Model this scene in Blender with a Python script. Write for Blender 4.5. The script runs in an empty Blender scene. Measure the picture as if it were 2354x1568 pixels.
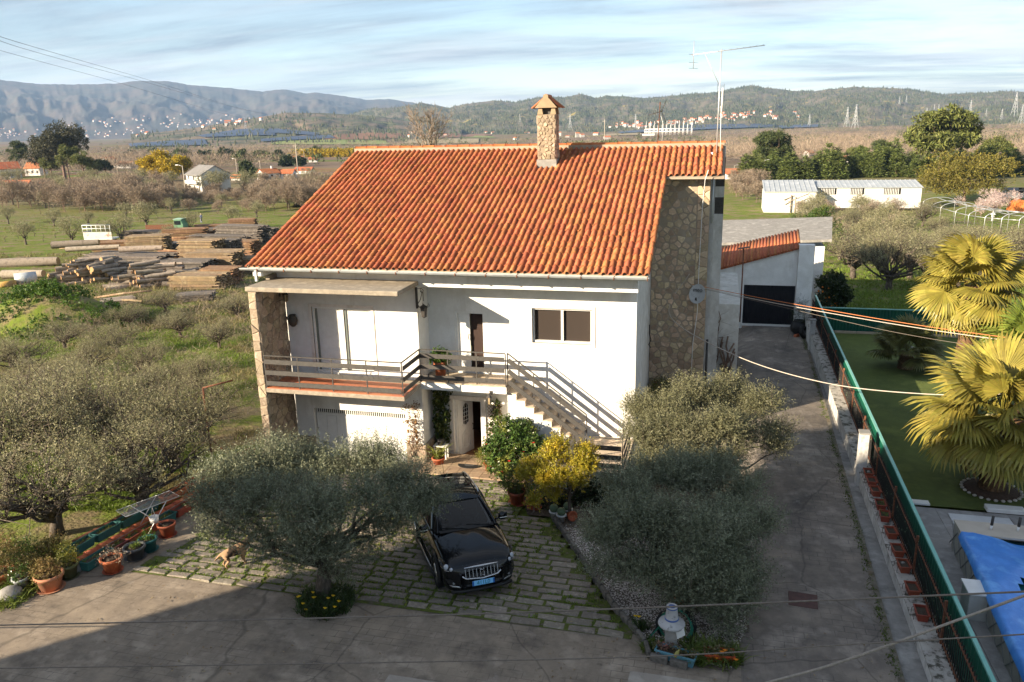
import bpy, math, random
import numpy as np
from mathutils import Vector, Matrix
R_ = math.radians
SC = bpy.context.scene
COL = SC.collection
# ---------------------------------------------------------------- camera
CP = np.array([0, -23.1384, 10.45])
FPX = 1830.0
IMR = np.array([[0.96839221, 0.24838243, -0.02286245], [0.0438665, -0.25981904, -0.96466046], [-0.24554481, 0.93316678, -0.2625024]])
cam = bpy.data.cameras.new('camera'); cam.lens = 28.0; cam.sensor_width = 36.0
cam.clip_start = 0.1; cam.clip_end = 60000
co = bpy.data.objects.new('camera', cam); COL.objects.link(co)
m = Matrix.Identity(4)
for i in range(3):
    m[i][0] = IMR[0][i]; m[i][1] = -IMR[1][i]; m[i][2] = -IMR[2][i]; m[i][3] = CP[i]
co.matrix_world = m
SC.camera = co
# ---------------------------------------------------------------- light
SUN = Vector((1.0, 1.0, -0.52)).normalized()          # direction the light travels
sl = bpy.data.lights.new('sun', 'SUN'); sl.energy = 5.0; sl.angle = R_(0.5); sl.color = (1.0, 0.84, 0.62)
so = bpy.data.objects.new('sun', sl); COL.objects.link(so)
so.rotation_euler = SUN.to_track_quat('-Z', 'Y').to_euler()
W = bpy.data.worlds.new('World'); SC.world = W; W.use_nodes = True
nt = W.node_tree; nt.nodes.clear()
def wn(t, **k):
    n = nt.nodes.new(t)
    for a, b in k.items(): setattr(n, a, b)
    return n
def wl(a, b): nt.links.new(a, b)
sky = wn('ShaderNodeTexSky', sky_type='NISHITA'); sky.sun_disc = False
sky.sun_elevation = R_(20.2); sky.sun_rotation = math.atan2(-1.0, -1.0) % (2 * math.pi)
sky.altitude = 400; sky.air_density = 1.0; sky.dust_density = 0.7; sky.ozone_density = 1.0
b1 = wn('ShaderNodeBackground'); b1.inputs[1].default_value = 0.075; wl(sky.outputs[0], b1.inputs[0])
tc = wn('ShaderNodeTexCoord'); sx = wn('ShaderNodeSeparateXYZ'); wl(tc.outputs['Generated'], sx.inputs[0])
zc = wn('ShaderNodeMath', operation='MAXIMUM'); zc.inputs[1].default_value = 0.0; wl(sx.outputs[2], zc.inputs[0])
za = wn('ShaderNodeMath', operation='ADD'); za.inputs[1].default_value = 0.09; wl(zc.outputs[0], za.inputs[0])
dx = wn('ShaderNodeMath', operation='DIVIDE'); wl(sx.outputs[0], dx.inputs[0]); wl(za.outputs[0], dx.inputs[1])
dy = wn('ShaderNodeMath', operation='DIVIDE'); wl(sx.outputs[1], dy.inputs[0]); wl(za.outputs[0], dy.inputs[1])
cx = wn('ShaderNodeCombineXYZ'); wl(dx.outputs[0], cx.inputs[0]); wl(dy.outputs[0], cx.inputs[1])
mp = wn('ShaderNodeMapping'); mp.inputs['Rotation'].default_value = (0, 0, R_(24)); mp.inputs['Scale'].default_value = (0.42, 1.0, 1)
mp.inputs['Location'].default_value = (3.1, 1.7, 0); wl(cx.outputs[0], mp.inputs[0])
n1 = wn('ShaderNodeTexNoise'); n1.inputs['Scale'].default_value = 0.72; n1.inputs['Detail'].default_value = 9; n1.inputs['Roughness'].default_value = 0.64; n1.inputs['Distortion'].default_value = 0.5
wl(mp.outputs[0], n1.inputs['Vector'])
r1 = wn('ShaderNodeValToRGB'); r1.color_ramp.elements[0].position = 0.36; r1.color_ramp.elements[1].position = 0.60
wl(n1.outputs[0], r1.inputs[0])
mp2 = wn('ShaderNodeMapping'); mp2.inputs['Rotation'].default_value = (0, 0, R_(18)); mp2.inputs['Scale'].default_value = (0.3, 1.1, 1)
mp2.inputs['Location'].default_value = (8.3, -2.2, 0); wl(cx.outputs[0], mp2.inputs[0])
n2 = wn('ShaderNodeTexNoise'); n2.inputs['Scale'].default_value = 0.55; n2.inputs['Detail'].default_value = 7; n2.inputs['Roughness'].default_value = 0.62
wl(mp2.outputs[0], n2.inputs['Vector'])
r2 = wn('ShaderNodeValToRGB'); r2.color_ramp.elements[0].position = 0.40; r2.color_ramp.elements[1].position = 0.57
r2.color_ramp.elements[0].color = (0.55, 0.545, 0.54, 1); r2.color_ramp.elements[1].color = (0.18, 0.215, 0.26, 1)
wl(n2.outputs[0], r2.inputs[0])
b2 = wn('ShaderNodeBackground'); b2.inputs[1].default_value = 0.60; wl(r2.outputs[0], b2.inputs[0])
fm = wn('ShaderNodeMath', operation='MULTIPLY'); fm.inputs[1].default_value = 0.9; wl(r1.outputs[0], fm.inputs[0])
mx = wn('ShaderNodeMixShader'); wl(fm.outputs[0], mx.inputs[0]); wl(b1.outputs[0], mx.inputs[1]); wl(b2.outputs[0], mx.inputs[2])
wo = wn('ShaderNodeOutputWorld'); wl(mx.outputs[0], wo.inputs[0])
vs = SC.view_settings; vs.view_transform = 'Standard'; vs.look = 'None'; vs.gamma = 1; vs.exposure = 1.62; vs.use_curve_mapping = False
SC.cycles.max_bounces = 6; SC.cycles.transparent_max_bounces = 6; SC.cycles.diffuse_bounces = 3; SC.cycles.glossy_bounces = 3
SC.cycles.volume_bounces = 0; SC.cycles.use_denoising = True; SC.cycles.caustics_reflective = False; SC.cycles.caustics_refractive = False
SC.cycles.use_adaptive_sampling = True

# ---------------------------------------------------------------- terrain height and picking helpers
TY = [-80, -8.5, 3, 20, 55, 70, 140, 300, 1000, 6000, 20000]; TZ = [0, 0, -.98, -1.9, -4.5, -5.08, -7.8, -8.0, -14, -25, -30]
TYR = [-80, -8.5, 10, 22, 45, 70, 140, 300, 1000, 6000, 20000]; TZR = [0, 0, -.3, -.7, -2.5, -5.08, -7.8, -8.0, -14, -25, -30]
def _ip(y, A, B):
    if y <= A[0]: return B[0]
    for i in range(1, len(A)):
        if y < A[i]: return B[i - 1] + (B[i] - B[i - 1]) * (y - A[i - 1]) / (A[i] - A[i - 1])
    return B[-1]
def T(x, y):
    """height of the ground: the yard falls towards the house, the drive on its right stays nearly level"""
    s = min(1, max(0, (x + .5) / 2.5)); s = s * s * (3 - 2 * s)
    if s == 0: return _ip(y, TY, TZ)
    b = _ip(y, TYR, TZR)
    if s == 1: return b
    a = _ip(y, TY, TZ); return a + (b - a) * s
def ray(px, py): return IMR.T @ np.array([px - 1176.5, py - 784.0, FPX])
def gp(px, py, h=0.0):
    """the point of the terrain (plus h) seen along a sight line of the survey camera"""
    d = ray(px, py); c0, c1, c2 = map(float, CP); d0, d1, d2 = map(float, d)
    f = lambda t: c2 + t * d2 - T(c0 + t * d0, c1 + t * d1) - h
    t = 1e-4
    while f(t) > 0 and t < 20: t *= 1.03
    a, b = t / 1.03, t
    for _ in range(40):
        q = (a + b) / 2
        if f(q) > 0: a = q
        else: b = q
    return Vector(CP + b * d)
def at(px, py, ax, v):
    d = ray(px, py); t = (v - CP[ax]) / d[ax]
    return Vector(CP + t * d)

# ---------------------------------------------------------------- materials
MATS = {}
def M(name, cols, scale=3.0, rough=.85, bump=0.0, bscale=30.0, metal=0.0, rand=0.0, isl=0.0, trans=0.0, spec=.3, detail=5, pos=None, coord='P', stretch=None, coat=0.0):
    if name in MATS: return MATS[name]
    ma = bpy.data.materials.new(name); ma.use_nodes = True; t = ma.node_tree; N = t.nodes; L = t.links.new
    bs = N['Principled BSDF']; out = N['Material Output']
    bs.inputs['Roughness'].default_value = rough; bs.inputs['Metallic'].default_value = metal; bs.inputs['Specular IOR Level'].default_value = spec
    if coat: bs.inputs['Coat Weight'].default_value = coat; bs.inputs['Coat Roughness'].default_value = .03
    if not isinstance(cols[0], (tuple, list)): cols = [cols]
    g = N.new('ShaderNodeNewGeometry')
    vec = g.outputs['Position']
    if coord == 'O':
        tcn = N.new('ShaderNodeTexCoord'); vec = tcn.outputs['Object']
    if stretch:
        mpn = N.new('ShaderNodeMapping'); mpn.inputs['Scale'].default_value = stretch; L(vec, mpn.inputs[0]); vec = mpn.outputs[0]
    if len(cols) > 1:
        no = N.new('ShaderNodeTexNoise'); no.inputs['Scale'].default_value = scale; no.inputs['Detail'].default_value = detail; no.inputs['Roughness'].default_value = .62
        L(vec, no.inputs['Vector'])
        cr = N.new('ShaderNodeValToRGB'); e = cr.color_ramp.elements
        ps = pos or [0.34 + 0.34 * i / (len(cols) - 1) for i in range(len(cols))]
        while len(e) < len(cols): e.new(.5)
        for i, c in enumerate(cols): e[i].position = ps[i]; e[i].color = (*c, 1)
        L(no.outputs[0], cr.inputs[0]); c_out = cr.outputs[0]
    else:
        rg = N.new('ShaderNodeRGB'); rg.outputs[0].default_value = (*cols[0], 1); c_out = rg.outputs[0]
    if rand or isl:
        oi = N.new('ShaderNodeObjectInfo')
        ad = N.new('ShaderNodeMath'); ad.operation = 'ADD'; L(oi.outputs['Random'], ad.inputs[0]); L(g.outputs['Random Per Island'], ad.inputs[1])
        fr = N.new('ShaderNodeMath'); fr.operation = 'FRACT'; L(ad.outputs[0], fr.inputs[0])
        a = max(rand, isl)
        mr = N.new('ShaderNodeMapRange'); mr.inputs[3].default_value = 1 - a; mr.inputs[4].default_value = 1 + a; L(fr.outputs[0], mr.inputs[0])
        hs = N.new('ShaderNodeHueSaturation'); L(mr.outputs[0], hs.inputs['Value']); L(c_out, hs.inputs['Color'])
        mr2 = N.new('ShaderNodeMapRange'); mr2.inputs[3].default_value = .5 - a * .045; mr2.inputs[4].default_value = .5 + a * .045
        m7 = N.new('ShaderNodeMath'); m7.operation = 'MULTIPLY'; m7.inputs[1].default_value = 7.31; L(fr.outputs[0], m7.inputs[0])
        f7 = N.new('ShaderNodeMath'); f7.operation = 'FRACT'; L(m7.outputs[0], f7.inputs[0]); L(f7.outputs[0], mr2.inputs[0]); L(mr2.outputs[0], hs.inputs['Hue'])
        c_out = hs.outputs[0]
    L(c_out, bs.inputs['Base Color'])
    if bump:
        bn = N.new('ShaderNodeTexNoise'); bn.inputs['Scale'].default_value = bscale; bn.inputs['Detail'].default_value = 6; bn.inputs['Roughness'].default_value = .65; L(vec, bn.inputs['Vector'])
        bp = N.new('ShaderNodeBump'); bp.inputs['Strength'].default_value = min(1, bump); bp.inputs['Distance'].default_value = .02 * bump; L(bn.outputs[0], bp.inputs['Height']); L(bp.outputs[0], bs.inputs['Normal'])
    if trans:
        tr = N.new('ShaderNodeBsdfTranslucent'); L(c_out, tr.inputs[0])
        mi = N.new('ShaderNodeMixShader'); mi.inputs[0].default_value = trans; L(bs.outputs[0], mi.inputs[1]); L(tr.outputs[0], mi.inputs[2]); L(mi.outputs[0], out.inputs[0])
    MATS[name] = ma
    return ma
def overlay(ma, col, scale, lo, hi, amount=1.0, stretch=None, detail=6, ax=None, axr=(0, 1)):
    """stains, moss, lichen: mixes a second colour in where a noise is high"""
    t = ma.node_tree; N = t.nodes; L = t.links.new; bs = N['Principled BSDF']
    src = bs.inputs['Base Color'].links[0].from_socket
    g = N.new('ShaderNodeNewGeometry'); vec = g.outputs['Position']
    if stretch:
        mpn = N.new('ShaderNodeMapping'); mpn.inputs['Scale'].default_value = stretch; L(vec, mpn.inputs[0]); vec = mpn.outputs[0]
    no = N.new('ShaderNodeTexNoise'); no.inputs['Scale'].default_value = scale; no.inputs['Detail'].default_value = detail; no.inputs['Roughness'].default_value = .65; L(vec, no.inputs['Vector'])
    mr = N.new('ShaderNodeMapRange'); mr.inputs[1].default_value = lo; mr.inputs[2].default_value = hi; mr.inputs[3].default_value = 0; mr.inputs[4].default_value = amount; L(no.outputs[0], mr.inputs[0])
    mi = N.new('ShaderNodeMix'); mi.data_type = 'RGBA'; L(mr.outputs[0], mi.inputs[0]); L(src, mi.inputs[6]); mi.inputs[7].default_value = (*col, 1)
    L(mi.outputs[2], bs.inputs['Base Color'])
    return ma

# ---------------------------------------------------------------- mesh helpers
def obj_from(name, me, parent=None, loc=(0, 0, 0)):
    o = bpy.data.objects.new(name, me); COL.objects.link(o)
    o.location = loc
    if parent is not None: o.parent = parent
    return o
def np_mesh(name, V, F, mat, smooth=False):
    me = bpy.data.meshes.new(name)
    V = np.ascontiguousarray(V, np.float32); F = np.ascontiguousarray(F, np.int32); n, k = F.shape
    me.vertices.add(len(V)); me.vertices.foreach_set('co', V.ravel())
    me.loops.add(n * k); me.loops.foreach_set('vertex_index', F.ravel())
    me.polygons.add(n); me.polygons.foreach_set('loop_start', np.arange(0, n * k, k, dtype=np.int32))
    if smooth: me.polygons.foreach_set('use_smooth', np.ones(n, bool))
    me.update(calc_edges=True)
    for q in (mat if isinstance(mat, (list, tuple)) else [mat]): me.materials.append(q)
    return me
class MB:
    """collects shapes; build() links them as one mesh object. o = origin subtracted from every vertex"""
    def __init__(s, o=(0, 0, 0)): s.v = []; s.f = []; s.sm = []; s.mi = []; s.o = Vector(o); s.m = 0
    def add(s, vs, fs, smooth=False):
        b = len(s.v); s.v += [tuple(Vector(v) - s.o) for v in vs]
        for f in fs: s.f.append([i + b for i in f]); s.sm.append(smooth); s.mi.append(s.m)
        return s
    def box(s, a, b):
        x0, y0, z0 = a; x1, y1, z1 = b
        vs = [(x0, y0, z0), (x1, y0, z0), (x1, y1, z0), (x0, y1, z0), (x0, y0, z1), (x1, y0, z1), (x1, y1, z1), (x0, y1, z1)]
        return s.add(vs, [(3, 2, 1, 0), (4, 5, 6, 7), (0, 1, 5, 4), (1, 2, 6, 5), (2, 3, 7, 6), (3, 0, 4, 7)])
    def obox(s, c, ax, ay, az):
        c = Vector(c); ax = Vector(ax); ay = Vector(ay); az = Vector(az)
        vs = [c - ax - ay - az, c + ax - ay - az, c + ax + ay - az, c - ax + ay - az, c - ax - ay + az, c + ax - ay + az, c + ax + ay + az, c - ax + ay + az]
        return s.add(vs, [(3, 2, 1, 0), (4, 5, 6, 7), (0, 1, 5, 4), (1, 2, 6, 5), (2, 3, 7, 6), (3, 0, 4, 7)])
    def beam(s, p, q, w, h, up=(0, 0, 1)):
        p = Vector(p); q = Vector(q); d = (q - p); u = Vector(up); sd = d.cross(u)
        if sd.length < 1e-6: sd = d.cross(Vector((1, 0, 0)))
        sd.normalize(); u = sd.cross(d).normalized()
        return s.obox((p + q) / 2, d / 2, sd * w / 2, u * h / 2)
    def tube(s, pts, r, n=6, caps=True, smooth=True):
        pts = [Vector(p) for p in pts]; k = len(pts)
        rr = r if isinstance(r, (list, tuple)) else [r] * k
        vs = []; prev = None
        for i, p in enumerate(pts):
            d = (pts[min(i + 1, k - 1)] - pts[max(i - 1, 0)])
            d = d.normalized() if d.length > 1e-9 else Vector((0, 0, 1))
            if prev is None:
                a = d.orthogonal().normalized()
            else:
                a = prev - d * prev.dot(d)
                a = a.normalized() if a.length > 1e-6 else d.orthogonal().normalized()
            prev = a; b = d.cross(a)
            for j in range(n):
                t = 2 * math.pi * j / n; vs.append(p + (a * math.cos(t) + b * math.sin(t)) * rr[i])
        fs = [(i * n + j, i * n + (j + 1) % n, (i + 1) * n + (j + 1) % n, (i + 1) * n + j) for i in range(k - 1) for j in range(n)]
        if caps: fs += [tuple(range(n - 1, -1, -1)), tuple((k - 1) * n + j for j in range(n))]
        return s.add(vs, fs, smooth)
    def lathe(s, prof, c=(0, 0, 0), n=16, smooth=True, sx=1, sy=1):
        c = Vector(c); vs = []; k = len(prof)
        for r, z in prof:
            for j in range(n):
                t = 2 * math.pi * j / n; vs.append(c + Vector((r * math.cos(t) * sx, r * math.sin(t) * sy, z)))
        fs = [(i * n + j, i * n + (j + 1) % n, (i + 1) * n + (j + 1) % n, (i + 1) * n + j) for i in range(k - 1) for j in range(n)]
        if prof[0][0] > 1e-5: fs.append(tuple(range(n - 1, -1, -1)))
        if prof[-1][0] > 1e-5: fs.append(tuple((k - 1) * n + j for j in range(n)))
        return s.add(vs, fs, smooth)
    def prism(s, poly, z0, z1, smooth=False):
        n = len(poly); vs = [(x, y, z0) for x, y in poly] + [(x, y, z1) for x, y in poly]
        return s.add(vs, [tuple(range(n - 1, -1, -1)), tuple(range(n, 2 * n))] + [(i, (i + 1) % n, n + (i + 1) % n, n + i) for i in range(n)], smooth)
    def slab(s, front, off):
        """polygon of 3D points pushed along off"""
        n = len(front); fr = [Vector(p) for p in front]; off = Vector(off)
        return s.add(fr + [p + off for p in fr], [tuple(range(n)), tuple(range(2 * n - 1, n - 1, -1))] + [((i + 1) % n, i, n + i, n + (i + 1) % n) for i in range(n)])
    def mesh(s, name, mat):
        me = bpy.data.meshes.new(name); me.from_pydata(s.v, [], s.f)
        for q in (mat if isinstance(mat, (list, tuple)) else [mat]): me.materials.append(q)
        me.polygons.foreach_set('use_smooth', s.sm)
        if s.m or any(s.mi): me.polygons.foreach_set('material_index', s.mi)
        me.update(); return me
    def build(s, name, mat, parent=None, loc=None):
        return obj_from(name, s.mesh(name, mat), parent, loc if loc is not None else (s.o if parent is None else (0, 0, 0)))
def tag(o, label=None, cat=None, group=None, kind=None):
    if label: o['label'] = label
    if cat: o['category'] = cat
    if group: o['group'] = group
    if kind: o['kind'] = kind
    return o
def empty(name, loc, label=None, cat=None, group=None, rz=0):
    o = bpy.data.objects.new(name, None); COL.objects.link(o); o.location = loc; o.rotation_euler = (0, 0, rz); o.empty_display_size = .1
    return tag(o, label, cat, group)
KIDS = {}
def kids_of(o): return [c for c in o.children]
def dup(root, loc, rz=0, sc=1, label=None, group=None):
    r = root.copy(); COL.objects.link(r); r.location = loc; r.rotation_euler = (0, 0, rz); r.scale = (sc, sc, sc) if not isinstance(sc, (tuple, list)) else sc
    if label: r['label'] = label
    if group: r['group'] = group
    for ch in kids_of(root):
        c = ch.copy(); COL.objects.link(c); c.parent = r
        for g in kids_of(ch):
            d = g.copy(); COL.objects.link(d); d.parent = c
    return r
def smooth_mod(o, lv=1):
    s = o.modifiers.new('subsurf', 'SUBSURF'); s.levels = lv; s.render_levels = lv; return o
def bevel(o, w=.01, seg=2):
    b = o.modifiers.new('bevel', 'BEVEL'); b.width = w; b.segments = seg; b.limit_method = 'ANGLE'; return o
# ---------------------------------------------------------------- palette
plaster = M('white plaster', [(.80, .79, .76), (.70, .685, .65), (.82, .81, .785)], .9, .9, .55, 34)
overlay(plaster, (.38, .34, .28), 2.6, .56, .84, .6, (1, 1, .16))
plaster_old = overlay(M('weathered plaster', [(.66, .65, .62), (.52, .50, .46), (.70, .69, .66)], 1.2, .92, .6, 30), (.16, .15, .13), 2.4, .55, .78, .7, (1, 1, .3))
mortar = M('grey mortar', [(.31, .25, .185), (.38, .315, .24)], 3, .95, .5, 40)
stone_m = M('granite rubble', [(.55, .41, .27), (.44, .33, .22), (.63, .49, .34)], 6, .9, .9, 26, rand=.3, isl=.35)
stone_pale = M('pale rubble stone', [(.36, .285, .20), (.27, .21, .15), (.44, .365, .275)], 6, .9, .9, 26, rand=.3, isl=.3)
tile_m = M('terracotta roof tile', [(.40, .14, .055), (.31, .105, .045), (.46, .17, .07)], 3.2, .85, .5, 34, rand=.25, isl=.25)
overlay(tile_m, (.07, .05, .035), 9.0, .62, .70, .85)
overlay(tile_m, (.42, .36, .26), 6.0, .665, .74, .8)
overlay(tile_m, (.17, .085, .05), 2.6, .54, .72, .55)
ridge_m = overlay(M('ridge tile', [(.46, .15, .05), (.38, .115, .04)], 4, .8, .4, 30, rand=.12), (.5, .42, .32), 7, .62, .7, .8)
concrete = overlay(M('old concrete', [(.34, .29, .225), (.25, .215, .17), (.40, .345, .27)], 2.2, .95, .9, 22), (.10, .09, .075), 3.0, .6, .75, .6)
conc_grey = overlay(M('grey concrete', [(.30, .285, .265), (.22, .21, .195), (.36, .345, .32)], 1.6, .93, .6, 24), (.07, .065, .055), 2.6, .55, .75, .6)
terra = M('terracotta', [(.46, .13, .055), (.38, .10, .045), (.52, .17, .08)], 7, .75, .2, 40, rand=.12)
terra_dk = M('brown plastic', [(.30, .075, .04), (.25, .06, .035)], 6, .6, .1, 40, rand=.12)
iron = M('dark painted iron', [(.045, .042, .04), (.075, .068, .06)], 14, .55, .2, 60, metal=.2)
rail_m = overlay(M('grey painted rail', [(.058, .054, .05), (.08, .074, .068)], 10, .6, .15, 50), (.03, .028, .026), 9, .58, .66, .7)
rust = M('rusty steel', [(.20, .075, .035), (.12, .05, .03), (.28, .12, .06)], 12, .8, .3, 50)
zinc = M('zinc gutter', [(.50, .53, .54), (.40, .43, .45)], 5, .5, .1, 40, metal=.3)
alu = M('aluminium', [(.62, .63, .64), (.52, .53, .54)], 6, .4, .05, 40, metal=.6)
white_p = M('white paint', [(.78, .77, .74), (.70, .69, .66)], 6, .5, .1, 40)
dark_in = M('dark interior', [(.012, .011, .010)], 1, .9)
glass = M('dark window glass', [(.02, .025, .03)], 1, .05, spec=.6)
marble = overlay(M('beige marble', [(.56, .46, .35), (.42, .33, .24), (.64, .55, .44)], 2.6, .55, .15, 30, rand=.14), (.34, .20, .11), 3.5, .58, .72, .6)
wood_floor = M('oak floor', [(.30, .13, .05), (.38, .18, .075)], 4, .45)
tile_floor = M('red floor tile', [(.42, .15, .075), (.36, .12, .06)], 3, .6, .15, 30, rand=.1)
soil = M('dark soil', [(.055, .04, .028), (.09, .068, .048)], 14, 1, 1, 40)
green_pl = M('teal plastic', [(.035, .13, .125), (.028, .105, .10)], 6, .5, rand=.15)
black_pl = M('black plastic', [(.014, .014, .015), (.022, .022, .023)], 6, .5)
rubber = M('black rubber', [(.012, .012, .012), (.02, .02, .02)], 9, .85)
bark = M('olive bark', [(.13, .105, .082), (.07, .056, .044), (.19, .16, .13)], 9, .95, 1, 30, stretch=(1, 1, .3))
bark_pale = M('pale bark', [(.30, .24, .19), (.21, .165, .13)], 8, .95, .8, 30)
bark_brown = M('brown twig bark', [(.20, .135, .10), (.15, .10, .075), (.26, .185, .14)], 2, .95, 0, rand=.2)
def leafm(name, cols, rough=.5, trans=.3, a=.35, **k): return M(name, cols, 1.6, rough, 0, rand=a, isl=a, trans=trans, **k)
lf_olive = leafm('olive leaf', [(.22, .235, .15), (.155, .172, .105), (.285, .295, .20)], .45, .2, .42)
lf_olive2 = leafm('orchard olive leaf', [(.295, .275, .155), (.215, .205, .11), (.37, .345, .22)], .5, .24, .4)
lf_yellow = leafm('golden leaf', [(.44, .33, .028), (.30, .27, .03), (.56, .40, .03)], .45, .35, .3)
lf_cam = leafm('camellia leaf', [(.085, .14, .03), (.055, .10, .024), (.22, .22, .045)], .28, .2, .4)
lf_box = leafm('box leaf', [(.20, .19, .035), (.10, .12, .025), (.30, .25, .04)], .45, .3, .35)
lf_green = leafm('bright leaf', [(.085, .15, .02), (.055, .11, .016), (.14, .20, .03)], .5, .35, .35)
lf_dark = leafm('dark leaf', [(.035, .055, .018), (.02, .036, .013), (.055, .075, .022)], .45, .2, .4)
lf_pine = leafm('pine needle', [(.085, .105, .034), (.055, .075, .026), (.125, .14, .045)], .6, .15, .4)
lf_pine2 = leafm('sunlit pine needle', [(.15, .165, .04), (.10, .12, .032), (.21, .21, .055)], .6, .15, .4)  # brighter, yellower copy of the pine needle, sunlight put into its colour
lf_euc = leafm('eucalyptus leaf', [(.075, .072, .032), (.045, .048, .024), (.115, .10, .045)], .5, .2, .4)
lf_mim = leafm('mimosa blossom', [(.56, .40, .02), (.40, .29, .02), (.16, .15, .025)], .6, .3, .3, pos=[.38, .52, .6])
lf_cyp = leafm('golden cypress leaf', [(.19, .16, .028), (.12, .11, .022), (.25, .20, .035)], .6, .15, .35)
lf_ley = leafm('hedge cypress leaf', [(.125, .155, .036), (.085, .115, .03), (.17, .195, .048)], .6, .15, .4)
lf_dry = leafm('dry twig spray', [(.31, .245, .18), (.22, .17, .125), (.39, .315, .235)], .9, .1, .35)
lf_palm = leafm('palm leaf', [(.33, .275, .055), (.25, .22, .045), (.41, .34, .075)], .38, .3, .25)
lf_palm2 = leafm('dull palm leaf', [(.17, .165, .05), (.12, .125, .04), (.22, .20, .06)], .42, .3, .25)
lf_palmdead = leafm('dry palm leaf', [(.34, .22, .09), (.24, .15, .06)], .7, .2, .3)
lf_blossom = leafm('pink blossom', [(.62, .50, .47), (.48, .36, .33), (.70, .62, .60)], .7, .3, .2)
grass_m = leafm('grass blade', [(.17, .24, .03), (.12, .185, .024), (.24, .27, .05)], .6, .35, .3)
drygrass_m = leafm('dry grass blade', [(.24, .20, .09), (.17, .15, .06), (.32, .26, .13)], .7, .3, .3)
moss_m = M('moss', [(.085, .12, .014), (.055, .085, .012), (.13, .15, .022)], 14, 1, 1, 60, isl=.3)
flower_y = M('yellow petal', [(.80, .52, .015)], 1, .6); flower_o = M('orange petal', [(.75, .25, .02)], 1, .6); flower_r = M('red petal', [(.55, .02, .025)], 1, .6)
orange_fr = M('orange fruit', [(.75, .23, .02)], 1, .5)

# ---------------------------------------------------------------- leaves and trees
def unit(a): return a / np.maximum(np.linalg.norm(a, axis=-1, keepdims=True), 1e-9)
def leaf_cloud(rng, P, D, m, sl, ll, lw, spread=.75, droop=0.0, fold=True):
    """shoots at P along D (n x 3); each carries m leaves (diamonds) along length sl; returns V, quads"""
    n = len(P); t = (np.arange(m) + .5) / m
    SL = sl * rng.uniform(.6, 1.25, (n, 1, 1))
    pos = P[:, None, :] + D[:, None, :] * (t[None, :, None] * SL)
    pos[..., 2] -= droop * (t[None, :] ** 2) * SL[..., 0]
    rv = unit(rng.normal(size=(n, m, 3)))
    side = unit(rv - D[:, None, :] * np.sum(rv * D[:, None, :], -1, keepdims=True))
    ld = unit(D[:, None, :] * (1 - spread) + side * spread + rng.normal(size=(n, m, 3)) * .15)
    nrm = unit(np.cross(ld, rng.normal(size=(n, m, 3)))); wd = np.cross(ld, nrm)
    s = rng.uniform(.7, 1.25, (n, m, 1)); L_ = ll * s; W_ = lw * s
    a = pos; c = pos + ld * L_; mid = pos + ld * L_ * .5 + nrm * L_ * (.08 if fold else 0)
    V = np.stack([a, mid + wd * W_ * .5, c, mid - wd * W_ * .5], 2).reshape(-1, 3)
    return V, np.arange(len(V), dtype=np.int32).reshape(-1, 4)
def clump_points(rng, clumps, n, surf=.55, up=.35, jit=.35):
    """n points spread over the outer part of ball-like clumps (c, r or (rx,ry,rz)); returns points and outward directions"""
    C = np.array([c for c, r in clumps], float); Rr = np.array([r if hasattr(r, '__len__') else (r, r, r) for c, r in clumps], float)
    w = Rr.prod(1) ** (2 / 3); idx = rng.choice(len(C), n, p=w / w.sum())
    d = unit(rng.normal(size=(n, 3))); rad = 1 - (1 - surf) * rng.random((n, 1)) ** 1.6
    p = C[idx] + d * rad * Rr[idx]
    o = unit(d + np.array([0, 0, up]) + rng.normal(size=(n, 3)) * jit)
    return p, o
def ellipsoid_clumps(rng, c, rad, k, rc, bottom=-.6):
    out = []; c = np.array(c, float); rad = np.array(rad, float)
    while len(out) < k:
        d = rng.normal(size=3); d /= np.linalg.norm(d)
        if d[2] < bottom: continue
        q = c + d * rad * rng.uniform(.45, .95); r = rc * rng.uniform(.7, 1.3)
        out.append((q, (r, r, r * .8)))
    return out
def foliage(name, rng, clumps, n, m, sl, ll, lw, mat, surf=.55, up=.35, jit=.35, spread=.75, droop=0.0, extra=None):
    p, o = clump_points(rng, clumps, n, surf, up, jit)
    V, F = leaf_cloud(rng, p, o, m, sl, ll, lw, spread, droop)
    return np_mesh(name, V, F, mat)
def limb(mb, rng, p, q, r0, r1, wob=.1, seg=5, n=7):
    p = Vector(p); q = Vector(q); L_ = (q - p).length; pts = []; rr = []
    for i in range(seg + 1):
        t = i / seg; w = wob * L_ * math.sin(math.pi * t)
        pts.append(p.lerp(q, t) + Vector((rng.normal() * w * .5, rng.normal() * w * .5, rng.normal() * w * .3))); rr.append(r0 + (r1 - r0) * t)
    mb.tube(pts, rr, n); return pts
def trunk_mesh(name, rng, base, clumps, h, r, mat, nb=None, lean=(0, 0), fork=.6):
    """a crooked trunk that forks into limbs reaching for the clumps"""
    mb = MB(); b = Vector(base); top = b + Vector((lean[0], lean[1], h))
    mb.tube([b + Vector((0, 0, -.15)), b + Vector((0, 0, .02)), b.lerp(top, .2), b.lerp(top, .55) + Vector((rng.normal() * .06, rng.normal() * .06, 0)), top], [r * 1.9, r * 1.5, r * 1.08, r * .95, r * .85], 9)
    for c, rr in clumps[:nb or len(clumps)]:
        st = b.lerp(top, rng.uniform(fork, 1.0)); limb(mb, rng, st, Vector(c), r * rng.uniform(.32, .5), r * .07, .16, 5, 5)
    return mb.mesh(name, mat)
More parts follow.
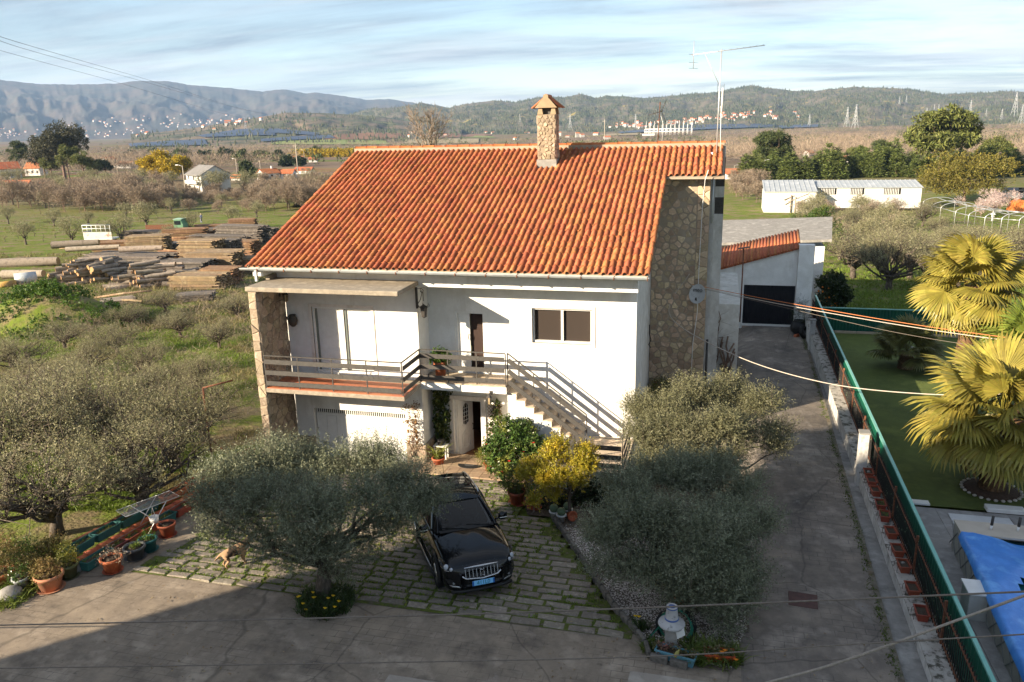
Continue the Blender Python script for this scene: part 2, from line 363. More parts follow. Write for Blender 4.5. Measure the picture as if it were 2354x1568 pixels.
def bare_tree_mesh(name, rng, h, mat, levels=4, spread=.6, r0=.12, trunk=.3, kids=(3, 5), up=.25, nmin=3):
    mb = MB()
    def grow(p, d, L_, r, lv):
        q = p + d * L_; k = 3; pts = [p + d * (L_ * i / k) + Vector(rng.normal(size=3)) * L_ * .035 * (i > 0) for i in range(k + 1)]
        mb.tube(pts, [r + (r * .62 - r) * i / k for i in range(k + 1)], 6 if lv == levels else (4 if lv > levels - 2 else nmin), caps=False)
        if lv == 0: return
        for i in range(rng.integers(*kids) + (1 if lv < levels else 0)):
            t = rng.uniform(.45, 1.0); st = pts[min(k, int(t * k + .5))]
            nd = (d + Vector(rng.normal(size=3)) * spread + Vector((0, 0, up))).normalized()
            grow(st, nd, L_ * rng.uniform(.55, .85), r * .55, lv - 1)
    grow(Vector((0, 0, -.1)), Vector((rng.normal() * .05, rng.normal() * .05, 1)).normalized(), h * trunk, r0, levels)
    me = mb.mesh(name, mat); return me
def make_tree(kind, loc, crown_me, trunk_me, label, cat='tree', group=None, rz=0, sc=1, crown='crown'):
    r = empty(kind, loc, label, cat, group, rz)
    if trunk_me is not None: obj_from('trunk', trunk_me, r)
    if crown_me is not None: obj_from(crown, crown_me, r)
    r.scale = (sc, sc, sc) if not isinstance(sc, (tuple, list)) else sc
    return r
# ---------------------------------------------------------------- value noise
def _h(ix, iy, sd):
    n = (ix * 374761393 + iy * 668265263 + sd * 982451653).astype(np.int64) & 0x7fffffff
    n = (n ^ (n >> 13)) * 1274126177 & 0x7fffffff
    return ((n ^ (n >> 16)) & 0xffff) / 65535.0
def vnoise(x, y, sd=0):
    x = np.asarray(x, float); y = np.asarray(y, float); ix = np.floor(x).astype(np.int64); iy = np.floor(y).astype(np.int64); fx = x - ix; fy = y - iy
    fx = fx * fx * (3 - 2 * fx); fy = fy * fy * (3 - 2 * fy)
    return (_h(ix, iy, sd) * (1 - fx) + _h(ix + 1, iy, sd) * fx) * (1 - fy) + (_h(ix, iy + 1, sd) * (1 - fx) + _h(ix + 1, iy + 1, sd) * fx) * fy
def fbm(x, y, sd=0, o=4):
    r = 0; a = .5; f = 1
    for i in range(o): r = r + a * (vnoise(np.asarray(x) * f, np.asarray(y) * f, sd + i) - .5) * 2; a *= .5; f *= 2.03
    return r
# ---------------------------------------------------------------- ground
def ground_material():
    ma = bpy.data.materials.new('orchard ground'); ma.use_nodes = True; t = ma.node_tree; N = t.nodes; L = t.links.new; bs = N['Principled BSDF']
    bs.inputs['Roughness'].default_value = 1; bs.inputs['Specular IOR Level'].default_value = .1
    g = N.new('ShaderNodeNewGeometry')
    def noise(sc, det=6, st=None):
        v = g.outputs['Position']
        if st:
            mpn = N.new('ShaderNodeMapping'); mpn.inputs['Scale'].default_value = st; L(v, mpn.inputs[0]); v = mpn.outputs[0]
        n = N.new('ShaderNodeTexNoise'); n.inputs['Scale'].default_value = sc; n.inputs['Detail'].default_value = det; n.inputs['Roughness'].default_value = .65; L(v, n.inputs['Vector']); return n.outputs[0]
    def ramp(src, cols, pos):
        cr = N.new('ShaderNodeValToRGB'); e = cr.color_ramp.elements
        while len(e) < len(cols): e.new(.5)
        for i, c in enumerate(cols): e[i].position = pos[i]; e[i].color = (*c, 1)
        L(src, cr.inputs[0]); return cr.outputs[0]
    def mix(f, a, b):
        mi = N.new('ShaderNodeMix'); mi.data_type = 'RGBA'; L(f, mi.inputs[0]); L(a, mi.inputs[6]); L(b, mi.inputs[7]); return mi.outputs[2]
    def rng(src, a, b, c=0, d=1):
        mr = N.new('ShaderNodeMapRange'); mr.inputs[1].default_value = a; mr.inputs[2].default_value = b; mr.inputs[3].default_value = c; mr.inputs[4].default_value = d; L(src, mr.inputs[0]); return mr.outputs[0]
    near = ramp(noise(.35, 8), [(.10, .15, .02), (.145, .185, .03), (.205, .17, .09), (.24, .19, .12)], [.34, .49, .58, .70])
    near = mix(rng(noise(3.0, 8), .42, .66, 0, .6), near, ramp(noise(1.4), [(.055, .08, .018), (.16, .115, .07)], [.42, .58]))
    far = ramp(noise(.012, 9), [(.10, .13, .035), (.155, .115, .085), (.185, .14, .105), (.125, .10, .07), (.16, .15, .06)], [.3, .43, .52, .6, .72])
    far = mix(rng(noise(.0035, 3, (1, 2.4, 1)), .53, .56), far, ramp(noise(.006, 2, (1, 2.6, 1)), [(.115, .155, .04), (.20, .115, .07), (.19, .18, .085)], [.40, .50, .6]))
    ln = N.new('ShaderNodeVectorMath'); ln.operation = 'LENGTH'; L(g.outputs['Position'], ln.inputs[0])
    L(mix(rng(ln.outputs['Value'], 150, 330), near, far), bs.inputs['Base Color'])
    b = N.new('ShaderNodeTexNoise'); b.inputs['Scale'].default_value = 9; b.inputs['Detail'].default_value = 6; L(g.outputs['Position'], b.inputs['Vector'])
    bp = N.new('ShaderNodeBump'); bp.inputs['Strength'].default_value = .8; bp.inputs['Distance'].default_value = .06; L(b.outputs[0], bp.inputs['Height']); L(bp.outputs[0], bs.inputs['Normal'])
    return ma
ground_m = ground_material()
fwd = math.atan2(IMR[2][0], IMR[2][1])             # heading of the view (from +Y towards +X)
def build_ground():
    az = np.concatenate([np.radians(np.linspace(-52, 52, 210)), np.radians(np.linspace(60, 300, 31))]) + fwd
    rr = np.concatenate([[0.5], 5 * 1.0275 ** np.arange(0, 292)]); rr = rr[rr < 9800]
    A, Rr = np.meshgrid(az, rr, indexing='ij'); X = CP[0] + Rr * np.sin(A); Y = CP[1] + Rr * np.cos(A)
    Z = np.array([T(x, y) for x, y in zip(X.ravel(), Y.ravel())]).reshape(X.shape)
    w = np.clip((Rr - 60) / 300, 0, 1); Z = Z + fbm(X / 60, Y / 60, 3) * .9 * w + np.clip((Rr - 500) / 1500, 0, 1) * fbm(X / 420, Y / 420, 9) * 7
    yard = (X > -15.6) & (X < 22) & (Y < 32)
    Z = Z - np.where(yard, .12, 0) + np.where(~yard & (Rr < 140), fbm(X / 2.2, Y / 2.2, 5) * .09 - .04, 0)
    n, k = X.shape; V = np.stack([X, Y, Z], -1).reshape(-1, 3); idx = np.arange(n * k).reshape(n, k)
    nx = np.roll(idx, -1, 0); F = np.stack([idx[:, :-1], nx[:, :-1], nx[:, 1:], idx[:, 1:]], -1).reshape(-1, 4)[:, ::-1]
    o = obj_from('ground', np_mesh('ground', V, F, ground_m, True)); tag(o, kind='structure')
build_ground()
# ---------------------------------------------------------------- hills
forest_m = M('wooded hillside', [(.045, .055, .03), (.125, .10, .07), (.06, .068, .036), (.15, .12, .088), (.055, .06, .036)], .008, 1, 1, .05, detail=9, pos=[.3, .42, .5, .6, .72])
overlay(forest_m, (.30, .23, .04), .011, .57, .64, .7, detail=8); overlay(forest_m, (.22, .17, .12), .02, .66, .74, .6)
mount_m = M('heather mountain', [(.04, .045, .04), (.09, .068, .055), (.05, .052, .042), (.115, .088, .07)], .0022, 1, 1, .02, detail=10, pos=[.32, .45, .55, .7])
field_m = M('brown hillside', [(.115, .10, .055), (.16, .115, .08), (.05, .06, .03), (.14, .14, .06)], .006, 1, .8, .05, detail=8)
overlay(field_m, (.028, .042, .02), .013, .54, .60, .9)
def ridge(name, prof, D, Db, mat, zb, amp, gul, seed, rows=26, step=3.0, lobes=9, label=None):
    xs = np.arange(prof[0][0], prof[-1][0] + .1, step); ys = np.interp(xs, [p[0] for p in prof], [p[1] for p in prof])
    ys = ys + fbm(xs / 9.0, xs * 0 + seed, seed, 3) * amp
    V = []; n = len(xs)
    dirs = np.array([ray(x, y) for x, y in zip(xs, ys)]); hz = np.hypot(dirs[:, 0], dirs[:, 1]); ux = dirs[:, 0] / hz; uy = dirs[:, 1] / hz
    zr = CP[2] + D * dirs[:, 2] / hz
    for j in range(rows + 5):
        s = j / (rows - 1)
        if s <= 1:
            d = Db + (D - Db) * s + fbm(xs / 60, xs * 0 + s * 3, seed + 4, 3) * (D - Db) * .12 * math.sin(math.pi * s)
            z = zb + (zr - zb) * (s ** 1.15) + (zr - zb) * gul * (fbm(xs / (900 / lobes) + s * 1.5, xs / 700 + s * 3.2, seed + 7, 5) + .35 * fbm(xs / 22, xs * 0 + s * 11, seed + 9, 3)) * math.sin(math.pi * min(1, s * 1.02)) * .8
        else:
            d = D + (D - Db) * (s - 1) * 3; z = zr - (zr - zb) * (s - 1) * 3
        V.append(np.stack([CP[0] + ux * d, CP[1] + uy * d, z], -1))
    V = np.concatenate(V); m_ = rows + 5; idx = np.arange(m_ * n).reshape(m_, n)
    F = np.stack([idx[:-1, :-1], idx[:-1, 1:], idx[1:, 1:], idx[1:, :-1]], -1).reshape(-1, 4)
    o = obj_from(name, np_mesh(name, V, F, mat, True)); tag(o, label, None, None, 'structure'); return o
ridge('mountain', [(-900, 190), (-300, 180), (0, 184), (94, 194), (209, 194), (268, 192), (317, 186), (389, 187), (430, 195), (510, 201), (604, 211), (632, 207), (658, 206), (703, 215), (727, 213), (789, 221), (843, 230), (897, 228), (950, 236), (1020, 262), (1100, 290)], 8600, 5200, mount_m, -30, 1.3, .20, 11, 40, 3, 8)
ridge('hills', [(700, 292), (760, 275), (803, 263), (856, 250), (910, 247), (950, 241), (969, 236), (993, 241), (1031, 248), (1055, 242), (1085, 237), (1133, 231), (1165, 234), (1184, 236), (1206, 230), (1230, 226), (1262, 223), (1299, 224), (1334, 216), (1372, 226), (1391, 220), (1436, 222), (1479, 226), (1525, 222), (1605, 215), (1654, 212), (1686, 204), (1724, 198), (1781, 204), (1829, 210), (1872, 210), (1909, 205), (1963, 200), (2019, 202), (2057, 203), (2097, 207), (2167, 217), (2240, 215), (2312, 210), (2400, 212), (2800, 205), (3400, 210)], 4200, 2300, forest_m, -25, 1.6, .22, 23, 36, 2.5, 12)
ridge('hills', [(300, 309), (380, 303), (470, 291), (574, 273), (632, 264), (655, 259), (736, 260), (803, 263), (870, 268), (960, 283), (1060, 297)], 2650, 1500, field_m, -20, 1.0, .14, 37, 24, 2.5, 7)
# ---------------------------------------------------------------- haze
hm = bpy.data.materials.new('haze'); hm.use_nodes = True; hn = hm.node_tree; hn.nodes.clear()
pv = hn.nodes.new('ShaderNodeVolumePrincipled'); pv.inputs['Color'].default_value = (.42, .64, 1, 1); pv.inputs['Density'].default_value = 6e-5; pv.inputs['Anisotropy'].default_value = 0.0
ho = hn.nodes.new('ShaderNodeOutputMaterial'); hn.links.new(pv.outputs[0], ho.inputs['Volume'])
hz_ = MB().box((-10400, -10400, -60), (10400, 10400, 720)).build('haze', hm); tag(hz_, None, None, None, 'stuff')
# ---------------------------------------------------------------- house
HO = Vector((-8.0, 5.0, -1.0))
house = empty('house', HO, 'white two-storey house with orange tiled roof, balcony and outside stairs', 'house')
def hb(): return MB(HO)
RZ = lambda y: 6.12 + .373 * y
def walled(mb, x0, x1, z0, z1, y0, y1, holes):
    """a wall along x with rectangular holes (hx0, hx1, hz0, hz1), sorted by x and not overlapping"""
    x = x0
    for a, b, c, d in sorted(holes):
        mb.box((x, y0, z0), (a, y1, z1))
        if c > z0: mb.box((a, y0, z0), (b, y1, c))
        if d < z1: mb.box((a, y0, d), (b, y1, z1))
        x = b
    mb.box((x, y0, z0), (x1, y1, z1)); return mb
GX0, GX1 = -13.62, -10.15                               # garage opening
b = walled(hb(), -14.3, -9.5, -1.3, 5.40, .8, 1.05, [(GX0, GX1, -1.3, .95)])
# cut for the balcony window: rebuild upper part with its own hole
b = hb(); walled(b, -14.3, -9.5, -1.3, 2.2, .8, 1.05, [(GX0, GX1, -1.3, .93)]); walled(b, -14.3, -9.5, 2.2, 5.42, .8, 1.05, [(-13.35, -11.15, 2.3, 4.62)])
wall_room = b.build('wall', plaster, house)
b = hb(); b.box((-9.75, 1.05, -1.3), (-9.5, 1.8, 5.42)); b.build('wall', plaster, house)
DX0, DX1, DZ0, DZ1 = -8.74, -7.70, -1.0, 1.25
b = hb(); walled(b, -9.5, -2.43, -1.3, 2.1, 1.8, 2.05, [(DX0, DX1, -1.3, DZ1)]); walled(b, -9.5, -2.43, 2.1, 5.42, 1.8, 2.05, [(-8.55, -7.5, 2.27, 4.4), (-5.86, -3.86, 3.42, 4.60)])
b.build('wall', plaster, house)
# beam and soffits
b = hb(); b.box((-14.62, .78, 5.42), (-2.3, 1.0, 5.94)); b.build('beam', plaster, house)
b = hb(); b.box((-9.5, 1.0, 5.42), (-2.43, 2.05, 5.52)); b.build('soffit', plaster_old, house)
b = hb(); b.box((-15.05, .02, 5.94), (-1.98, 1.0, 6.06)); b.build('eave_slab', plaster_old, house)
b = hb(); b.slab([(-15.0, .1, 5.76), (-15.0, 1.0, 5.76), (-15.0, 1.0, 5.94), (-15.0, .1, 5.94)], (.38, 0, 0)); b.build('eave_end', plaster, house)
# side walls, back walls
def side(x0, x1, y0, y1, zb=-1.3, drop=.2):
    return hb().slab([(x0, y0, zb), (x0, y1, zb), (x0, y1, RZ(y1) - drop), (x0, y0, RZ(y0) - drop)], (x1 - x0, 0, 0))
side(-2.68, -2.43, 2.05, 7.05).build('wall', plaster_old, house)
side(-14.62, -14.37, 1.05, 9.1).build('wall', plaster, house)
stone_wall = hb().box((-2.68, 7.05, -1.2), (-.36, 7.4, RZ(7.05) - .12)).build('stone_wall', mortar, house)
b = hb().box((-.36, 7.95, -1.2), (-.2, 8.2, RZ(7.9) - .2)); b.build('wall', plaster_old, house)
g = hb()
for z0, z1, mi in ((-1.2, 7.0, 0), (7.0, 7.62, 1), (7.62, 8.02, 0), (8.02, RZ(8.2) - .1, 1)): g.m = mi; g.box((-.2, 8.2, z0), (.13, 8.5, z1))
g.build('wall', [plaster_old, iron], house)
g = hb(); g.slab([(-.17, 8.5, -1.2), (-.17, 17.6, -1.2), (-.17, 17.6, 6.4), (-.17, 9.16, RZ(9.16) - .08), (-.17, 8.5, RZ(8.5) - .08)], (.29, 0, 0)); g.build('wall', plaster_old, house)
g = hb(); g.slab([(-14.62, 9.1, -1.3), (-14.62, 17.6, -1.3), (-14.62, 17.6, 6.3), (-14.62, 9.16, RZ(9.16) - .2)], (.25, 0, 0)); g.box((-14.6, 17.35, -1.3), (0, 17.6, 6.3)); g.build('wall', plaster, house)
hb().box((-.12, 9.4, -.9), (.95, 16.5, 3.25)).build('terrace_wall', plaster_old, house)
# canopy over the balcony
cano = bevel(hb().box((-14.66, -.98, 5.46), (-9.4, .78, 5.61)).build('canopy', concrete, house), .02)
hb().box((-14.66, .3, 5.612), (-14.52, .78, 5.74)).build('canopy_kerb', concrete, house)

# roof deck, tiles
b = hb()
dz = .06
b.slab([(-15.16, .05, RZ(.05) - dz), (-1.95, .05, RZ(.05) - dz), (-1.95, 9.16, RZ(9.16) - dz), (-15.16, 9.16, RZ(9.16) - dz)], (0, 0, -.12))
b.slab([(-1.95, 6.45, RZ(6.45) - dz), (.1, 6.45, RZ(6.45) - dz), (.1, 9.16, RZ(9.16) - dz), (-1.95, 9.16, RZ(9.16) - dz)], (0, 0, -.05))
b.slab([(-15.16, 9.16, RZ(9.16) - dz), (.1, 9.16, RZ(9.16) - dz), (.1, 18.2, 6.12), (-15.16, 18.2, 6.12)], (0, 0, -.1))
roof = b.build('roof', mortar, house)
PIT = .2145; CRS = .386; SL = math.atan(.373)
U = Vector((1, 0, 0)); Vv = Vector((0, math.cos(SL), math.sin(SL))); Nn = U.cross(Vv).normalized()
prof = [(0.0, .010), (.028, .0), (.058, .002), (.082, .016), (.095, .046), (.117, .073), (.148, .083), (.178, .073), (.200, .046), (.2145, .012)]
TL = CRS + .06
def tile_geo():
    vs = []; fs = []; n = len(prof)
    for (u, w) in prof: vs.append((u, 0, w + .024))
    for (u, w) in prof: vs.append((u, TL, w * .92))
    for (u, w) in prof: vs.append((u, .001, w + .006))
    for i in range(n - 1): fs.append((i, i + 1, n + i + 1, n + i)); fs.append((2 * n + i, 2 * n + i + 1, i + 1, i))
    return np.array(vs), np.array(fs)
TVv, TFf = tile_geo()
tile_me = np_mesh('roof_tile', TVv, TFf, tile_m); tile_me.polygons.foreach_set('use_smooth', [i % 2 == 0 for i in range(len(TFf))])
Bm = np.array([[U.x, Vv.x, Nn.x], [U.y, Vv.y, Nn.y], [U.z, Vv.z, Nn.z]])
rng = np.random.default_rng(5); tl = []
for c in range(71):
    x = -15.2 + c * PIT; wing = x > -1.97
    for r in range(25):
        v = r * CRS; y = v * math.cos(SL)
        if y > 9.02: continue
        if wing and y < 6.15: continue
        if -6.98 < x < -6.2 and 7.3 < y + .2 < 8.05: continue
        o = Vector((x, 0, RZ(0) - .03)) + Vv * v
        tl.append((((o - Vector(CP)).length), o, Vector((rng.normal() * .006, rng.normal() * .012, abs(rng.normal()) * .004)), rng.normal() * .012, r))
tl.sort(key=lambda q: q[0])
for i, (d_, o, j, rz, r) in enumerate(tl[:300]):
    t = obj_from('roof_tile', tile_me, roof)
    mm = Matrix([[Bm[a][k] for k in range(3)] for a in range(3)]).to_4x4() @ Matrix.Rotation(rz, 4, 'Z')
    mm.translation = o + U * j.x + Vv * j.y + Nn * j.z - HO; t.matrix_basis = mm
VV = []; FF = []
for i, (d_, o, j, rz, r) in enumerate(tl[300:]):
    c_, s_ = math.cos(rz), math.sin(rz); q = TVv @ np.array([[c_, s_, 0], [-s_, c_, 0], [0, 0, 1]]); q = q + np.array(j)
    VV.append(q @ Bm.T + np.array(o - HO)); FF.append(TFf + i * len(TVv))
o = obj_from('roof_tile', np_mesh('roof_tile_mass', np.concatenate(VV), np.concatenate(FF), tile_m), roof); tag(o, kind='stuff')
# back slope in one sheet of tiles' colour, ridge bedding and ridge tiles
b = hb(); b.slab([(-15.2, 9.2, RZ(9.16) + .02), (.05, 9.2, RZ(9.16) + .02), (.05, 18.3, 6.16), (-15.2, 18.3, 6.16)], (0, 0, -.05)); b.build('roof_back', tile_m, roof)
b = hb(); b.box((-15.2, 8.98, RZ(9.0) - .05), (.06, 9.34, RZ(9.16) + .06)); b.build('ridge_bedding', mortar, roof)
rt = MB(); n = 30; stp = 15.26 / n; prs = [(.125, 0), (.118, .06), (.105, .08), (.10, stp + .03)]
vs = []; fs = []; k = 9
for r_, l_ in prs:
    for q in range(k):
        a = math.pi * q / (k - 1); vs.append((l_, -r_ * math.cos(a), r_ * math.sin(a) * .9))
for i in range(len(prs) - 1):
    for q in range(k - 1): fs.append((i * k + q, i * k + q + 1, (i + 1) * k + q + 1, (i + 1) * k + q))
fs.append(tuple(range(k)))
rt.add(vs, fs, True); rt_me = rt.mesh('ridge_tile', ridge_m)
for i in range(n):
    t = obj_from('ridge_tile', rt_me, roof, Vector((-15.2 + i * stp, 9.16, RZ(9.16) + .05 + rng.normal() * .006)) - HO); t.rotation_euler = (rng.normal() * .05, rng.normal() * .012, rng.normal() * .01)
# gutters and pipes
def gutter(x0, x1, y, z):
    g = hb(); k = 7; vs = []; fs = []
    for x in (x0, x1):
        for q in range(k):
            a = math.pi * q / (k - 1); vs.append((x, y - .07 * math.cos(a), z - .075 * math.sin(a)))
        for q in range(k):
            a = math.pi * q / (k - 1); vs.append((x, y - .063 * math.cos(a), z - .066 * math.sin(a)))
    n2 = 2 * k
    for q in range(k - 1): fs += [(q, q + 1, n2 + q + 1, n2 + q), (k + q + 1, k + q, n2 + k + q, n2 + k + q + 1)]
    fs += [(0, k, n2 + k, n2), (k - 1, n2 + k - 1, n2 + 2 * k - 1, 2 * k - 1)]
    g.add(vs, fs, True); g.box((x0, y - .078, z - .006), (x1, y - .062, z + .012)); return g
gt = gutter(-15.35, -1.9, -.06, 6.05).build('gutter', zinc, house)
for i in range(14): hb().box((-14.7 + i * .98, -.145, 5.965), (-14.675 + i * .98, .03, 6.058)).build('gutter_bracket', rust, gt)
hb().box((-14.82, -.1, 5.62), (-14.74, -.02, 5.99)).build('downpipe', zinc, house)
hb().tube([(-.28, 7.3, 8.5), (-.28, 7.3, 6.75)], .04, 8).build('downpipe', zinc, house)
hb().tube([(-.25, 7.3, 2.3), (-.25, 7.3, -.6)], .045, 8).build('downpipe', iron, house)
hb().tube([(-.45, 6.2, 8.75), (-.55, 6.24, 8.4), (-.62, 6.9, 7.4), (-.66, 6.98, 5.2), (-.66, 6.98, 3.4), (-.78, 6.98, 2.2), (-.82, 6.98, -.8)], .014, 5).build('cable', white_p, house)
hb().tube([(-2.36, 6.1, 3.1), (-2.36, 6.1, 2.75), (-2.3, 6.15, 2.5), (-2.38, 6.2, 2.3), (-2.3, 6.0, 2.25)], .02, 5).build('cable', black_pl, house)

# ---------------------------------------------------------------- rubble stones
def clip(poly, p, nrm):
    out = []
    for i in range(len(poly)):
        a = poly[i]; c = poly[(i + 1) % len(poly)]
        da = (a[0] - p[0]) * nrm[0] + (a[1] - p[1]) * nrm[1]; dc = (c[0] - p[0]) * nrm[0] + (c[1] - p[1]) * nrm[1]
        if da <= 0: out.append(a)
        if (da < 0) != (dc < 0) and abs(da - dc) > 1e-12:
            t = da / (da - dc); out.append((a[0] + (c[0] - a[0]) * t, a[1] + (c[1] - a[1]) * t))
    return out
def voro(w, h, cell, rng, asp=1.3, jit=.42):
    cw = cell * asp ** .5; chh = cell / asp ** .5; nx = max(1, round(w / cw)); ny = max(1, round(h / chh)); cw = w / nx; chh = h / ny
    S = []
    for j in range(ny):
        for i in range(nx):
            S.append(((i + .5 + (.25 if j % 2 else -.25) + rng.uniform(-jit, jit)) * cw, (j + .5 + rng.uniform(-jit, jit)) * chh))
    S = np.array(S); polys = []
    for k in range(len(S)):
        p = S[k]; d = S - p; dd = (d ** 2).sum(1); nb = np.argsort(dd)[1:13]; poly = [(0, 0), (w, 0), (w, h), (0, h)]
        for q in nb:
            poly = clip(poly, (p + S[q]) / 2, S[q] - p)
            if len(poly) < 3: break
        if len(poly) >= 3: polys.append(np.array(poly))
    return polys
def stones(parent, off, org, u, v, w, h, cell, seed, mat, gap=.02, depth=.03, keep=1.0, one=999, test=None, name='stone', asp=1.3):
    """rubble stones laid on a face: org + u*a + v*b, pushed out along u x v"""
    rng = np.random.default_rng(seed); org = Vector(org); u = Vector(u); v = Vector(v); nrm = u.cross(v).normalized()
    ps = voro(w, h, cell, rng, asp); rng.shuffle(ps) if False else None
    rest = MB(off); made = 0
    for p in ps:
        if keep < 1 and rng.random() > keep: continue
        c = p.mean(0)
        if test and not test(*c): continue
        r = np.sqrt(((p - c) ** 2).sum(1)).mean()
        if r < .03: continue
        f = max(.35, 1 - gap / r); o1 = c + (p - c) * f * rng.uniform(.96, 1.04, (len(p), 1)); o2 = c + (p - c) * f * .8
        d = depth * rng.uniform(.6, 1.4)
        n = len(p); vs = [org + u * a + v * b + nrm * .001 for a, b in o1] + [org + u * a + v * b + nrm * (d * .72) for a, b in o1 * .97 + c * .03] + [org + u * a + v * b + nrm * (d + rng.normal() * .004) for a, b in o2]
        fs = [(i, (i + 1) % n, n + (i + 1) % n, n + i) for i in range(n)] + [(n + i, n + (i + 1) % n, 2 * n + (i + 1) % n, 2 * n + i) for i in range(n)] + [tuple(range(2 * n, 3 * n))]
        if made < one: MB(off).add(vs, fs).build(name, mat, parent); made += 1
        else: rest.add(vs, fs)
    if rest.v: tag(rest.build(name, mat, parent), kind='stuff')
# facing wall on the right of the house: stones set apart in grey mortar
stones(stone_wall, HO, (-2.42, 7.05, 2.2), (1, 0, 0), (0, 0, 1), 1.62, 6.4, .245, 1, stone_m, .035, .022, .9)
stones(stone_wall, HO, (-2.42, 7.05, -.9), (1, 0, 0), (0, 0, 1), 1.62, 3.1, .235, 2, stone_m, .018, .03, 1.0)
stones(stone_wall, HO, (-.80, 7.05, -.9), (1, 0, 0), (0, 0, 1), .44, 9.45, .235, 3, stone_m, .012, .035, 1.0, asp=2.2)
# wing wall carrying canopy and balcony
wing = hb().box((-14.60, -.92, -1.2), (-14.32, .8, 5.46)).build('wing_wall', mortar, house)
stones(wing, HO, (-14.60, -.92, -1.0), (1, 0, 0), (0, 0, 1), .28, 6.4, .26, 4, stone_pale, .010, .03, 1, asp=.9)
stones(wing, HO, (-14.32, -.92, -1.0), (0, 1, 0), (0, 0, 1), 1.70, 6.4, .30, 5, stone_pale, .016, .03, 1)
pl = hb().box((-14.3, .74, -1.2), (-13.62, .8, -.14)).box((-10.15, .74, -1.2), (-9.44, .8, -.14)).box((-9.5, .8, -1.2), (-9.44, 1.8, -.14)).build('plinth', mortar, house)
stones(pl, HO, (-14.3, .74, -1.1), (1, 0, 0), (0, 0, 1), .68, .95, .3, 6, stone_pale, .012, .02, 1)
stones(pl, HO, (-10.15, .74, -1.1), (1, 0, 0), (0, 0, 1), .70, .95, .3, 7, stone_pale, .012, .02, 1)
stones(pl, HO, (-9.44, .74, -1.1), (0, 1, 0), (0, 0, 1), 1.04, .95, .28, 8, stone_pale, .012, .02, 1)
# chimney
chim = hb().box((-6.84, 7.42, 8.6), (-6.16, 8.08, 10.78)).build('chimney', M('lime mortar', [(.31, .245, .175), (.26, .205, .145)], 5, .95, .5, 40), house)
hb().slab([(-6.90, 7.36, 8.72), (-6.10, 7.36, 8.72), (-6.12, 7.38, 9.12), (-6.88, 7.38, 9.12)], (0, .8, 0)).build('chimney_foot', conc_grey, chim)
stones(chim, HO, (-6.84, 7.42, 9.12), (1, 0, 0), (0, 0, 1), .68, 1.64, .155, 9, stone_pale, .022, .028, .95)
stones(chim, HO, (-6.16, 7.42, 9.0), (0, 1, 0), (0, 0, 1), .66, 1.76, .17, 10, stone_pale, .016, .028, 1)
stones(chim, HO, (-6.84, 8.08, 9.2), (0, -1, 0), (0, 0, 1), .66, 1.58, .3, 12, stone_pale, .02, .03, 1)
capst = M('chimney capstone', [(.34, .255, .16), (.28, .21, .135)], 5, .9, .4, 30)
b = hb()
for x in (-6.80, -6.30):
    for y in (7.40, 7.92): b.slab([(x - .04, y, 10.78), (x + .18, y, 10.78), (x + .13, y + .02, 11.02), (x + .01, y + .02, 11.02)], (0, .16, 0))
b.build('chimney_pillar', capst, chim)
b = hb()
gp_ = [(-6.93, 11.02), (-6.07, 11.02), (-6.36, 11.34), (-6.40, 11.36), (-6.41, 11.47), (-6.455, 11.50), (-6.545, 11.50), (-6.59, 11.47), (-6.60, 11.36), (-6.64, 11.34)]
for y in (7.34, 8.06): b.slab([(x, y, z) for x, z in gp_], (0, .1, 0))
b.box((-6.85, 7.44, 11.02), (-6.15, 8.06, 11.06)); b.build('cap_gable', capst, chim)
for sgn in (-1, 1):
    for i in range(4):
        y = 7.45 + i * .165; p = Vector((-6.5 + sgn * .1, y + .08, 11.36)); q = Vector((-6.5 + sgn * .56, y + .08, 11.0)); e = hb()
        d = (q - p).normalized(); w = Vector((0, 1, 0)); nn = Vector((-d.z * sgn, 0, abs(d.x))).normalized(); vs = []
        for pt in (p, q):
            for k in range(7):
                a = math.pi * k / 6; vs.append(pt + w * (-.085 * math.cos(a)) + nn * (.055 * math.sin(a)))
            for k in range(7):
                a = math.pi * k / 6; vs.append(pt + w * (-.07 * math.cos(a)) + nn * (.04 * math.sin(a)))
        e.add(vs, [(k, k + 1, 15 + k, 14 + k) for k in range(6)] + [(14 + k, 15 + k, 22 + k, 21 + k) for k in range(6)] + [(7 + k, 8 + k, 22 + k, 21 + k) for k in range(6)], True); e.build('cap_tile', tile_m, chim)
b = hb(); b.tube([(-6.5, 7.36, 11.42), (-6.5, 8.14, 11.42)], .095, 10); b.build('cap_ridge', ridge_m, chim)
hb().box((-6.7, 7.6, 10.78), (-6.3, 7.9, 11.02)).build('flue', M('sooty flue', [(.10, .095, .09)], 2, .9), chim)
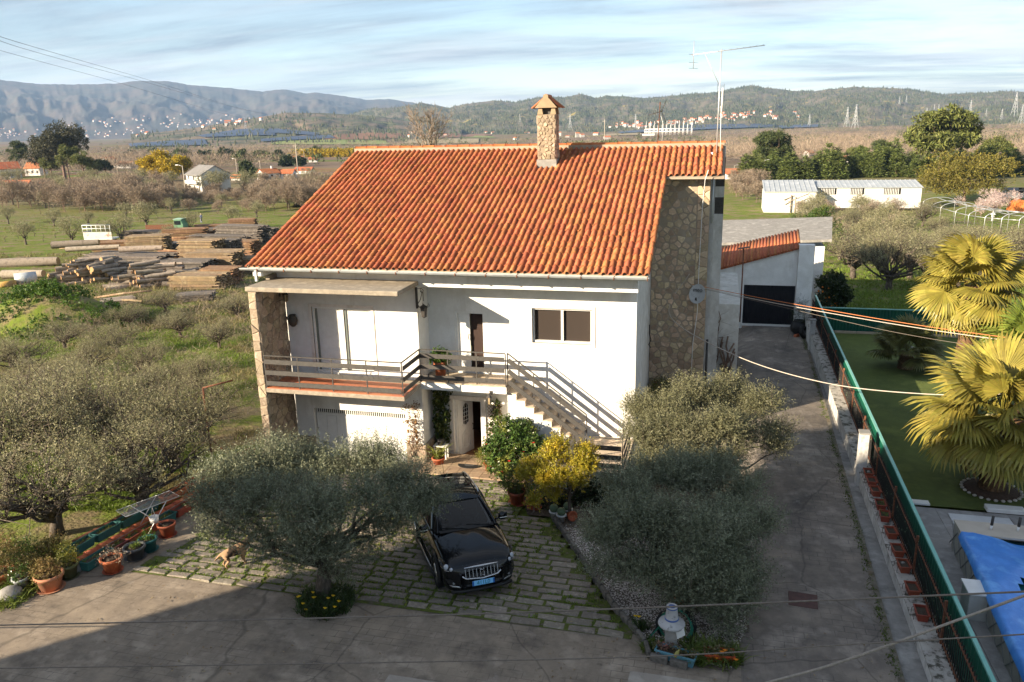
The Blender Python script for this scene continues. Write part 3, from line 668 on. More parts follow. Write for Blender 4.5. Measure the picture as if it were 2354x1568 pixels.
# ---------------------------------------------------------------- openings, balcony, stairs
# balcony window with roller shutters
wn_ = hb(); x0, x1, z0, z1 = -13.35, -11.15, 2.3, 4.62
for a, c in (((x0, .84, z0), (x0 + .07, .93, z1)), ((x1 - .07, .84, z0), (x1, .93, z1)), ((x0 + .07, .84, z1 - .07), (x1 - .07, .93, z1)), ((x0 + .07, .84, z0), (x1 - .07, .93, z0 + .06)), (((x0 + x1) / 2 - .05, .85, z0 + .06), ((x0 + x1) / 2 + .05, .94, z1 - .07))): wn_.box(a, c)
win = wn_.build('window', white_p, house)
for xa, xb in ((x0 + .08, (x0 + x1) / 2 - .06), ((x0 + x1) / 2 + .06, x1 - .08)):
    s = hb(); n = 50; hh = (z1 - .08 - z0 - .07) / n
    for i in range(n):
        za = z0 + .065 + i * hh; s.add([(xa, .935, za), (xb, .935, za), (xb, .915, za + hh * .5), (xa, .915, za + hh * .5), (xb, .935, za + hh * .97), (xa, .935, za + hh * .97)], [(0, 1, 2, 3), (3, 2, 4, 5)])
    s.build('roller_shutter', white_p, win)
    g = hb(); g.box((xa, .885, z0 + .07), (xa + .075, .90, z1 - .08)); g.build('pane', M('greenish glass', [(.16, .18, .16)], 1, .1), win)
fr = hb()
for a, c in (((x0 - .1, .775, z0 - .05), (x0, .86, z1 + .1)), ((x1, .775, z0 - .05), (x1 + .1, .86, z1 + .1)), ((x0, .775, z1), (x1, .86, z1 + .1))): fr.box(a, c)
fr.build('window_surround', M('pale marble', [(.66, .60, .54), (.72, .67, .62), (.58, .52, .45)], 3, .5), win)
# window of the right part
x0, x1, z0, z1 = -5.86, -3.86, 3.42, 4.60
wn_ = hb()
for a, c in (((x0, 1.86, z0), (x0 + .06, 1.95, z1)), ((x1 - .06, 1.86, z0), (x1, 1.95, z1)), ((x0 + .06, 1.86, z1 - .06), (x1 - .06, 1.95, z1)), ((x0 + .06, 1.86, z0), (x1 - .06, 1.95, z0 + .07)), (((x0 + x1) / 2 - .04, 1.87, z0 + .07), ((x0 + x1) / 2 + .04, 1.96, z1 - .06))): wn_.box(a, c)
win = wn_.build('window', white_p, house)
s = hb()
for i in range(9):
    za = z1 - .06 - (i + 1) * .05; s.add([(x0 + .07, 1.99, za), (x1 - .07, 1.99, za), (x1 - .07, 1.97, za + .025), (x0 + .07, 1.97, za + .025), (x1 - .07, 1.99, za + .049), (x0 + .07, 1.99, za + .049)], [(0, 1, 2, 3), (3, 2, 4, 5)])
s.build('roller_shutter', white_p, win)
hb().box((x0 + .06, 1.955, z0 + .07), (x1 - .06, 1.962, z1 - .06)).build('pane', M('clear pane', [(.05, .04, .035)], 1, .05), win)
cu = hb(); vs = []
for i in range(41):
    x = x0 + .08 + (x1 - x0 - .16) * i / 40; y = 2.03 + .018 * math.sin(i * 1.9); vs += [(x, y, z0), (x, y, z1)]
cu.add(vs, [(2 * i, 2 * i + 2, 2 * i + 3, 2 * i + 1) for i in range(40)], True); cu.build('curtain', M('brown curtain', [(.13, .075, .055), (.10, .055, .04)], 5, .9), win)
fr = hb()
for a, c in (((x0 - .11, 1.775, z0 - .1), (x0, 1.87, z1 + .1)), ((x1, 1.775, z0 - .1), (x1 + .11, 1.87, z1 + .1)), ((x0, 1.775, z1), (x1, 1.87, z1 + .1)), ((x0, 1.765, z0 - .1), (x1, 1.87, z0))): fr.box(a, c)
fr.build('window_surround', MATS['pale marble'], win)
# upper door in the recess
d = hb().box((-8.55, 1.84, 2.27), (-8.47, 1.95, 4.4)).box((-7.58, 1.84, 2.27), (-7.5, 1.95, 4.4)).box((-8.47, 1.84, 4.32), (-7.58, 1.95, 4.4)).build('door', white_p, house)
lf = hb().box((-8.46, 1.9, 2.28), (-8.06, 1.95, 4.31)).build('door_leaf', white_p, d); hb().tube([(-8.12, 1.86, 3.6), (-8.1, 1.84, 3.5), (-8.12, 1.86, 3.4)], .015, 6).build('handle', iron, d)
hb().box((-8.05, 2.0, 2.28), (-7.59, 2.04, 4.31)).build('curtain', M('plum curtain', [(.035, .022, .018), (.05, .03, .025)], 6, .9, stretch=(6, 1, .2)), d)
# front door, ajar, with the dark hall behind
d = hb().box((DX0, 1.86, DZ0), (DX0 + .07, 1.98, DZ1)).box((DX1 - .07, 1.86, DZ0), (DX1, 1.98, DZ1)).box((DX0 + .07, 1.86, DZ1 - .07), (DX1 - .07, 1.98, DZ1)).build('door', white_p, house)
fr = hb().box((DX0 - .14, 1.74, -1.05), (DX0 - .005, 1.9, DZ1 + .005)).box((DX1 + .005, 1.74, -1.05), (DX1 + .14, 1.9, DZ1 + .005)).box((DX0 - .16, 1.73, DZ1 + .005), (DX1 + .16, 1.9, DZ1 + .14)).build('door_surround', MATS['pale marble'], d)
ang = R_(68); hx, hy = DX0 + .09, 1.96; du = Vector((math.cos(ang), math.sin(ang), 0)); dn = Vector((math.sin(ang), -math.cos(ang), 0)); hgt = DZ1 - .09 - DZ0 - .02; wd = .84
def dl(a, z, k=0): return Vector((hx, hy, DZ0 + .02)) + du * a + dn * k + Vector((0, 0, z))
leaf = hb(); leaf.slab([dl(0, 0), dl(wd, 0), dl(wd, hgt), dl(0, hgt)], dn * -.05).build('door_leaf', white_p, d) if False else None
lm = hb(); lm.slab([dl(0, 0), dl(wd, 0), dl(wd, hgt), dl(0, hgt)], dn * -.05); leaf = lm.build('door_leaf', white_p, d)
def frame_ring(pts, w, k, mat, name):
    c = sum((Vector((p[0], p[1], 0)) for p in pts), Vector()) / len(pts); inn = [(c.x + (p[0] - c.x) * (1 - w), c.y + (p[1] - c.y) * (1 - w)) for p in pts]; n = len(pts)
    mb = hb(); vs = [dl(a, z, .001) for a, z in pts] + [dl(a, z, k) for a, z in pts] + [dl(a, z, k) for a, z in inn] + [dl(a, z, .001) for a, z in inn]
    mb.add(vs, [(i + s * n, (i + 1) % n + s * n, (i + 1) % n + (s + 1) * n, i + (s + 1) * n) for s in range(3) for i in range(n)]); return mb.build(name, mat, d)
lite = [(.27, 1.12), (.27, 1.75), (.32, 1.86), (.42, 1.91), (.52, 1.86), (.57, 1.75), (.57, 1.12), (.42, 1.05)]
frame_ring([(.42 + (a - .42) * 1.22, 1.5 + (z - 1.5) * 1.12) for a, z in lite], .16, .02, white_p, 'door_moulding')
mb = hb(); mb.slab([dl(a, z, .004) for a, z in lite], dn * -.003); mb.build('pane', glass, d)
mb = hb()
for a in (.36, .48): mb.beam(dl(a, 1.1, .006), dl(a, 1.88, .006), .012, .008, dn)
for z in (1.25, 1.4, 1.55, 1.7): mb.beam(dl(.27, z, .006), dl(.57, z, .006), .012, .008, dn)
mb.build('pane_bars', white_p, d)
frame_ring([(.18, .18), (.18, .72), (.42, .92), (.66, .72), (.66, .18)], .14, .02, white_p, 'door_moulding'); frame_ring([(.28, .28), (.28, .66), (.42, .78), (.56, .66), (.56, .28)], .2, .016, white_p, 'door_moulding')
mb = hb(); mb.tube([dl(.77, 1.02, .01), dl(.77, 1.0, .06), dl(.76, .86, .07), dl(.77, .78, .03)], .014, 6); mb.build('handle', iron, d)
hl = hb(); hl.box((-9.3, 4.6, -1.0), (-7.2, 4.7, 1.6)); hl.box((-9.3, 2.06, -1.0), (-9.2, 4.6, 1.6)); hl.box((-7.3, 2.06, -1.0), (-7.2, 4.6, 1.6)); hl.box((-9.2, 2.06, 1.5), (-7.3, 4.6, 1.6)); hl.build('hall_wall', M('brown hall wall', [(.10, .06, .04)], 2, .9), house)
hb().box((-9.2, 1.8, -1.08), (-7.3, 4.6, -1.0)).build('hall_floor', wood_floor, house)
hb().box((-7.72, 2.5, .2), (-7.45, 3.1, .24)).build('hall_shelf', wood_floor, house)
# garage door and grille
gd = hb(); gd.box((GX0 + .02, .95, -1.3), (GX1 - .02, .99, .66)); gdo = gd.build('garage_door', white_p, house)
for i in range(9): hb().box((GX0 + .05 + i * .378, .93, -1.28), (GX0 + .05 + i * .378 + .362, .95, .64)).build('door_panel', white_p, gdo)
gr = hb(); gr.box((GX0 + .02, .95, .66), (GX1 - .02, .99, .72)); gr.build('door_rail', white_p, gdo)
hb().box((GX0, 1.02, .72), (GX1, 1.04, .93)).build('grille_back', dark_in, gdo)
gr = hb()
for i in range(44):
    x = GX0 + .06 + i * .078; gr.box((x, .93, .72), (x + .028, .955, .93))
gr.build('grille', white_p, gdo)
# balconies and railings
def railing(parent, pts, off, planks=(.18, .55, .92), top=1.12, hrail=True, post_at=1.0, mat=None, first=True):
    """posts, planks and a handrail along a polyline of floor points"""
    mat = mat or rail_m
    for i in range(len(pts) - 1):
        p = Vector(pts[i]); q = Vector(pts[i + 1]); L_ = (q - p).length; n = max(1, round(L_ / post_at))
        for k in range(n + 1):
            if k == 0 and i > 0: continue
            s = p.lerp(q, k / n); MB(off).box((s.x - .016, s.y - .016, s.z), (s.x + .016, s.y + .016, s.z + top - .01)).build('post', mat, parent)
        up = Vector((0, 0, 1)); sd = (q - p).cross(up).normalized() * .032
        for h in planks:
            MB(off).beam(p + up * h + sd + (q - p).normalized() * .03, q + up * h + sd - (q - p).normalized() * .03, .024, .15).build('rail_plank', mat, parent)
        MB(off).beam(p + up * top, q + up * top, .045, .03).build('handrail', mat, parent)
bal = hb().box((-14.3, -.95, 2.06), (-9.4, .8, 2.20)).box((-9.5, .58, 2.0), (-6.47, 1.8, 2.2)).build('balcony', concrete, house)
bevel(bal, .012)
def tiles(parent, off, x0, x1, y0, y1, z, s, mat, name='floor_tile', gap=.006, th=.025):
    nx = max(1, round((x1 - x0) / s)); ny = max(1, round((y1 - y0) / s)); dx_ = (x1 - x0) / nx; dy_ = (y1 - y0) / ny
    for i in range(nx):
        for j in range(ny): MB(off).box((x0 + i * dx_ + gap / 2, y0 + j * dy_ + gap / 2, z), (x0 + (i + 1) * dx_ - gap / 2, y0 + (j + 1) * dy_ - gap / 2, z + th)).build(name, mat, parent)
tiles(bal, HO, -14.28, -9.42, -.93, .3, 2.201, .41, tile_floor)
tiles(bal, HO, -9.4, -6.5, .6, 1.78, 2.201, .40, marble)
hb().box((-9.5, .54, 1.98), (-6.46, .578, 2.2)).build('slab_edge', plaster, bal)
railing(bal, [(-14.28, -.90, 2.2), (-9.46, -.90, 2.2), (-9.46, .66, 2.2), (-6.5, .66, 2.2)], HO, post_at=1.18)
# stairs: flight, landing, lower flight
LZ = .25
st = hb(); nst = 9; run = 2.62 / nst; rise = (2.2 - LZ) / nst
pts = [(-6.47, -1.1), (-6.47, 2.2)]
for i in range(nst):
    x = -6.47 + i * run; z = 2.2 - (i + 1) * rise; pts += [(x, z - .03), (x + run, z - .03)]
pts += [(-3.85, -1.1)]
prf = [pts[0], pts[1]]
for i in range(nst):
    x = -6.47 + i * run; prf += [(x, 2.2 - (i + 1) * rise - .03), (x + run, 2.2 - (i + 1) * rise - .03)]
prf += [(-3.85, -1.1)]
# outline filled step by step (columns) so the side stays flat
for i in range(nst): st.box((-6.47 + i * run, .70, -1.15), (-6.47 + (i + 1) * run, 1.8, 2.2 - (i + 1) * rise - .03))
stair = st.build('staircase', plaster, house)
for i in range(nst - 1):
    x = -6.47 + i * run; z = 2.2 - (i + 1) * rise
    hb().box((x - .005, .67, z - .03), (x + run + .035, 1.79, z)).build('step', marble, stair)
    hb().box((x + run, .69, z - rise), (x + run + .015, 1.79, z - .032)).build('riser', marble, stair)
# landing
ld = hb().box((-3.85, -1.0, LZ - .19), (-2.46, 1.8, LZ - .03)).box((-3.7, -.7, -.9), (-3.5, -.5, LZ - .19)).box((-2.8, -.7, -.9), (-2.6, -.5, LZ - .19)).box((-3.85, 1.0, -1), (-2.46, 1.8, LZ - .19)).build('landing', conc_grey, house)
tiles(ld, HO, -3.85, -2.44, -1.02, 1.79, LZ - .029, .47, marble, 'landing_slab', .006, .03)
n2 = 4; r2_ = (LZ + .62) / n2
lf_ = hb()
for i in range(n2 - 1): lf_.box((-3.85 - (i + 1) * .31, -1.0, -.9), (-3.85 - i * .31, .32, LZ - (i + 1) * r2_ - .03))
low = lf_.build('lower_stairs', plaster_old, house)
for i in range(n2 - 1): hb().box((-3.85 - (i + 1) * .31 - .02, -1.03, LZ - (i + 1) * r2_ - .029), (-3.85 - i * .31, .33, LZ - (i + 1) * r2_)).build('step', marble, low)
railing(stair, [(-6.45, .73, 2.2), (-3.86, .73, LZ + .02)], HO, post_at=1.05)
railing(low, [(-3.87, .30, LZ), (-5.1, .30, LZ - .92)], HO, post_at=.7, planks=(.30, .62), top=1.08)
railing(low, [(-5.1, -.97, LZ - .92), (-3.95, -.97, LZ)], HO, post_at=.7, planks=(.30, .62), top=1.08)
railing(ld, [(-3.93, -.97, LZ), (-2.5, -.97, LZ), (-2.5, .9, LZ)], HO, planks=(.2, .48, .78), top=1.08, post_at=1.3)
# low wall parapet tile planter on the stair foot
# ---------------------------------------------------------------- fittings that hang on or stand on the house
def lantern(name, loc, label, sc=1.0, rz=0):
    r = empty(name, loc, label, 'lantern', None, rz)
    MB().tube([(0, 0, 0), (0, -.12, .10), (0, -.22, .06)], .014 * sc, 6).box((-.05, -.012, -.10), (.05, .0, .12)).build('bracket', iron, r)
    MB((0, 0, 0)).lathe([(.03, .04), (.085, -.02), (.07, -.02), (.06, -.24), (.035, -.27)], (0, -.22, 0), 6, False).build('glass', M('amber lamp glass', [(.42, .33, .20), (.30, .22, .12)], 8, .2), r)
    b_ = MB()
    for k in range(6):
        a = k * math.pi / 3; b_.tube([(.085 * math.cos(a), -.22 + .085 * math.sin(a), -.02), (.062 * math.cos(a), -.22 + .062 * math.sin(a), -.24)], .007, 4)
    b_.lathe([(0, .10), (.02, .07), (.10, -.02)], (0, -.22, 0), 6, False); b_.build('cage', iron, r); return r
lantern('wall_lantern', (-6.98, .53, 1.95), 'small amber lantern under the balcony slab edge beside the stairs')
lantern('wall_lantern', (-7.15, 1.79, 1.15), 'dark iron lantern on the wall right of the open front door')
lantern('wall_lantern', (-14.3, .45, 5.1), 'glass lantern on the inner stone face under the concrete canopy', rz=R_(90))
# scrolled bracket lantern hanging at the corner of the room
r = empty('hanging_lantern', (-9.44, .70, 5.25), 'wrought iron lantern hanging on a scrolled bracket at the balcony corner', 'lantern')
b = MB().box((-.06, .0, -.55), (-.0, .08, .15)).tube([(0, .04, .1), (.16, .03, .12), (.22, .03, .05), (.17, .03, -.02), (.11, .03, .03)], .012, 6).tube([(0, .04, -.4), (.1, .03, -.25), (.16, .03, -.05), (.13, .03, .1)], .012, 6); b.build('bracket', iron, r)
b = MB()
for i in range(7): b.lathe([(.012, -.02), (.018, 0), (.012, .02)], (.2, .03, .0 - i * .045), 5)
b.build('chain', iron, r)
b = MB().lathe([(0, .14), (.03, .1), (.15, .02), (.13, .02), (.09, -.30), (.03, -.34)], (.2, .03, -.52), 6, False); b.build('lamp_cage', iron, r)
b = MB().lathe([(.12, .0), (.085, -.27)], (.2, .03, -.52), 6, False); b.build('glass', MATS['amber lamp glass'], r)
b = MB()
for k in range(6):
    a = k * math.pi / 3; c_, s_ = math.cos(a), math.sin(a); b.tube([(.2 + .12 * c_, .03 + .12 * s_, -.5), (.2 + .2 * c_, .03 + .2 * s_, -.47), (.2 + .2 * c_, .03 + .2 * s_, -.40)], .009, 4)
b.build('scroll', iron, r)
# half jar on the wall
r = empty('wall_jar', (-14.02, .8, 4.12), 'dark clay jar fixed to the wall left of the shuttered window', 'jar')
MB().lathe([(.06, -.2), (.13, -.12), (.165, 0), (.15, .1), (.1, .16), (.12, .21), (.10, .21), (.08, .15)], (0, -.13, 0), 18).build('body', M('dark clay', [(.05, .042, .035), (.075, .06, .048)], 8, .6, .2), r)
MB().lathe([(.0, .14), (.085, .145)], (0, -.13, 0), 14).build('mouth', terra, r)
MB().tube([(-.11, -.15, .16), (-.19, -.18, .14), (-.16, -.18, .03)], .02, 6).build('handle', MATS['dark clay'], r)
# satellite dish
r = empty('satellite_dish', (-.66, 7.02, 4.2), 'round grey satellite dish on the stone wall with dark lettering', 'satellite dish')
nd = Vector((-.30, -.88, .36)).normalized(); q = nd.to_track_quat('Z', 'Y')
b = MB(); b.lathe([(0, 0), (.12, .008), (.22, .03), (.31, .06), (.315, .062), (.31, .05), (.22, .015), (0, -.02)], (0, 0, 0), 28); dish = b.build('reflector', overlay(M('dish paint', [(.46, .46, .45), (.40, .40, .39)], 7, .5), (.12, .12, .11), 14, .58, .68, .8), r)
dish.location = (0, -.35, 0); dish.rotation_euler = q.to_euler(); dish.scale = (1, 1.18, 1)
MB().tube([(0, 0, -.1), (0, -.3, -.02)], .02, 6).build('bracket', iron, r)
MB().tube([(0, -.32, -.28), (-.05, -.75, -.12)], .012, 6).lathe([(.03, -.05), (.03, .05)], (-.05, -.76, -.1), 8).build('feed_arm', iron, r)
cu_ = bpy.data.curves.new('lettering', 'FONT'); cu_.body = 'meo'; cu_.size = .2; cu_.align_x = 'CENTER'; cu_.extrude = .0015
lt0 = bpy.data.objects.new('tmp_text', cu_); dg_ = bpy.context.evaluated_depsgraph_get(); COL.objects.link(lt0); lme = bpy.data.meshes.new_from_object(lt0.evaluated_get(bpy.context.evaluated_depsgraph_get())); bpy.data.objects.remove(lt0); lt = obj_from('lettering', lme, dish, (0, .06, .062)); lme.materials.clear(); lme.materials.append(black_pl)
lt.rotation_euler = (0, 0, math.pi if False else 0)
# antennas
r = empty('tv_antenna', (-.22, 8.3, 8.95), 'tall grey mast with a long white yagi aerial at the right end of the roof', 'antenna')
MB().tube([(0, 0, -.5), (.01, 0, 2.0), (.03, 0, 3.95)], .022, 8).build('mast', alu, r)
MB().tube([(-1.03, -.10, 3.78), (1.52, .10, 4.02)], .014, 6).tube([(-.55, -.05, 3.80), (0.0, 0, 2.7)], .011, 6).build('boom', alu, r)
b = MB()
for i in range(11):
    x = -.75 + i * .22; z = 3.80 + (x + .75) * .094; b.tube([(x, -.22, z + .02), (x, .24, z + .02)], .006, 4)
b.build('element', iron, r)
MB().tube([(-.95, -.1, 4.25), (-.95, -.1, 3.30)], .012, 6).build('reflector_post', alu, r)
b = MB()
for z in (4.0 - .2, 3.52, 3.32): b.tube([(-1.1, -.25, z), (-.8, .2, z)], .008, 4)
b.build('reflector_rod', iron, r)
MB().tube([(.06, .02, 1.9), (.10, .02, 2.0), (.12, .02, .95), (.16, .02, .3)], .012, 5).tube([(.13, 0, 1.75), (.13, 0, 2.6)], .03, 6).build('feed_cable', white_p, r)
b = MB()
for i in range(9): b.tube([(-.06, -.05, 2.3 + i * .05), (.18, .08, 2.3 + i * .05)], .005, 4)
for x in (-.06, .18): b.tube([(x, x * .5, 2.25), (x, x * .5, 2.75)], .006, 4)
b.build('panel_grid', iron, r)
MB().box((-.2, -.05, .05), (-.12, .05, .32)).build('amplifier_box', white_p, r)
r = empty('tv_antenna', (-2.47, 9.3, 9.7), 'small dark aerial on a rusty mast behind the ridge tiles', 'antenna')
MB().tube([(0, 0, -.2), (.06, 0, 1.45)], .018, 6).build('mast', rust, r)
b = MB()
b.tube([(-.35, -.15, .98), (.18, .05, 1.12)], .012, 5)
for i in range(6):
    x = -.35 + i * .08; b.tube([(x, -.18, .98 + i * .02 - .12), (x, .02, .98 + i * .02 + .12)], .008, 4)
for sz in (-1, 1):
    for i in range(5): b.tube([(.15 + .03 * i, -.25, 1.1 + sz * (.05 + .08 * i)), (.15 + .03 * i, .3, 1.1 + sz * (.05 + .08 * i))], .006, 4)
    b.tube([(.1, -.2, 1.1), (.3, -.2, 1.1 + sz * .42)], .008, 4); b.tube([(.1, .25, 1.1), (.3, .25, 1.1 + sz * .42)], .008, 4)
b.build('element', iron, r)
MB().tube([(.16, .02, -.2), (.2, .02, .6), (.08, .02, 1.0)], .008, 4).build('feed_cable', white_p, r)
# ---------------------------------------------------------------- yard sheets
def sheet(name, xs, ys, mat, off=0.0, fx=None, inside=None, kind='structure', jit=0, seed=0):
    """a grid that follows the ground; xs may be functions of y: list of (x0(y), x1(y))"""
    V = []; F = []; nx = len(xs); ny = len(ys)
    for y in ys:
        for x in xs:
            X = fx(x, y) if fx else x
            V.append((X, y, T(X, y) + off + (jit * float(fbm(X * 1.3, y * 1.3, seed)) if jit else 0)))
    for j in range(ny - 1):
        for i in range(nx - 1):
            q = (j * nx + i, j * nx + i + 1, (j + 1) * nx + i + 1, (j + 1) * nx + i)
            if inside:
                c = np.mean([V[k] for k in q], 0)
                if not inside(c[0], c[1]): continue
            F.append(q)
    o = obj_from(name, np_mesh(name, np.array(V), np.array(F), mat, True)); tag(o, kind=kind); return o
def stamped(name, cols, line, bw, bh, amt):
    ma = M(name, cols, 1.1, .9, .6, 30, detail=8); t = ma.node_tree; N = t.nodes; L = t.links.new; bs = N['Principled BSDF']; src = bs.inputs['Base Color'].links[0].from_socket
    g = N.new('ShaderNodeNewGeometry'); br = N.new('ShaderNodeTexBrick'); br.inputs['Scale'].default_value = 1; br.inputs['Brick Width'].default_value = bw; br.inputs['Row Height'].default_value = bh; br.inputs['Mortar Size'].default_value = .008; br.inputs['Mortar Smooth'].default_value = .4
    L(g.outputs['Position'], br.inputs['Vector'])
    no = N.new('ShaderNodeTexNoise'); no.inputs['Scale'].default_value = .9; no.inputs['Detail'].default_value = 4; L(g.outputs['Position'], no.inputs['Vector'])
    mr = N.new('ShaderNodeMapRange'); mr.inputs[1].default_value = .42; mr.inputs[2].default_value = .62; mr.inputs[3].default_value = 0; mr.inputs[4].default_value = amt; L(no.outputs[0], mr.inputs[0])
    mu = N.new('ShaderNodeMath'); mu.operation = 'MULTIPLY'; L(br.outputs['Fac'], mu.inputs[0]); L(mr.outputs[0], mu.inputs[1])
    mi = N.new('ShaderNodeMix'); mi.data_type = 'RGBA'; L(mu.outputs[0], mi.inputs[0]); L(src, mi.inputs[6]); mi.inputs[7].default_value = (*line, 1)
    ns = N.new('ShaderNodeTexNoise'); ns.inputs['Scale'].default_value = 1.6; L(g.outputs['Position'], ns.inputs['Vector']); mxv = N.new('ShaderNodeMix'); mxv.data_type = 'RGBA'; mxv.inputs[0].default_value = .16; L(g.outputs['Position'], mxv.inputs[6]); L(ns.outputs['Color'], mxv.inputs[7])
    vo = N.new('ShaderNodeTexVoronoi'); vo.feature = 'DISTANCE_TO_EDGE'; vo.inputs['Scale'].default_value = .27; L(mxv.outputs[2], vo.inputs['Vector'])
    m3 = N.new('ShaderNodeMapRange'); m3.inputs[1].default_value = .0015; m3.inputs[2].default_value = .006; m3.inputs[3].default_value = .42; m3.inputs[4].default_value = 0; L(vo.outputs['Distance'], m3.inputs[0])
    m4 = N.new('ShaderNodeMix'); m4.data_type = 'RGBA'; L(m3.outputs[0], m4.inputs[0]); L(mi.outputs[2], m4.inputs[6]); m4.inputs[7].default_value = (.045, .04, .033, 1); L(m4.outputs[2], bs.inputs['Base Color'])
    return ma
yard_m = stamped('stamped yard concrete', [(.29, .235, .175), (.21, .17, .13), (.35, .29, .225)], (.06, .052, .045), .42, .21, .7)
overlay(yard_m, (.06, .05, .042), .8, .50, .70, .8, detail=11); overlay(yard_m, (.05, .045, .038), 5, .6, .68, .5, detail=9); overlay(yard_m, (.30, .265, .23), 1.4, .62, .74, .6, detail=8)
drive_m = stamped('driveway concrete', [(.25, .21, .17), (.165, .14, .118), (.32, .275, .23)], (.05, .047, .045), .42, .21, .8)
overlay(drive_m, (.045, .042, .04), .55, .50, .72, .8, (1, .45, 1), 9); overlay(drive_m, (.30, .285, .265), 1.1, .62, .73, .55, (1, .5, 1), 8)
GUT = lambda y: 3.80 + .028 * (y + 8.5)
WX = lambda y: 4.28 + .012 * (y + 8)
ysd = np.concatenate([np.arange(-22, -8.5, 1.5), np.arange(-8.5, 24.1, .75)])
def bedline(y): return float(np.interp(y, [-8.9, -8.67, -7.46, -4.86, -2.66], [-.9, -1.04, -1.87, -3.21, -4.33]))
sheet('concrete_yard', np.concatenate([np.arange(-40, -16, 3), np.arange(-16, .81, .7)]), np.arange(-22, -8.39, .85), yard_m, 0.0)
sheet('concrete_yard', np.linspace(-15.3, -9.0, 16), np.arange(-8.4, .9, .6), yard_m, -.012)
sheet('driveway', np.linspace(0, 1, 12), ysd, drive_m, 0.0, fx=lambda s, y: (.8 if y < 1 else .8 - 3.2 * min(1, (y - 1) / 4)) * (1 - s) + GUT(y) * s)
sheet('gutter_channel', np.linspace(0, 1, 5), ysd, conc_grey, -.06, fx=lambda s, y: GUT(y) + .02 + (WX(y) - GUT(y)) * s)
mm_ = MB()
for a, c in zip(ysd[:-1], ysd[1:]): mm_.add([(GUT(a) - .10, a, T(3, a) + .002), (GUT(a) + .03, a, T(3, a) + .012), (GUT(c) + .03, c, T(3, c) + .012), (GUT(c) - .10, c, T(3, c) + .002), (GUT(a) + .03, a, T(3, a) - .07), (GUT(c) + .03, c, T(3, c) - .07)], [(0, 1, 2, 3), (1, 4, 5, 2)])
tag(mm_.build('kerb', overlay(M('mossy kerb', [(.10, .085, .06), (.17, .15, .12), (.075, .075, .04)], 3, 1, .8, 30), (.19, .10, .03), 1.6, .6, .7, .8)), kind='structure')
rng = np.random.default_rng(77)
pale_m = overlay(M('pale yard slab', [(.36, .315, .265), (.28, .245, .205), (.42, .375, .32)], 1.2, .92, .5, 26, detail=8), (.11, .095, .08), .9, .55, .75, .7, detail=9)
for a_, b_, c_, d_ in ((-5.9, -1.35, -22, -10.75), (-1.33, .78, -22, -9.6)): sheet('concrete_yard', np.linspace(a_, b_, 6), np.linspace(c_, d_, 8), pale_m, .006, fx=lambda x, y: x + .04 * (y + 10))
# moss and dead leaves along the drive's edge
def blades(name, pts, h, mat, seed, n=7, w=.012, spread=.6, lean=.5, hj=.5):
    """tufts of thin blades at pts"""
    rg = np.random.default_rng(seed); P = np.repeat(np.array(pts, float), n, 0); k = len(P)
    P = P + np.stack([rg.normal(size=k) * .03 * spread, rg.normal(size=k) * .03 * spread, np.zeros(k)], -1)
    d = unit(np.stack([rg.normal(size=k) * lean, rg.normal(size=k) * lean, np.ones(k)], -1)); H = h * rg.uniform(1 - hj, 1 + hj, (k, 1)); a = rg.uniform(0, 6.28, k)
    s = np.stack([np.cos(a), np.sin(a), np.zeros(k)], -1) * w; bend = unit(np.stack([d[:, 0], d[:, 1], np.zeros(k)], -1)) * H * .3
    m1 = P + d * H * .55; tp = P + d * H + bend - np.array([0, 0, 1]) * H * .12
    V = np.stack([P - s, P + s, m1 + s * .8, tp, m1 - s * .8], 1).reshape(-1, 3); b = np.arange(k)[:, None] * 5
    F = np.concatenate([b + np.array([[0, 1, 2, 4]]), b + np.array([[4, 2, 3, 3]])])
    F3 = F.copy(); V4 = V
    tri = np.concatenate([b + np.array([[0, 1, 2]]), b + np.array([[0, 2, 4]]), b + np.array([[4, 2, 3]])])
    o = obj_from(name, np_mesh(name, V4, tri, mat)); return o
pts = []
for i in range(900):
    y = rng.uniform(-11, 22); x = GUT(y) - .03 - abs(rng.normal()) * .07
    if fbm(x * .3, y * .9, 4) > -.12: pts.append((x, y, T(x, y)))
tag(blades('moss', pts, .035, moss_m, 5, 5, .012, 1.2, 1.0), kind='stuff')
lp = []
for i in range(1500):
    x = rng.uniform(-15, 3.8); y = rng.uniform(-13, 6) if x > 1 else rng.uniform(-13, -.5)
    if fbm(x * .5, y * .5, 88) > -.05: lp.append((x, y, T(x, y) + .03 + (.03 if y > -8.5 and x < 0 else 0)))
lp = np.array(lp); V, F = leaf_cloud(rng, lp, unit(np.stack([rng.normal(size=len(lp)), rng.normal(size=len(lp)), np.full(len(lp), .12)], -1)), 2, .05, .065, .022, .25); V[:, 2] = np.repeat(lp[:, 2], 8) + rng.uniform(-.012, .012, len(V)); tag(obj_from('leaf_litter', np_mesh('leaf_litter', V, F, leafm('fallen leaf', [(.30, .22, .12), (.20, .14, .075), (.38, .31, .18)]))), kind='stuff')
# manhole
r = empty('manhole_cover', gp(1845, 1380), 'square rusty manhole cover set into the grey driveway', 'manhole cover', rz=R_(-4))
bevel(MB().box((-.31, -.29, -.05), (.31, .29, .015)).build('cover', M('rusty cover', [(.085, .05, .045), (.12, .065, .055)], 9, .9, .5, 60), r), .01)
b = MB().box((-.35, -.33, -.05), (-.315, .33, .012)).box((.315, -.33, -.05), (.35, .33, .012)).box((-.315, -.33, -.05), (.315, -.295, .012)).box((-.315, .295, -.05), (.315, .33, .012)); b.build('frame', drive_m, r)
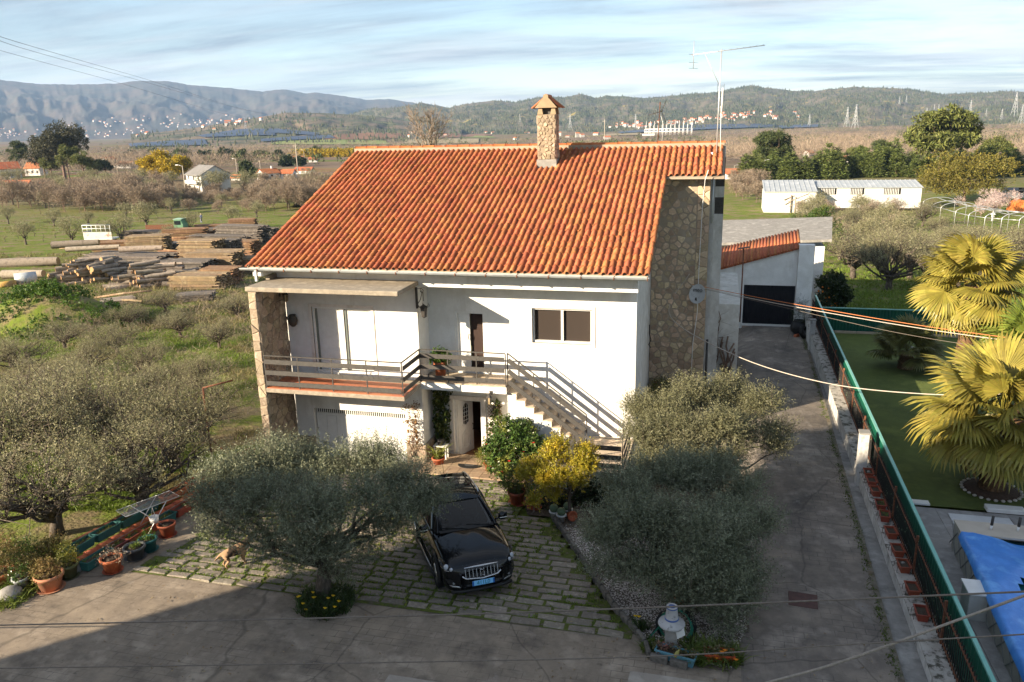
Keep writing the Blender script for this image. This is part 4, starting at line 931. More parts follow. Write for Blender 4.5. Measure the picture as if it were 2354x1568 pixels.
# ---------------------------------------------------------------- setts with moss in the joints
sett_base = M('mossy joint soil', [(.095, .085, .055), (.10, .125, .022), (.07, .085, .018), (.12, .10, .07)], 5, 1, .8, 40, pos=[.34, .46, .55, .68])
def in_setts(x, y):
    if y < -8.55 or y > -.35: return False
    if x > bedline(y) - .12: return False
    if y > -3 and x > -5.2 - (y + 3) * .35: return False
    return x > -13.7 + .18 * (y + 8.5)
sheet('paving', np.arange(-14, -1.2, .3), np.arange(-8.6, -.2, .3), sett_base, .004, inside=in_setts)
paving = bpy.data.objects['paving']
sett_m = overlay(M('granite sett', [(.26, .222, .178), (.195, .168, .138), (.32, .278, .228)], 7, .95, .9, 30, rand=.22, isl=.22), (.06, .055, .05), 2.2, .55, .75, .6)
SM = []; rg = np.random.default_rng(8)
def sett_mesh(k):
    w, d = [(.58, .22), (.50, .21), (.64, .23), (.55, .24), (.46, .22)][k % 5]; v = []
    for z, f in ((-.05, 1.0), (.008, 1.0), (.022, .90)):
        for sx_, sy_ in ((-1, -1), (1, -1), (1, 1), (-1, 1)):
            v.append((sx_ * w / 2 * f + rg.normal() * .012, sy_ * d / 2 * (f if f == 1 else .82) + rg.normal() * .009, z + rg.normal() * .004))
    fs = [(8, 9, 10, 11)] + [(4 * s + i, 4 * s + (i + 1) % 4, 4 * s + 4 + (i + 1) % 4, 4 * s + 4 + i) for s in (0, 1) for i in range(4)]
    return MB().add(v, fs).mesh('sett', sett_m), w, np.array(v), fs
SM = [sett_mesh(k) for k in range(10)]
pos = []; joints = []
for j in range(29):
    y = -8.42 + j * .282; x = -14 + rg.uniform(0, .5)
    while x < -1.2:
        k = rg.integers(0, 10); w = SM[k][1]
        cx_ = x + w / 2; yy = y + rg.normal() * .012 + .05 * math.sin(cx_ * .7)
        if in_setts(cx_ - w * .3, yy) and in_setts(cx_ + w * .3, yy): pos.append((cx_, yy, k))
        gx = x + w + .03
        if in_setts(gx, yy): joints += [(gx + rg.normal() * .02, yy + rg.uniform(-.12, .12)) for _ in range(2)]
        if in_setts(cx_, yy + .14): joints += [(x + rg.uniform(0, w), yy + .141 + rg.normal() * .012) for _ in range(7)]
        x += w + rg.uniform(.045, .09)
pos.sort(key=lambda q: (q[0] - CP[0]) ** 2 + (q[1] - CP[1]) ** 2)
tilt = math.atan(-.0852)
rest = MB()
for i, (x, y, k) in enumerate(pos):
    z = T(x, y) + rg.normal() * .006; rz = rg.normal() * .025
    if i < 300:
        s = obj_from('sett', SM[k][0], paving, (x, y, z)); s.rotation_euler = (tilt + rg.normal() * .012, rg.normal() * .012, rz)
    else:
        mm = Matrix.Translation((x, y, z)) @ Matrix.Rotation(rz, 4, 'Z') @ Matrix.Rotation(tilt, 4, 'X'); rest.add([mm @ Vector(v) for v in SM[k][2]], SM[k][3])
if rest.v: tag(rest.build('sett', sett_m, paving), kind='stuff')
jp = [(x, y, T(x, y) + .005) for x, y in joints if fbm(x * .55 + 3, y * .55, 31) > -.10 - .2 * (vnoise(x * .3, y * .3, 7) > .5)]
tag(blades('grass_in_joints', jp, .055, grass_m, 6, 7, .012, 1.1, .8), kind='stuff')
# tan paving in front of the door
ep = sheet('entrance_paving', np.arange(-9.4, -4.9, .4), np.arange(-.36, 1.9, .4), concrete, .03)
tanm = M('tan slab', [(.40, .29, .19), (.33, .235, .155), (.46, .35, .24)], 3, .8, .4, 30, rand=.14)
for i in range(11):
    for j in range(5):
        x = -9.35 + i * .43; y = -.38 + j * .43
        if x > -5.4: continue
        MB().slab([(x, y, T(x, y) + .031), (x + .415, y, T(x, y) + .031), (x + .415, y + .415, T(x, y + .415) + .031), (x, y + .415, T(x, y + .415) + .031)], (0, 0, .045)).build('paving_slab', tanm, ep)
r = empty('door_mat', (-7.85, .72, T(-7.85, .72) + .078), 'dark half round door mat on the tan slabs by the door', 'door mat')
b = MB(); arc = [(.42 * math.cos(math.pi * i / 14), -.36 * math.sin(math.pi * i / 14)) for i in range(15)]; b.prism(arc[::-1], 0, .018); mt = b.build('mat', rubber, r); mt.rotation_euler = (tilt, 0, 0)
b = MB(); arc = [(.2 * math.cos(math.pi * i / 14), -.17 * math.sin(math.pi * i / 14)) for i in range(15)]; b.prism(arc[::-1], .0185, .024); q = b.build('mat_centre', M('mat grey', [(.05, .05, .05), (.08, .08, .08)], 20, .9), r); q.rotation_euler = (tilt, 0, 0)
# ---------------------------------------------------------------- gravel bed with the olive trees
def in_bed(x, y):
    if y < -9.15 or y > 1.2: return False
    return bedline(max(-8.9, y)) + .05 < x < .75 + .05 * (y + 9) + .12 * math.sin(y * 2.3) - (max(0, y + 2) * .2) and not (y > -2.75 and x < -4.2 + .5 * (y + 2.75)) and not (y > -1 and x < -2.4)
sheet('flower_bed', np.arange(-4.6, 1.6, .2), np.arange(-9.2, 1.3, .2), M('bed soil', [(.10, .08, .06), (.15, .12, .095)], 6, 1, .8, 40), .02, inside=in_bed)
bed = bpy.data.objects['flower_bed']
gv = []; rg = np.random.default_rng(21)
while len(gv) < 15000:
    x = rg.uniform(-4.5, 1.5); y = rg.uniform(-9.1, -.5)
    if in_bed(x, y) and not (y > -3.4 and rg.random() < .9): gv.append((x, y, T(x, y) + .03))
P = np.array(gv); n = len(P); s = rg.uniform(.012, .026, (n, 1, 1)); oc = np.array([(1, 0, 0), (-1, 0, 0), (0, 1, 0), (0, -1, 0), (0, 0, .7), (0, 0, -.5)], float)
O = oc[None] * s * rg.uniform(.6, 1.2, (n, 6, 1)); a = rg.uniform(0, 6.28, n); ca, sa = np.cos(a)[:, None], np.sin(a)[:, None]
O = np.stack([O[..., 0] * ca - O[..., 1] * sa, O[..., 0] * sa + O[..., 1] * ca, O[..., 2]], -1)
V = (P[:, None] + O).reshape(-1, 3); tri = np.array([(0, 2, 4), (2, 1, 4), (1, 3, 4), (3, 0, 4)]); F = (np.arange(n)[:, None, None] * 6 + tri[None]).reshape(-1, 3)
tag(obj_from('gravel', np_mesh('gravel', V, F, M('white gravel', [(.62, .57, .52), (.48, .42, .37), (.70, .66, .61)], 30, .9, isl=.25))), kind='stuff')
kst = M('dark kerb stone', [(.10, .09, .078), (.15, .135, .115), (.07, .065, .055)], 6, 1, .8, 30, rand=.2)
kp = [(-4.36, -2.6), (-3.25, -4.8), (-1.92, -7.42), (-1.1, -8.72), (-.98, -9.15), (-.2, -9.3)]
for a, c in zip(kp[:-1], kp[1:]):
    A = Vector((*a, 0)); C = Vector((*c, 0)); L_ = (C - A).length; k = max(1, round(L_ / .42))
    for i in range(k):
        p = A.lerp(C, (i + .06) / k); q = A.lerp(C, (i + .94) / k); p.z = T(p.x, p.y) + .05 + rg.normal() * .01; q.z = T(q.x, q.y) + .05 + rg.normal() * .01
        bevel(MB().beam(p, q, .09 + rg.uniform(-.01, .015), .2).build('kerb_stone', kst, bed), .015, 1)
# ---------------------------------------------------------------- boundary wall, railing and green sheeting on the right
Y0, Y1 = -13.0, 21.0; WZ = .24
bw = empty('boundary_wall', (4.4, 0, -.4), 'low white plastered wall along the right of the driveway with a stained top', 'wall')
BO = Vector((4.4, 0, -.4)); wallm = overlay(M('stained white wall', [(.62, .61, .58), (.50, .485, .46), (.70, .69, .66)], 2, .92, .7, 28), (.07, .06, .05), 3.2, .53, .72, .8, (1, 1, .5))
ys = np.linspace(Y0, Y1, 30); mb = MB(BO)
for a, c in zip(ys[:-1], ys[1:]): mb.slab([(WX(a), a, -1.5), (WX(c), c, -1.5), (WX(c), c, WZ), (WX(a), a, WZ)], (.42, 0, 0))
mb.build('wall', wallm, bw)
mb = MB(BO); mb.m = 0
for a, c in zip(ys[:-1], ys[1:]): mb.slab([(WX(a) - .03, a, WZ), (WX(c) - .03, c, WZ), (WX(c) + .45, c, WZ), (WX(a) + .45, a, WZ)], (0, 0, .03))
mb.build('coping', overlay(M('lichen coping', [(.48, .45, .41), (.36, .33, .29)], 3, .95, .8, 30), (.055, .05, .035), 5, .5, .6, .9), bw)
for y, z1 in ((.62, 1.45), (16.8, .95)):
    x = WX(y); bevel(MB(BO).box((x - .10, y - .14, -1.2), (x + .16, y + .14, z1)).build('pillar', wallm, bw), .015); MB(BO).box((x - .12, y - .16, z1), (x + .18, y + .16, z1 + .05)).build('pillar_cap', conc_grey, bw)
fe = empty('iron_railing', (4.75, 0, .27), 'rusty black iron railing standing on the low white wall', 'railing'); FO = Vector((4.75, 0, .27))
sheet_m = overlay(M('green sheet metal', [(.006, .085, .052), (.005, .065, .042)], 3, .45, .1, 30), (.02, .03, .025), 4, .6, .75, .5)
cap_m = M('teal cap rail', [(.14, .36, .31), (.18, .42, .36)], 3, .4)
gf = empty('green_fence', (4.95, 0, .2), 'dark green sheet metal fence with pale teal top rail behind the iron railing', 'fence'); GO = Vector((4.95, 0, .2))
segs = np.linspace(Y0, Y1, 14)
for a, c in zip(segs[:-1], segs[1:]):
    mb = MB(FO); n = int((c - a) / .115)
    for i in range(n):
        y = a + (c - a) * i / n; x = WX(y) + .36; mb.box((x - .009, y - .009, WZ + .03), (x + .009, y + .009, WZ + .92))
    mb.build('railing_bars', overlay(M('flaking iron bar', [(.02, .02, .02), (.035, .03, .028)], 20, .7), (.16, .22, .13), 9, .62, .66, .8), fe)
    for z in (WZ + .12, WZ + .80): MB(FO).beam((WX(a) + .36, a, z), (WX(c) + .36, c, z), .035, .035).build('rail', rust, fe)
    MB(FO).box((WX(a) + .335, a - .02, WZ), (WX(a) + .385, a + .02, WZ + 1.0)).build('post', rust, fe)
    mb = MB(GO); k = 24; vs = []
    for i in range(k + 1):
        y = a + (c - a) * i / k; x = WX(y) + .50 + (.012 if i % 2 else -.012); vs += [(x, y, -.9), (x, y, WZ + 1.06)]
    mb.add(vs, [(2 * i, 2 * i + 2, 2 * i + 3, 2 * i + 1) for i in range(k)]); mb.build('green_panel', sheet_m, gf)
    MB(GO).beam((WX(a) + .50, a, WZ + 1.08), (WX(c) + .50, c, WZ + 1.08), .075, .05).build('cap_rail', cap_m, gf)
# planter boxes hung on the wall top
def planter_mesh(L_, w, h, mat, taper=.82, rim=.02):
    mb = MB(); o = [(-1, -1), (1, -1), (1, 1), (-1, 1)]
    def ring(a, bq, z): return [(x * a / 2, y * bq / 2, z) for x, y in o]
    vs = ring(w * taper, L_ * .93, 0) + ring(w, L_, h * .86) + ring(w + rim * 2, L_ + rim * 2, h * .86) + ring(w + rim * 2, L_ + rim * 2, h) + ring(w - .01, L_ - .01, h) + ring(w * .93, L_ * .97, h * .5)
    mb.add(vs, [(3, 2, 1, 0)] + [(4 * s + i, 4 * s + (i + 1) % 4, 4 * s + 4 + (i + 1) % 4, 4 * s + 4 + i) for s in range(5) for i in range(4)]); return mb.mesh('box', mat)
def soil_mesh(L_, w, z): return MB().add([(-w / 2, -L_ / 2, z), (w / 2, -L_ / 2, z), (w / 2, L_ / 2, z), (-w / 2, L_ / 2, z), (0, 0, z + .015)], [(0, 1, 4), (1, 2, 4), (2, 3, 4), (3, 0, 4)]).mesh('soil', soil)
pb = planter_mesh(.38, .22, .17, terra_dk); ps_ = soil_mesh(.36, .21, .12)
hk = MB().tube([(-.10, .14, .165), (-.16, .13, .13), (-.17, .13, -.02)], .006, 4).tube([(-.10, -.14, .165), (-.16, -.13, .13), (-.17, -.13, -.02)], .006, 4).tube([(-.17, .13, -.02), (-.17, -.13, -.02)], .006, 4).mesh('hook', iron)
py = [.2, -.38, -1.0, -1.85, -2.5, -3.4, -4.28, -5.0, -5.98, -6.9]
what = ['with pale dry soil, next to the white pillar', 'second from the white pillar', 'third from the white pillar', 'with thin green sprouts, fourth from the white pillar', 'with green sprouts, fifth from the white pillar', 'sixth from the white pillar, bare dark soil', 'seventh from the white pillar', 'with a pale lump on its soil, eighth from the pillar', 'last but one towards the camera on the wall', 'nearest the camera on the low wall']
for i, y in enumerate(py):
    r = empty('planter', (WX(y) + .17, y, WZ + .03), 'brown planter box ' + what[i], 'planter', 'brown planter boxes along the wall top', R_(rng.normal() * 3))
    obj_from('box', pb, r); obj_from('soil', ps_, r); obj_from('hook', hk, r)
    if i in (3, 4): q = blades('sprouts', [(rng.uniform(-.06, .06), rng.uniform(-.15, .15), .12) for _ in range(7)], .14, grass_m, i, 3, .006); q.parent = r
    if i in (0, 7): MB().lathe([(0, .04), (.04, .03), (.05, 0)], (0, .05 if i else 0, .13), 8).build('lump', conc_grey, r)
# ---------------------------------------------------------------- neighbour's garden
lawn_m = overlay(M('artificial lawn', [(.11, .14, .03), (.085, .112, .024), (.14, .17, .038)], 1.2, .95, .9, 70, detail=8), (.035, .055, .012), .7, .5, .7, .5, (1, .5, 1))
sheet('lawn', np.linspace(4.95, 22, 30), np.linspace(-.66, 21, 36), lawn_m, .02, jit=.025, seed=3)
bf = empty('green_fence', (8, 21.1, -.7), 'ribbed green metal fence across the far end of the lawn', 'fence'); mb = MB((8, 21.1, -.7)); vs = []
for i in range(161):
    x = 5.0 + i * .08; vs += [(x, 21.1 + (.015 if i % 2 else -.015), -.9), (x, 21.1 + (.015 if i % 2 else -.015), .62)]
mb.add(vs, [(2 * i, 2 * i + 2, 2 * i + 3, 2 * i + 1) for i in range(160)]); mb.build('panel', sheet_m, bf)
MB((8, 21.1, -.7)).box((5.0, 21.06, .62), (17.8, 21.14, .67)).build('cap_rail', cap_m, bf)
for i in range(10): MB().box((5.1 + i * 1.1, 20.72, T(6, 20.8) - .1), (6.17 + i * 1.1, 20.9, T(6, 20.8) + .12)).build('kerb_stone', M('pale kerb', [(.42, .33, .24), (.36, .28, .2)], 4, .9, .3, 30, rand=.1), bpy.data.objects['lawn'])
dk = sheet('pool_deck', np.linspace(4.9, 20, 12), np.linspace(-14, -.72, 14), conc_grey, -.03)
dtm = overlay(M('deck tile', [(.33, .315, .30), (.28, .265, .255), (.38, .365, .35)], 2.5, .85, .3, 40, rand=.08), (.12, .115, .11), 2, .58, .75, .5)
for i in range(9):
    for j in range(17):
        x = 4.95 + i * .6; y = -.76 - j * .6
        if x > 6.6 and y < -3.6: continue
        MB().box((x + .005, y - .595, T(x, y) - .02), (x + .595, y - .005, T(x, y) + .012)).build('deck_tile', dtm, dk)
pool = empty('swimming_pool', (8.5, -6, 0), 'raised pool with beige sides covered by a crumpled blue tarpaulin', 'swimming pool'); PO = Vector((8.5, -6, 0))
PZ = .62; beige = M('beige pool panel', [(.46, .43, .38), (.40, .37, .33)], 3, .7, .1, 30)
mb = MB(PO).slab([(5.62, -12, -.3), (6.02, -3.0, -.3), (6.02, -3.0, PZ), (5.62, -12, PZ)], (.12, 0, 0)).slab([(6.02, -3.1, -.3), (13, -3.1, -.3), (13, -3.1, PZ), (6.02, -3.1, PZ)], (0, .1, 0)); mb.build('pool_wall', beige, pool)
mb = MB(PO)
for i in range(14):
    y = -11.5 + i * .62; x = 5.62 + .4 * (y + 12) / 9 - .008; x2 = 5.62 + .4 * (y + .62 + 12) / 9 - .008
    mb.beam((x, y, -.05), (x2, y + .62, PZ - .06), .015, .02); mb.beam((x, y, PZ - .06), (x2, y + .62, -.05), .015, .02)
mb.build('lattice', M('grey lattice', [(.25, .25, .24)], 3, .7), pool)
MB(PO).box((6.0, -3.7, PZ), (13, -2.98, PZ + .05)).build('end_board', M('sand board', [(.48, .43, .36), (.42, .37, .31)], 2, .85, .2, 30), pool)
tarp = M('blue tarpaulin', [(.08, .28, .72), (.06, .22, .62), (.14, .38, .78)], 2.2, .35, .3, 9)
nx, ny = 50, 60; V = []
for j in range(ny + 1):
    for i in range(nx + 1):
        y = -12 + 8.25 * j / ny; x = 5.55 + .4 * (y + 12) / 9 + 7.2 * (i / nx) ** 1.25; e = (x - (5.6 + .4 * (y + 12) / 9))
        z = PZ + .07 + float(fbm(x * .9, y * .9, 61, 5)) * .13 - .16 * min(1, max(0, e - .25)) + .03 * abs(math.sin(x * 1.4 + y * 2.1)) + .05 * max(0, math.sin((x - y) * 1.7)) ** 8
        if i == 0: z -= .16
        V.append((x, y, z))
idx = np.arange((nx + 1) * (ny + 1)).reshape(ny + 1, nx + 1); F = np.stack([idx[:-1, :-1], idx[:-1, 1:], idx[1:, 1:], idx[1:, :-1]], -1)
cc = np.array(V).reshape(ny + 1, nx + 1, 3); keep = np.array([[((cc[j, i, 0] - 7.15) / .62) ** 2 + ((cc[j, i, 1] + 6.1) / .75) ** 2 > 1 for i in range(nx)] for j in range(ny)])
o = obj_from('tarpaulin', np_mesh('tarpaulin', np.array(V) - np.array(PO), F[keep], tarp, True), pool)
MB(PO).box((6.1, -11.8, .2), (12.9, -3.2, .34)).build('water', M('pool water', [(.01, .14, .16), (.015, .10, .11), (.03, .19, .2)], 2, .08, .3, 6, spec=.5), pool)
for x, y in ((6.72, -3.35), (7.32, -3.3)):
    r = empty('ladder_stub', (x, y, PZ + .05), 'short dark tube with white foot on the pool board, ' + ('left of two' if x < 7 else 'right of two'), 'tube'); MB().tube([(0, 0, 0), (.01, .0, .12)], .03, 8).build('foot', white_p, r); MB().tube([(.01, 0, .12), (.02, 0, .36)], .035, 8).build('tube', iron, r)
r = empty('pump_box', (5.74, -6.05, T(6, -6)), 'white box with lid standing against the pool side', 'box'); bevel(MB().box((-.24, -.28, 0), (.24, .28, .62)).build('body', M('old white box', [(.58, .57, .54), (.46, .45, .42)], 3, .7, .2, 30), r), .02); bevel(MB().box((-.27, -.31, .62), (.27, .31, .67)).build('lid', white_p, r), .015)
r = empty('white_slab', (7.9, -.62, T(8, -.6) + .02), 'thick pale stone slab on the lawn edge by the pool deck', 'slab'); bevel(MB().box((-.45, -.14, 0), (.5, .16, .13)).build('slab', white_p, r), .02)
r = empty('white_slab', (5.75, -.55, T(6, -.6) + .02), 'small pale slab at the lawn corner beside the green fence', 'slab'); bevel(MB().box((-.3, -.12, 0), (.3, .12, .06)).build('slab', white_p, r), .01)
r = empty('white_board', (7.15, -1.5, T(7, -1.4) + .013), 'flat white board lying on the deck before the pool', 'board'); bevel(MB().box((-.75, -.42, 0), (.75, .42, .03)).build('board', M('white board', [(.66, .66, .66), (.58, .58, .59)], 3, .5), r), .008)
# ---------------------------------------------------------------- garage at the end of the drive
YG = 22.0; gar = empty('garage', (3.0, 24, -.7), 'white garage with black corrugated gate and orange tiled roof at the drive end', 'garage'); QO = Vector((3.0, 24, -.7))
def gq(px, py, y=YG): return at(px, py, 1, y)
xl, xr = gq(1705, 742).x, gq(1822, 743).x; zb = T(3, YG); zt = gq(1760, 656).z; zr0 = gq(1690, 612).z; zr1 = gq(1826, 573).z
mb = MB(QO); mb.slab([(xl - 2.2, YG, zb - .2), (xl, YG, zb - .2), (xl, YG, zt), (xr, YG, zt), (xr, YG, zb - .2), (xr + .02, YG, zb - .2), (xr + .02, YG, zr1), (xl - 2.2, YG, zr0 - .5)], (0, .3, 0)); mb.build('wall', plaster, gar)
c0 = gq(1826, 740).x; c1 = gq(1862, 700).x; MB(QO).box((xr + .03, YG - .25, zb - .2), (c1, YG + .3, gq(1840, 562).z)).build('pillar', plaster, gar)
MB(QO).box((xl - .06, YG - .02, zb), (xl, YG + .02, zt)).box((xl - .06, YG - .06, zb - .02), (xr, YG + .02, zb + .1)).build('gate_frame', white_p, gar)
mb = MB(QO); vs = []; k = 60
for i in range(k + 1):
    x = xl + (xr - xl) * i / k; yy = YG + .06 + (.02 if i % 2 else -.02); vs += [(x, yy, zb + .08), (x, yy, zt + .02)]
mb.add(vs, [(2 * i, 2 * i + 2, 2 * i + 3, 2 * i + 1) for i in range(k)]); mb.build('gate', M('black gate', [(.014, .015, .02), (.02, .021, .026)], 3, .5), gar)
mb = MB(QO); mb.slab([(xl - 2.3, YG - .12, zr0 - .5), (xr + .05, YG - .12, zr1 + .02), (xr + .2, YG + 3.2, zr1 + .5), (xl - 2.1, YG + 3.2, zr0 + .2)], (0, 0, .1)); gro = mb.build('roof', tile_m, gar)
mb = MB(QO)
for i in range(30):
    t = i / 29; a = Vector((xl - 2.3, YG - .16, zr0 - .4)).lerp(Vector((xr + .05, YG - .16, zr1 + .12)), t); c = Vector((xl - 2.1, YG + 3.2, zr0 + .31)).lerp(Vector((xr + .2, YG + 3.2, zr1 + .61)), t); mb.tube([a, c], .075, 6)
tag(mb.build('roof_tile', tile_m, gro), kind='stuff')
g2 = gq(1740, 560, 29); MB(QO).slab([(g2.x - 4, 28.4, g2.z - .15), (g2.x + 4.3, 28.4, g2.z + .25), (g2.x + 5.2, 36, g2.z + .75), (g2.x - 3.6, 36, g2.z + .4)], (0, 0, .16)).build('flat_roof', conc_grey, gar)
MB(QO).box((g2.x - 3.6, 29, -2), (g2.x + 4, 35, g2.z - .12)).build('rear_wall', plaster, gar)
r = empty('metal_pole', gq(1700, 740, 20.5), 'rusty steel pole with a small plate roof before the garage wall', 'pole'); hz0 = gq(1698, 570, 20.5).z - r.location.z; MB().tube([(0, 0, 0), (0, 0, hz0)], .035, 8).build('pole', rust, r); MB().obox((0, 0, hz0), (.3, 0, .05), (0, .25, 0), (0, 0, .01)).build('plate', rust, r)
pp = gq(1836, 752, 20.3); r = empty('black_pot', (pp.x, 20.3, T(4, 20.3)), 'round black pot with a small fir in front of the garage pillar', 'pot'); MB().lathe([(.22, 0), (.42, .15), (.47, .36), (.38, .6), (.27, .7), (.3, .74), (.24, .74), (.22, .66)], (0, 0, 0), 18).build('pot', black_pl, r)
rg = np.random.default_rng(3); q = obj_from('fir', foliage('fir', rg, [((0, 0, 1.0), (.45, .45, .4)), ((0, 0, 1.4), (.28, .28, .4)), ((0, 0, 1.8), (.1, .1, .3))], 260, 12, .3, .05, .014, lf_dark, .3, .2), r)
tp_ = Vector((gq(1846, 768, 19.3).x, 19.3, T(4, 19.3))); r = empty('old_tyre', tp_, 'black tyre leaning against the wall beside the garage pot', 'tyre')
def torus(R0, r0, n=28, k=10):
    mb = MB(); vs = [((R0 + r0 * math.cos(2 * math.pi * j / k)) * math.cos(2 * math.pi * i / n), (R0 + r0 * math.cos(2 * math.pi * j / k)) * math.sin(2 * math.pi * i / n), r0 * 1.15 * math.sin(2 * math.pi * j / k)) for i in range(n) for j in range(k)]
    return mb.add(vs, [(i * k + j, ((i + 1) % n) * k + j, ((i + 1) % n) * k + (j + 1) % k, i * k + (j + 1) % k) for i in range(n) for j in range(k)], True)
q = torus(.25, .1).build('tyre', rubber, r); q.location = (0, 0, .33); q.rotation_euler = (R_(72), 0, R_(60))
r = empty('clay_shard', tp_ + Vector((-.45, .25, 0)), 'broken terracotta pot piece on the drive by the tyre', 'pot shard'); MB().lathe([(.1, 0), (.16, .2), (.14, .2), (.09, .02)], (0, 0, .05), 10).build('shard', terra, r); r.rotation_euler = (R_(80), 0, 1)
# ---------------------------------------------------------------- black car (x = length from the nose, y = width, z up)
paint = M('black car paint', [(.006, .0065, .008)], 1, .06, spec=.42)
chrome = M('chrome', [(.55, .55, .56)], 1, .12, metal=1.0)
silver = M('silver trim', [(.48, .48, .49)], 1, .25, metal=.9)
wglass = bpy.data.materials.new('tinted car glass'); wglass.use_nodes = True
_t = wglass.node_tree; _N = _t.nodes; _L = _t.links.new
_tr = _N.new('ShaderNodeBsdfTransparent'); _tr.inputs[0].default_value = (.28, .33, .37, 1); _gl = _N.new('ShaderNodeBsdfGlossy'); _gl.inputs['Roughness'].default_value = .02
_fr = _N.new('ShaderNodeFresnel'); _fr.inputs[0].default_value = 1.36; _mi = _N.new('ShaderNodeMixShader'); _L(_fr.outputs[0], _mi.inputs[0]); _L(_tr.outputs[0], _mi.inputs[1]); _L(_gl.outputs[0], _mi.inputs[2]); _L(_mi.outputs[0], _N['Material Output'].inputs[0])
lensm = M('headlight lens', [(.16, .17, .18), (.30, .31, .33)], 20, .08, spec=.8, coat=1)
fa = Vector((.53, -.848, 0)).normalized()                       # heading of the nose
axle = Vector((-5.36, -6.98, 0)); nose = axle + fa * .90
car = empty('parked_car', (0, 0, 0), 'black compact crossover car with chrome grille parked on the mossy setts', 'car')
ex = -fa; ey = Vector((-ex.y, ex.x, 0)); tail = nose + ex * 4.3
zn = T(nose.x, nose.y); ztl = T(tail.x, tail.y); sl_ = (ztl - zn) / 4.3
exs = Vector((ex.x, ex.y, sl_)).normalized(); ezs = exs.cross(ey).normalized()
car.matrix_world = Matrix(((exs.x, ey.x, ezs.x, nose.x), (exs.y, ey.y, ezs.y, nose.y), (exs.z, ey.z, ezs.z * 1.09, zn + .03), (0, 0, 0, 1)))
def cb(): return MB()
# lower body: cross-sections along the length -> x, half width, belt half width, top centre, shoulder z, belt z, sill z
ST = [(-.01, .50, .46, .66, .64, .52, .30), (.02, .66, .62, .76, .735, .56, .25), (.09, .765, .71, .855, .83, .60, .22), (.22, .825, .76, .915, .885, .64, .20), (.42, .862, .795, .965, .93, .68, .19), (.75, .884, .815, 1.015, .975, .71, .19), (1.1, .89, .825, 1.06, 1.02, .73, .19), (1.36, .892, .83, 1.09, 1.05, .74, .19), (1.9, .892, .84, 1.10, 1.07, .75, .19), (2.6, .892, .84, 1.11, 1.085, .76, .19), (3.3, .892, .84, 1.12, 1.10, .78, .19), (3.8, .885, .82, 1.12, 1.10, .80, .20), (4.12, .85, .77, 1.09, 1.06, .80, .24), (4.27, .76, .68, 1.0, .97, .76, .32), (4.31, .60, .55, .86, .84, .70, .42)]
rings = []
for x, w, bw_, zt_, zs, zb_, z0 in ST:
    h = [(0, zt_), (bw_ * .30, zt_ + (.012 if .2 < x < 1.3 else 0)), (bw_ * .62, zt_ - .012), (bw_ * .9, zs - .004), (bw_, zs - .03), (w * .975, (zs + zb_) / 2 + .02), (w, zb_), (w * .985, (zb_ + z0) / 2), (w * .965, z0 + .06), (w * .90, z0), (0, z0 - .01)]
    rings.append([(x, a, z) for a, z in h] + [(x, -a, z) for a, z in h[-2:0:-1]])
vs = [p for r_ in rings for p in r_]; k = len(rings[0]); fs = [(i * k + j, i * k + (j + 1) % k, (i + 1) * k + (j + 1) % k, (i + 1) * k + j) for i in range(len(rings) - 1) for j in range(k)]
fs += [tuple(range(k)), tuple((len(rings) - 1) * k + j for j in range(k - 1, -1, -1))]
body = smooth_mod(cb().add(vs, fs, True).build('body', paint, car), 2)
# glass house: rings of (x, half width, z) from belt to roof
BE = [(1.22, .60), (1.30, .76), (1.55, .82), (2.2, .825), (3.0, .82), (3.7, .79), (4.02, .70), (4.12, .50)]
RF = [(2.00, .46), (2.06, .56), (2.2, .60), (2.5, .612), (3.0, .605), (3.55, .58), (3.80, .52), (3.86, .38)]
zr_ = [1.465, 1.475, 1.50, 1.535, 1.545, 1.525, 1.49, 1.475]
gv_ = []; n = len(BE)
for (x, w), (x2, w2), z in zip(BE, RF, zr_): gv_ += [(x, w, 1.06), (x + (x2 - x) * .55, w + (w2 - w) * .45, 1.06 + (z - 1.06) * .55), (x2, w2, z)]
gv_ += [(x, -y, z) for x, y, z in gv_]; o_ = 3 * n
gf_ = [(3 * i + j, 3 * i + 3 + j, 3 * i + 4 + j, 3 * i + 1 + j) for i in range(n - 1) for j in range(2)] + [(o_ + 3 * i + 1 + j, o_ + 3 * i + 4 + j, o_ + 3 * i + 3 + j, o_ + 3 * i + j) for i in range(n - 1) for j in range(2)]
ws = [(0 + j, 1 + j, o_ + 1 + j, o_ + j) for j in range(2)]; rw = [(3 * (n - 1) + 1 + j, 3 * (n - 1) + j, o_ + 3 * (n - 1) + j, o_ + 3 * (n - 1) + 1 + j) for j in range(2)]
def part_of(V_, F_): u_ = sorted({i for f in F_ for i in f}); d_ = {i: k for k, i in enumerate(u_)}; return [V_[i] for i in u_], [[d_[i] for i in f] for f in F_]
cb().add(*part_of(gv_, gf_), True).build('side_windows', M('privacy glass', [(.010, .011, .013)], 1, .04, spec=.7), car)
cb().add(*part_of(gv_, ws), True).build('windscreen', wglass, car); cb().add(*part_of(gv_, rw), True).build('rear_window', MATS['privacy glass'], car)
rv = []; m7 = 9
for (x, w), z in zip(RF, zr_):
    for j in range(m7):
        t = -1 + 2 * j / (m7 - 1); rv.append((x - .012 if x < 2.1 else x, w * 1.015 * t, z + .006 + .045 * (1 - t * t) * (1 if .1 < (x - 2) < 1.75 else .55)))
cb().add(rv, [(i * m7 + j, (i + 1) * m7 + j, (i + 1) * m7 + j + 1, i * m7 + j + 1) for i in range(n - 1) for j in range(m7 - 1)], True).build('roof', paint, car)
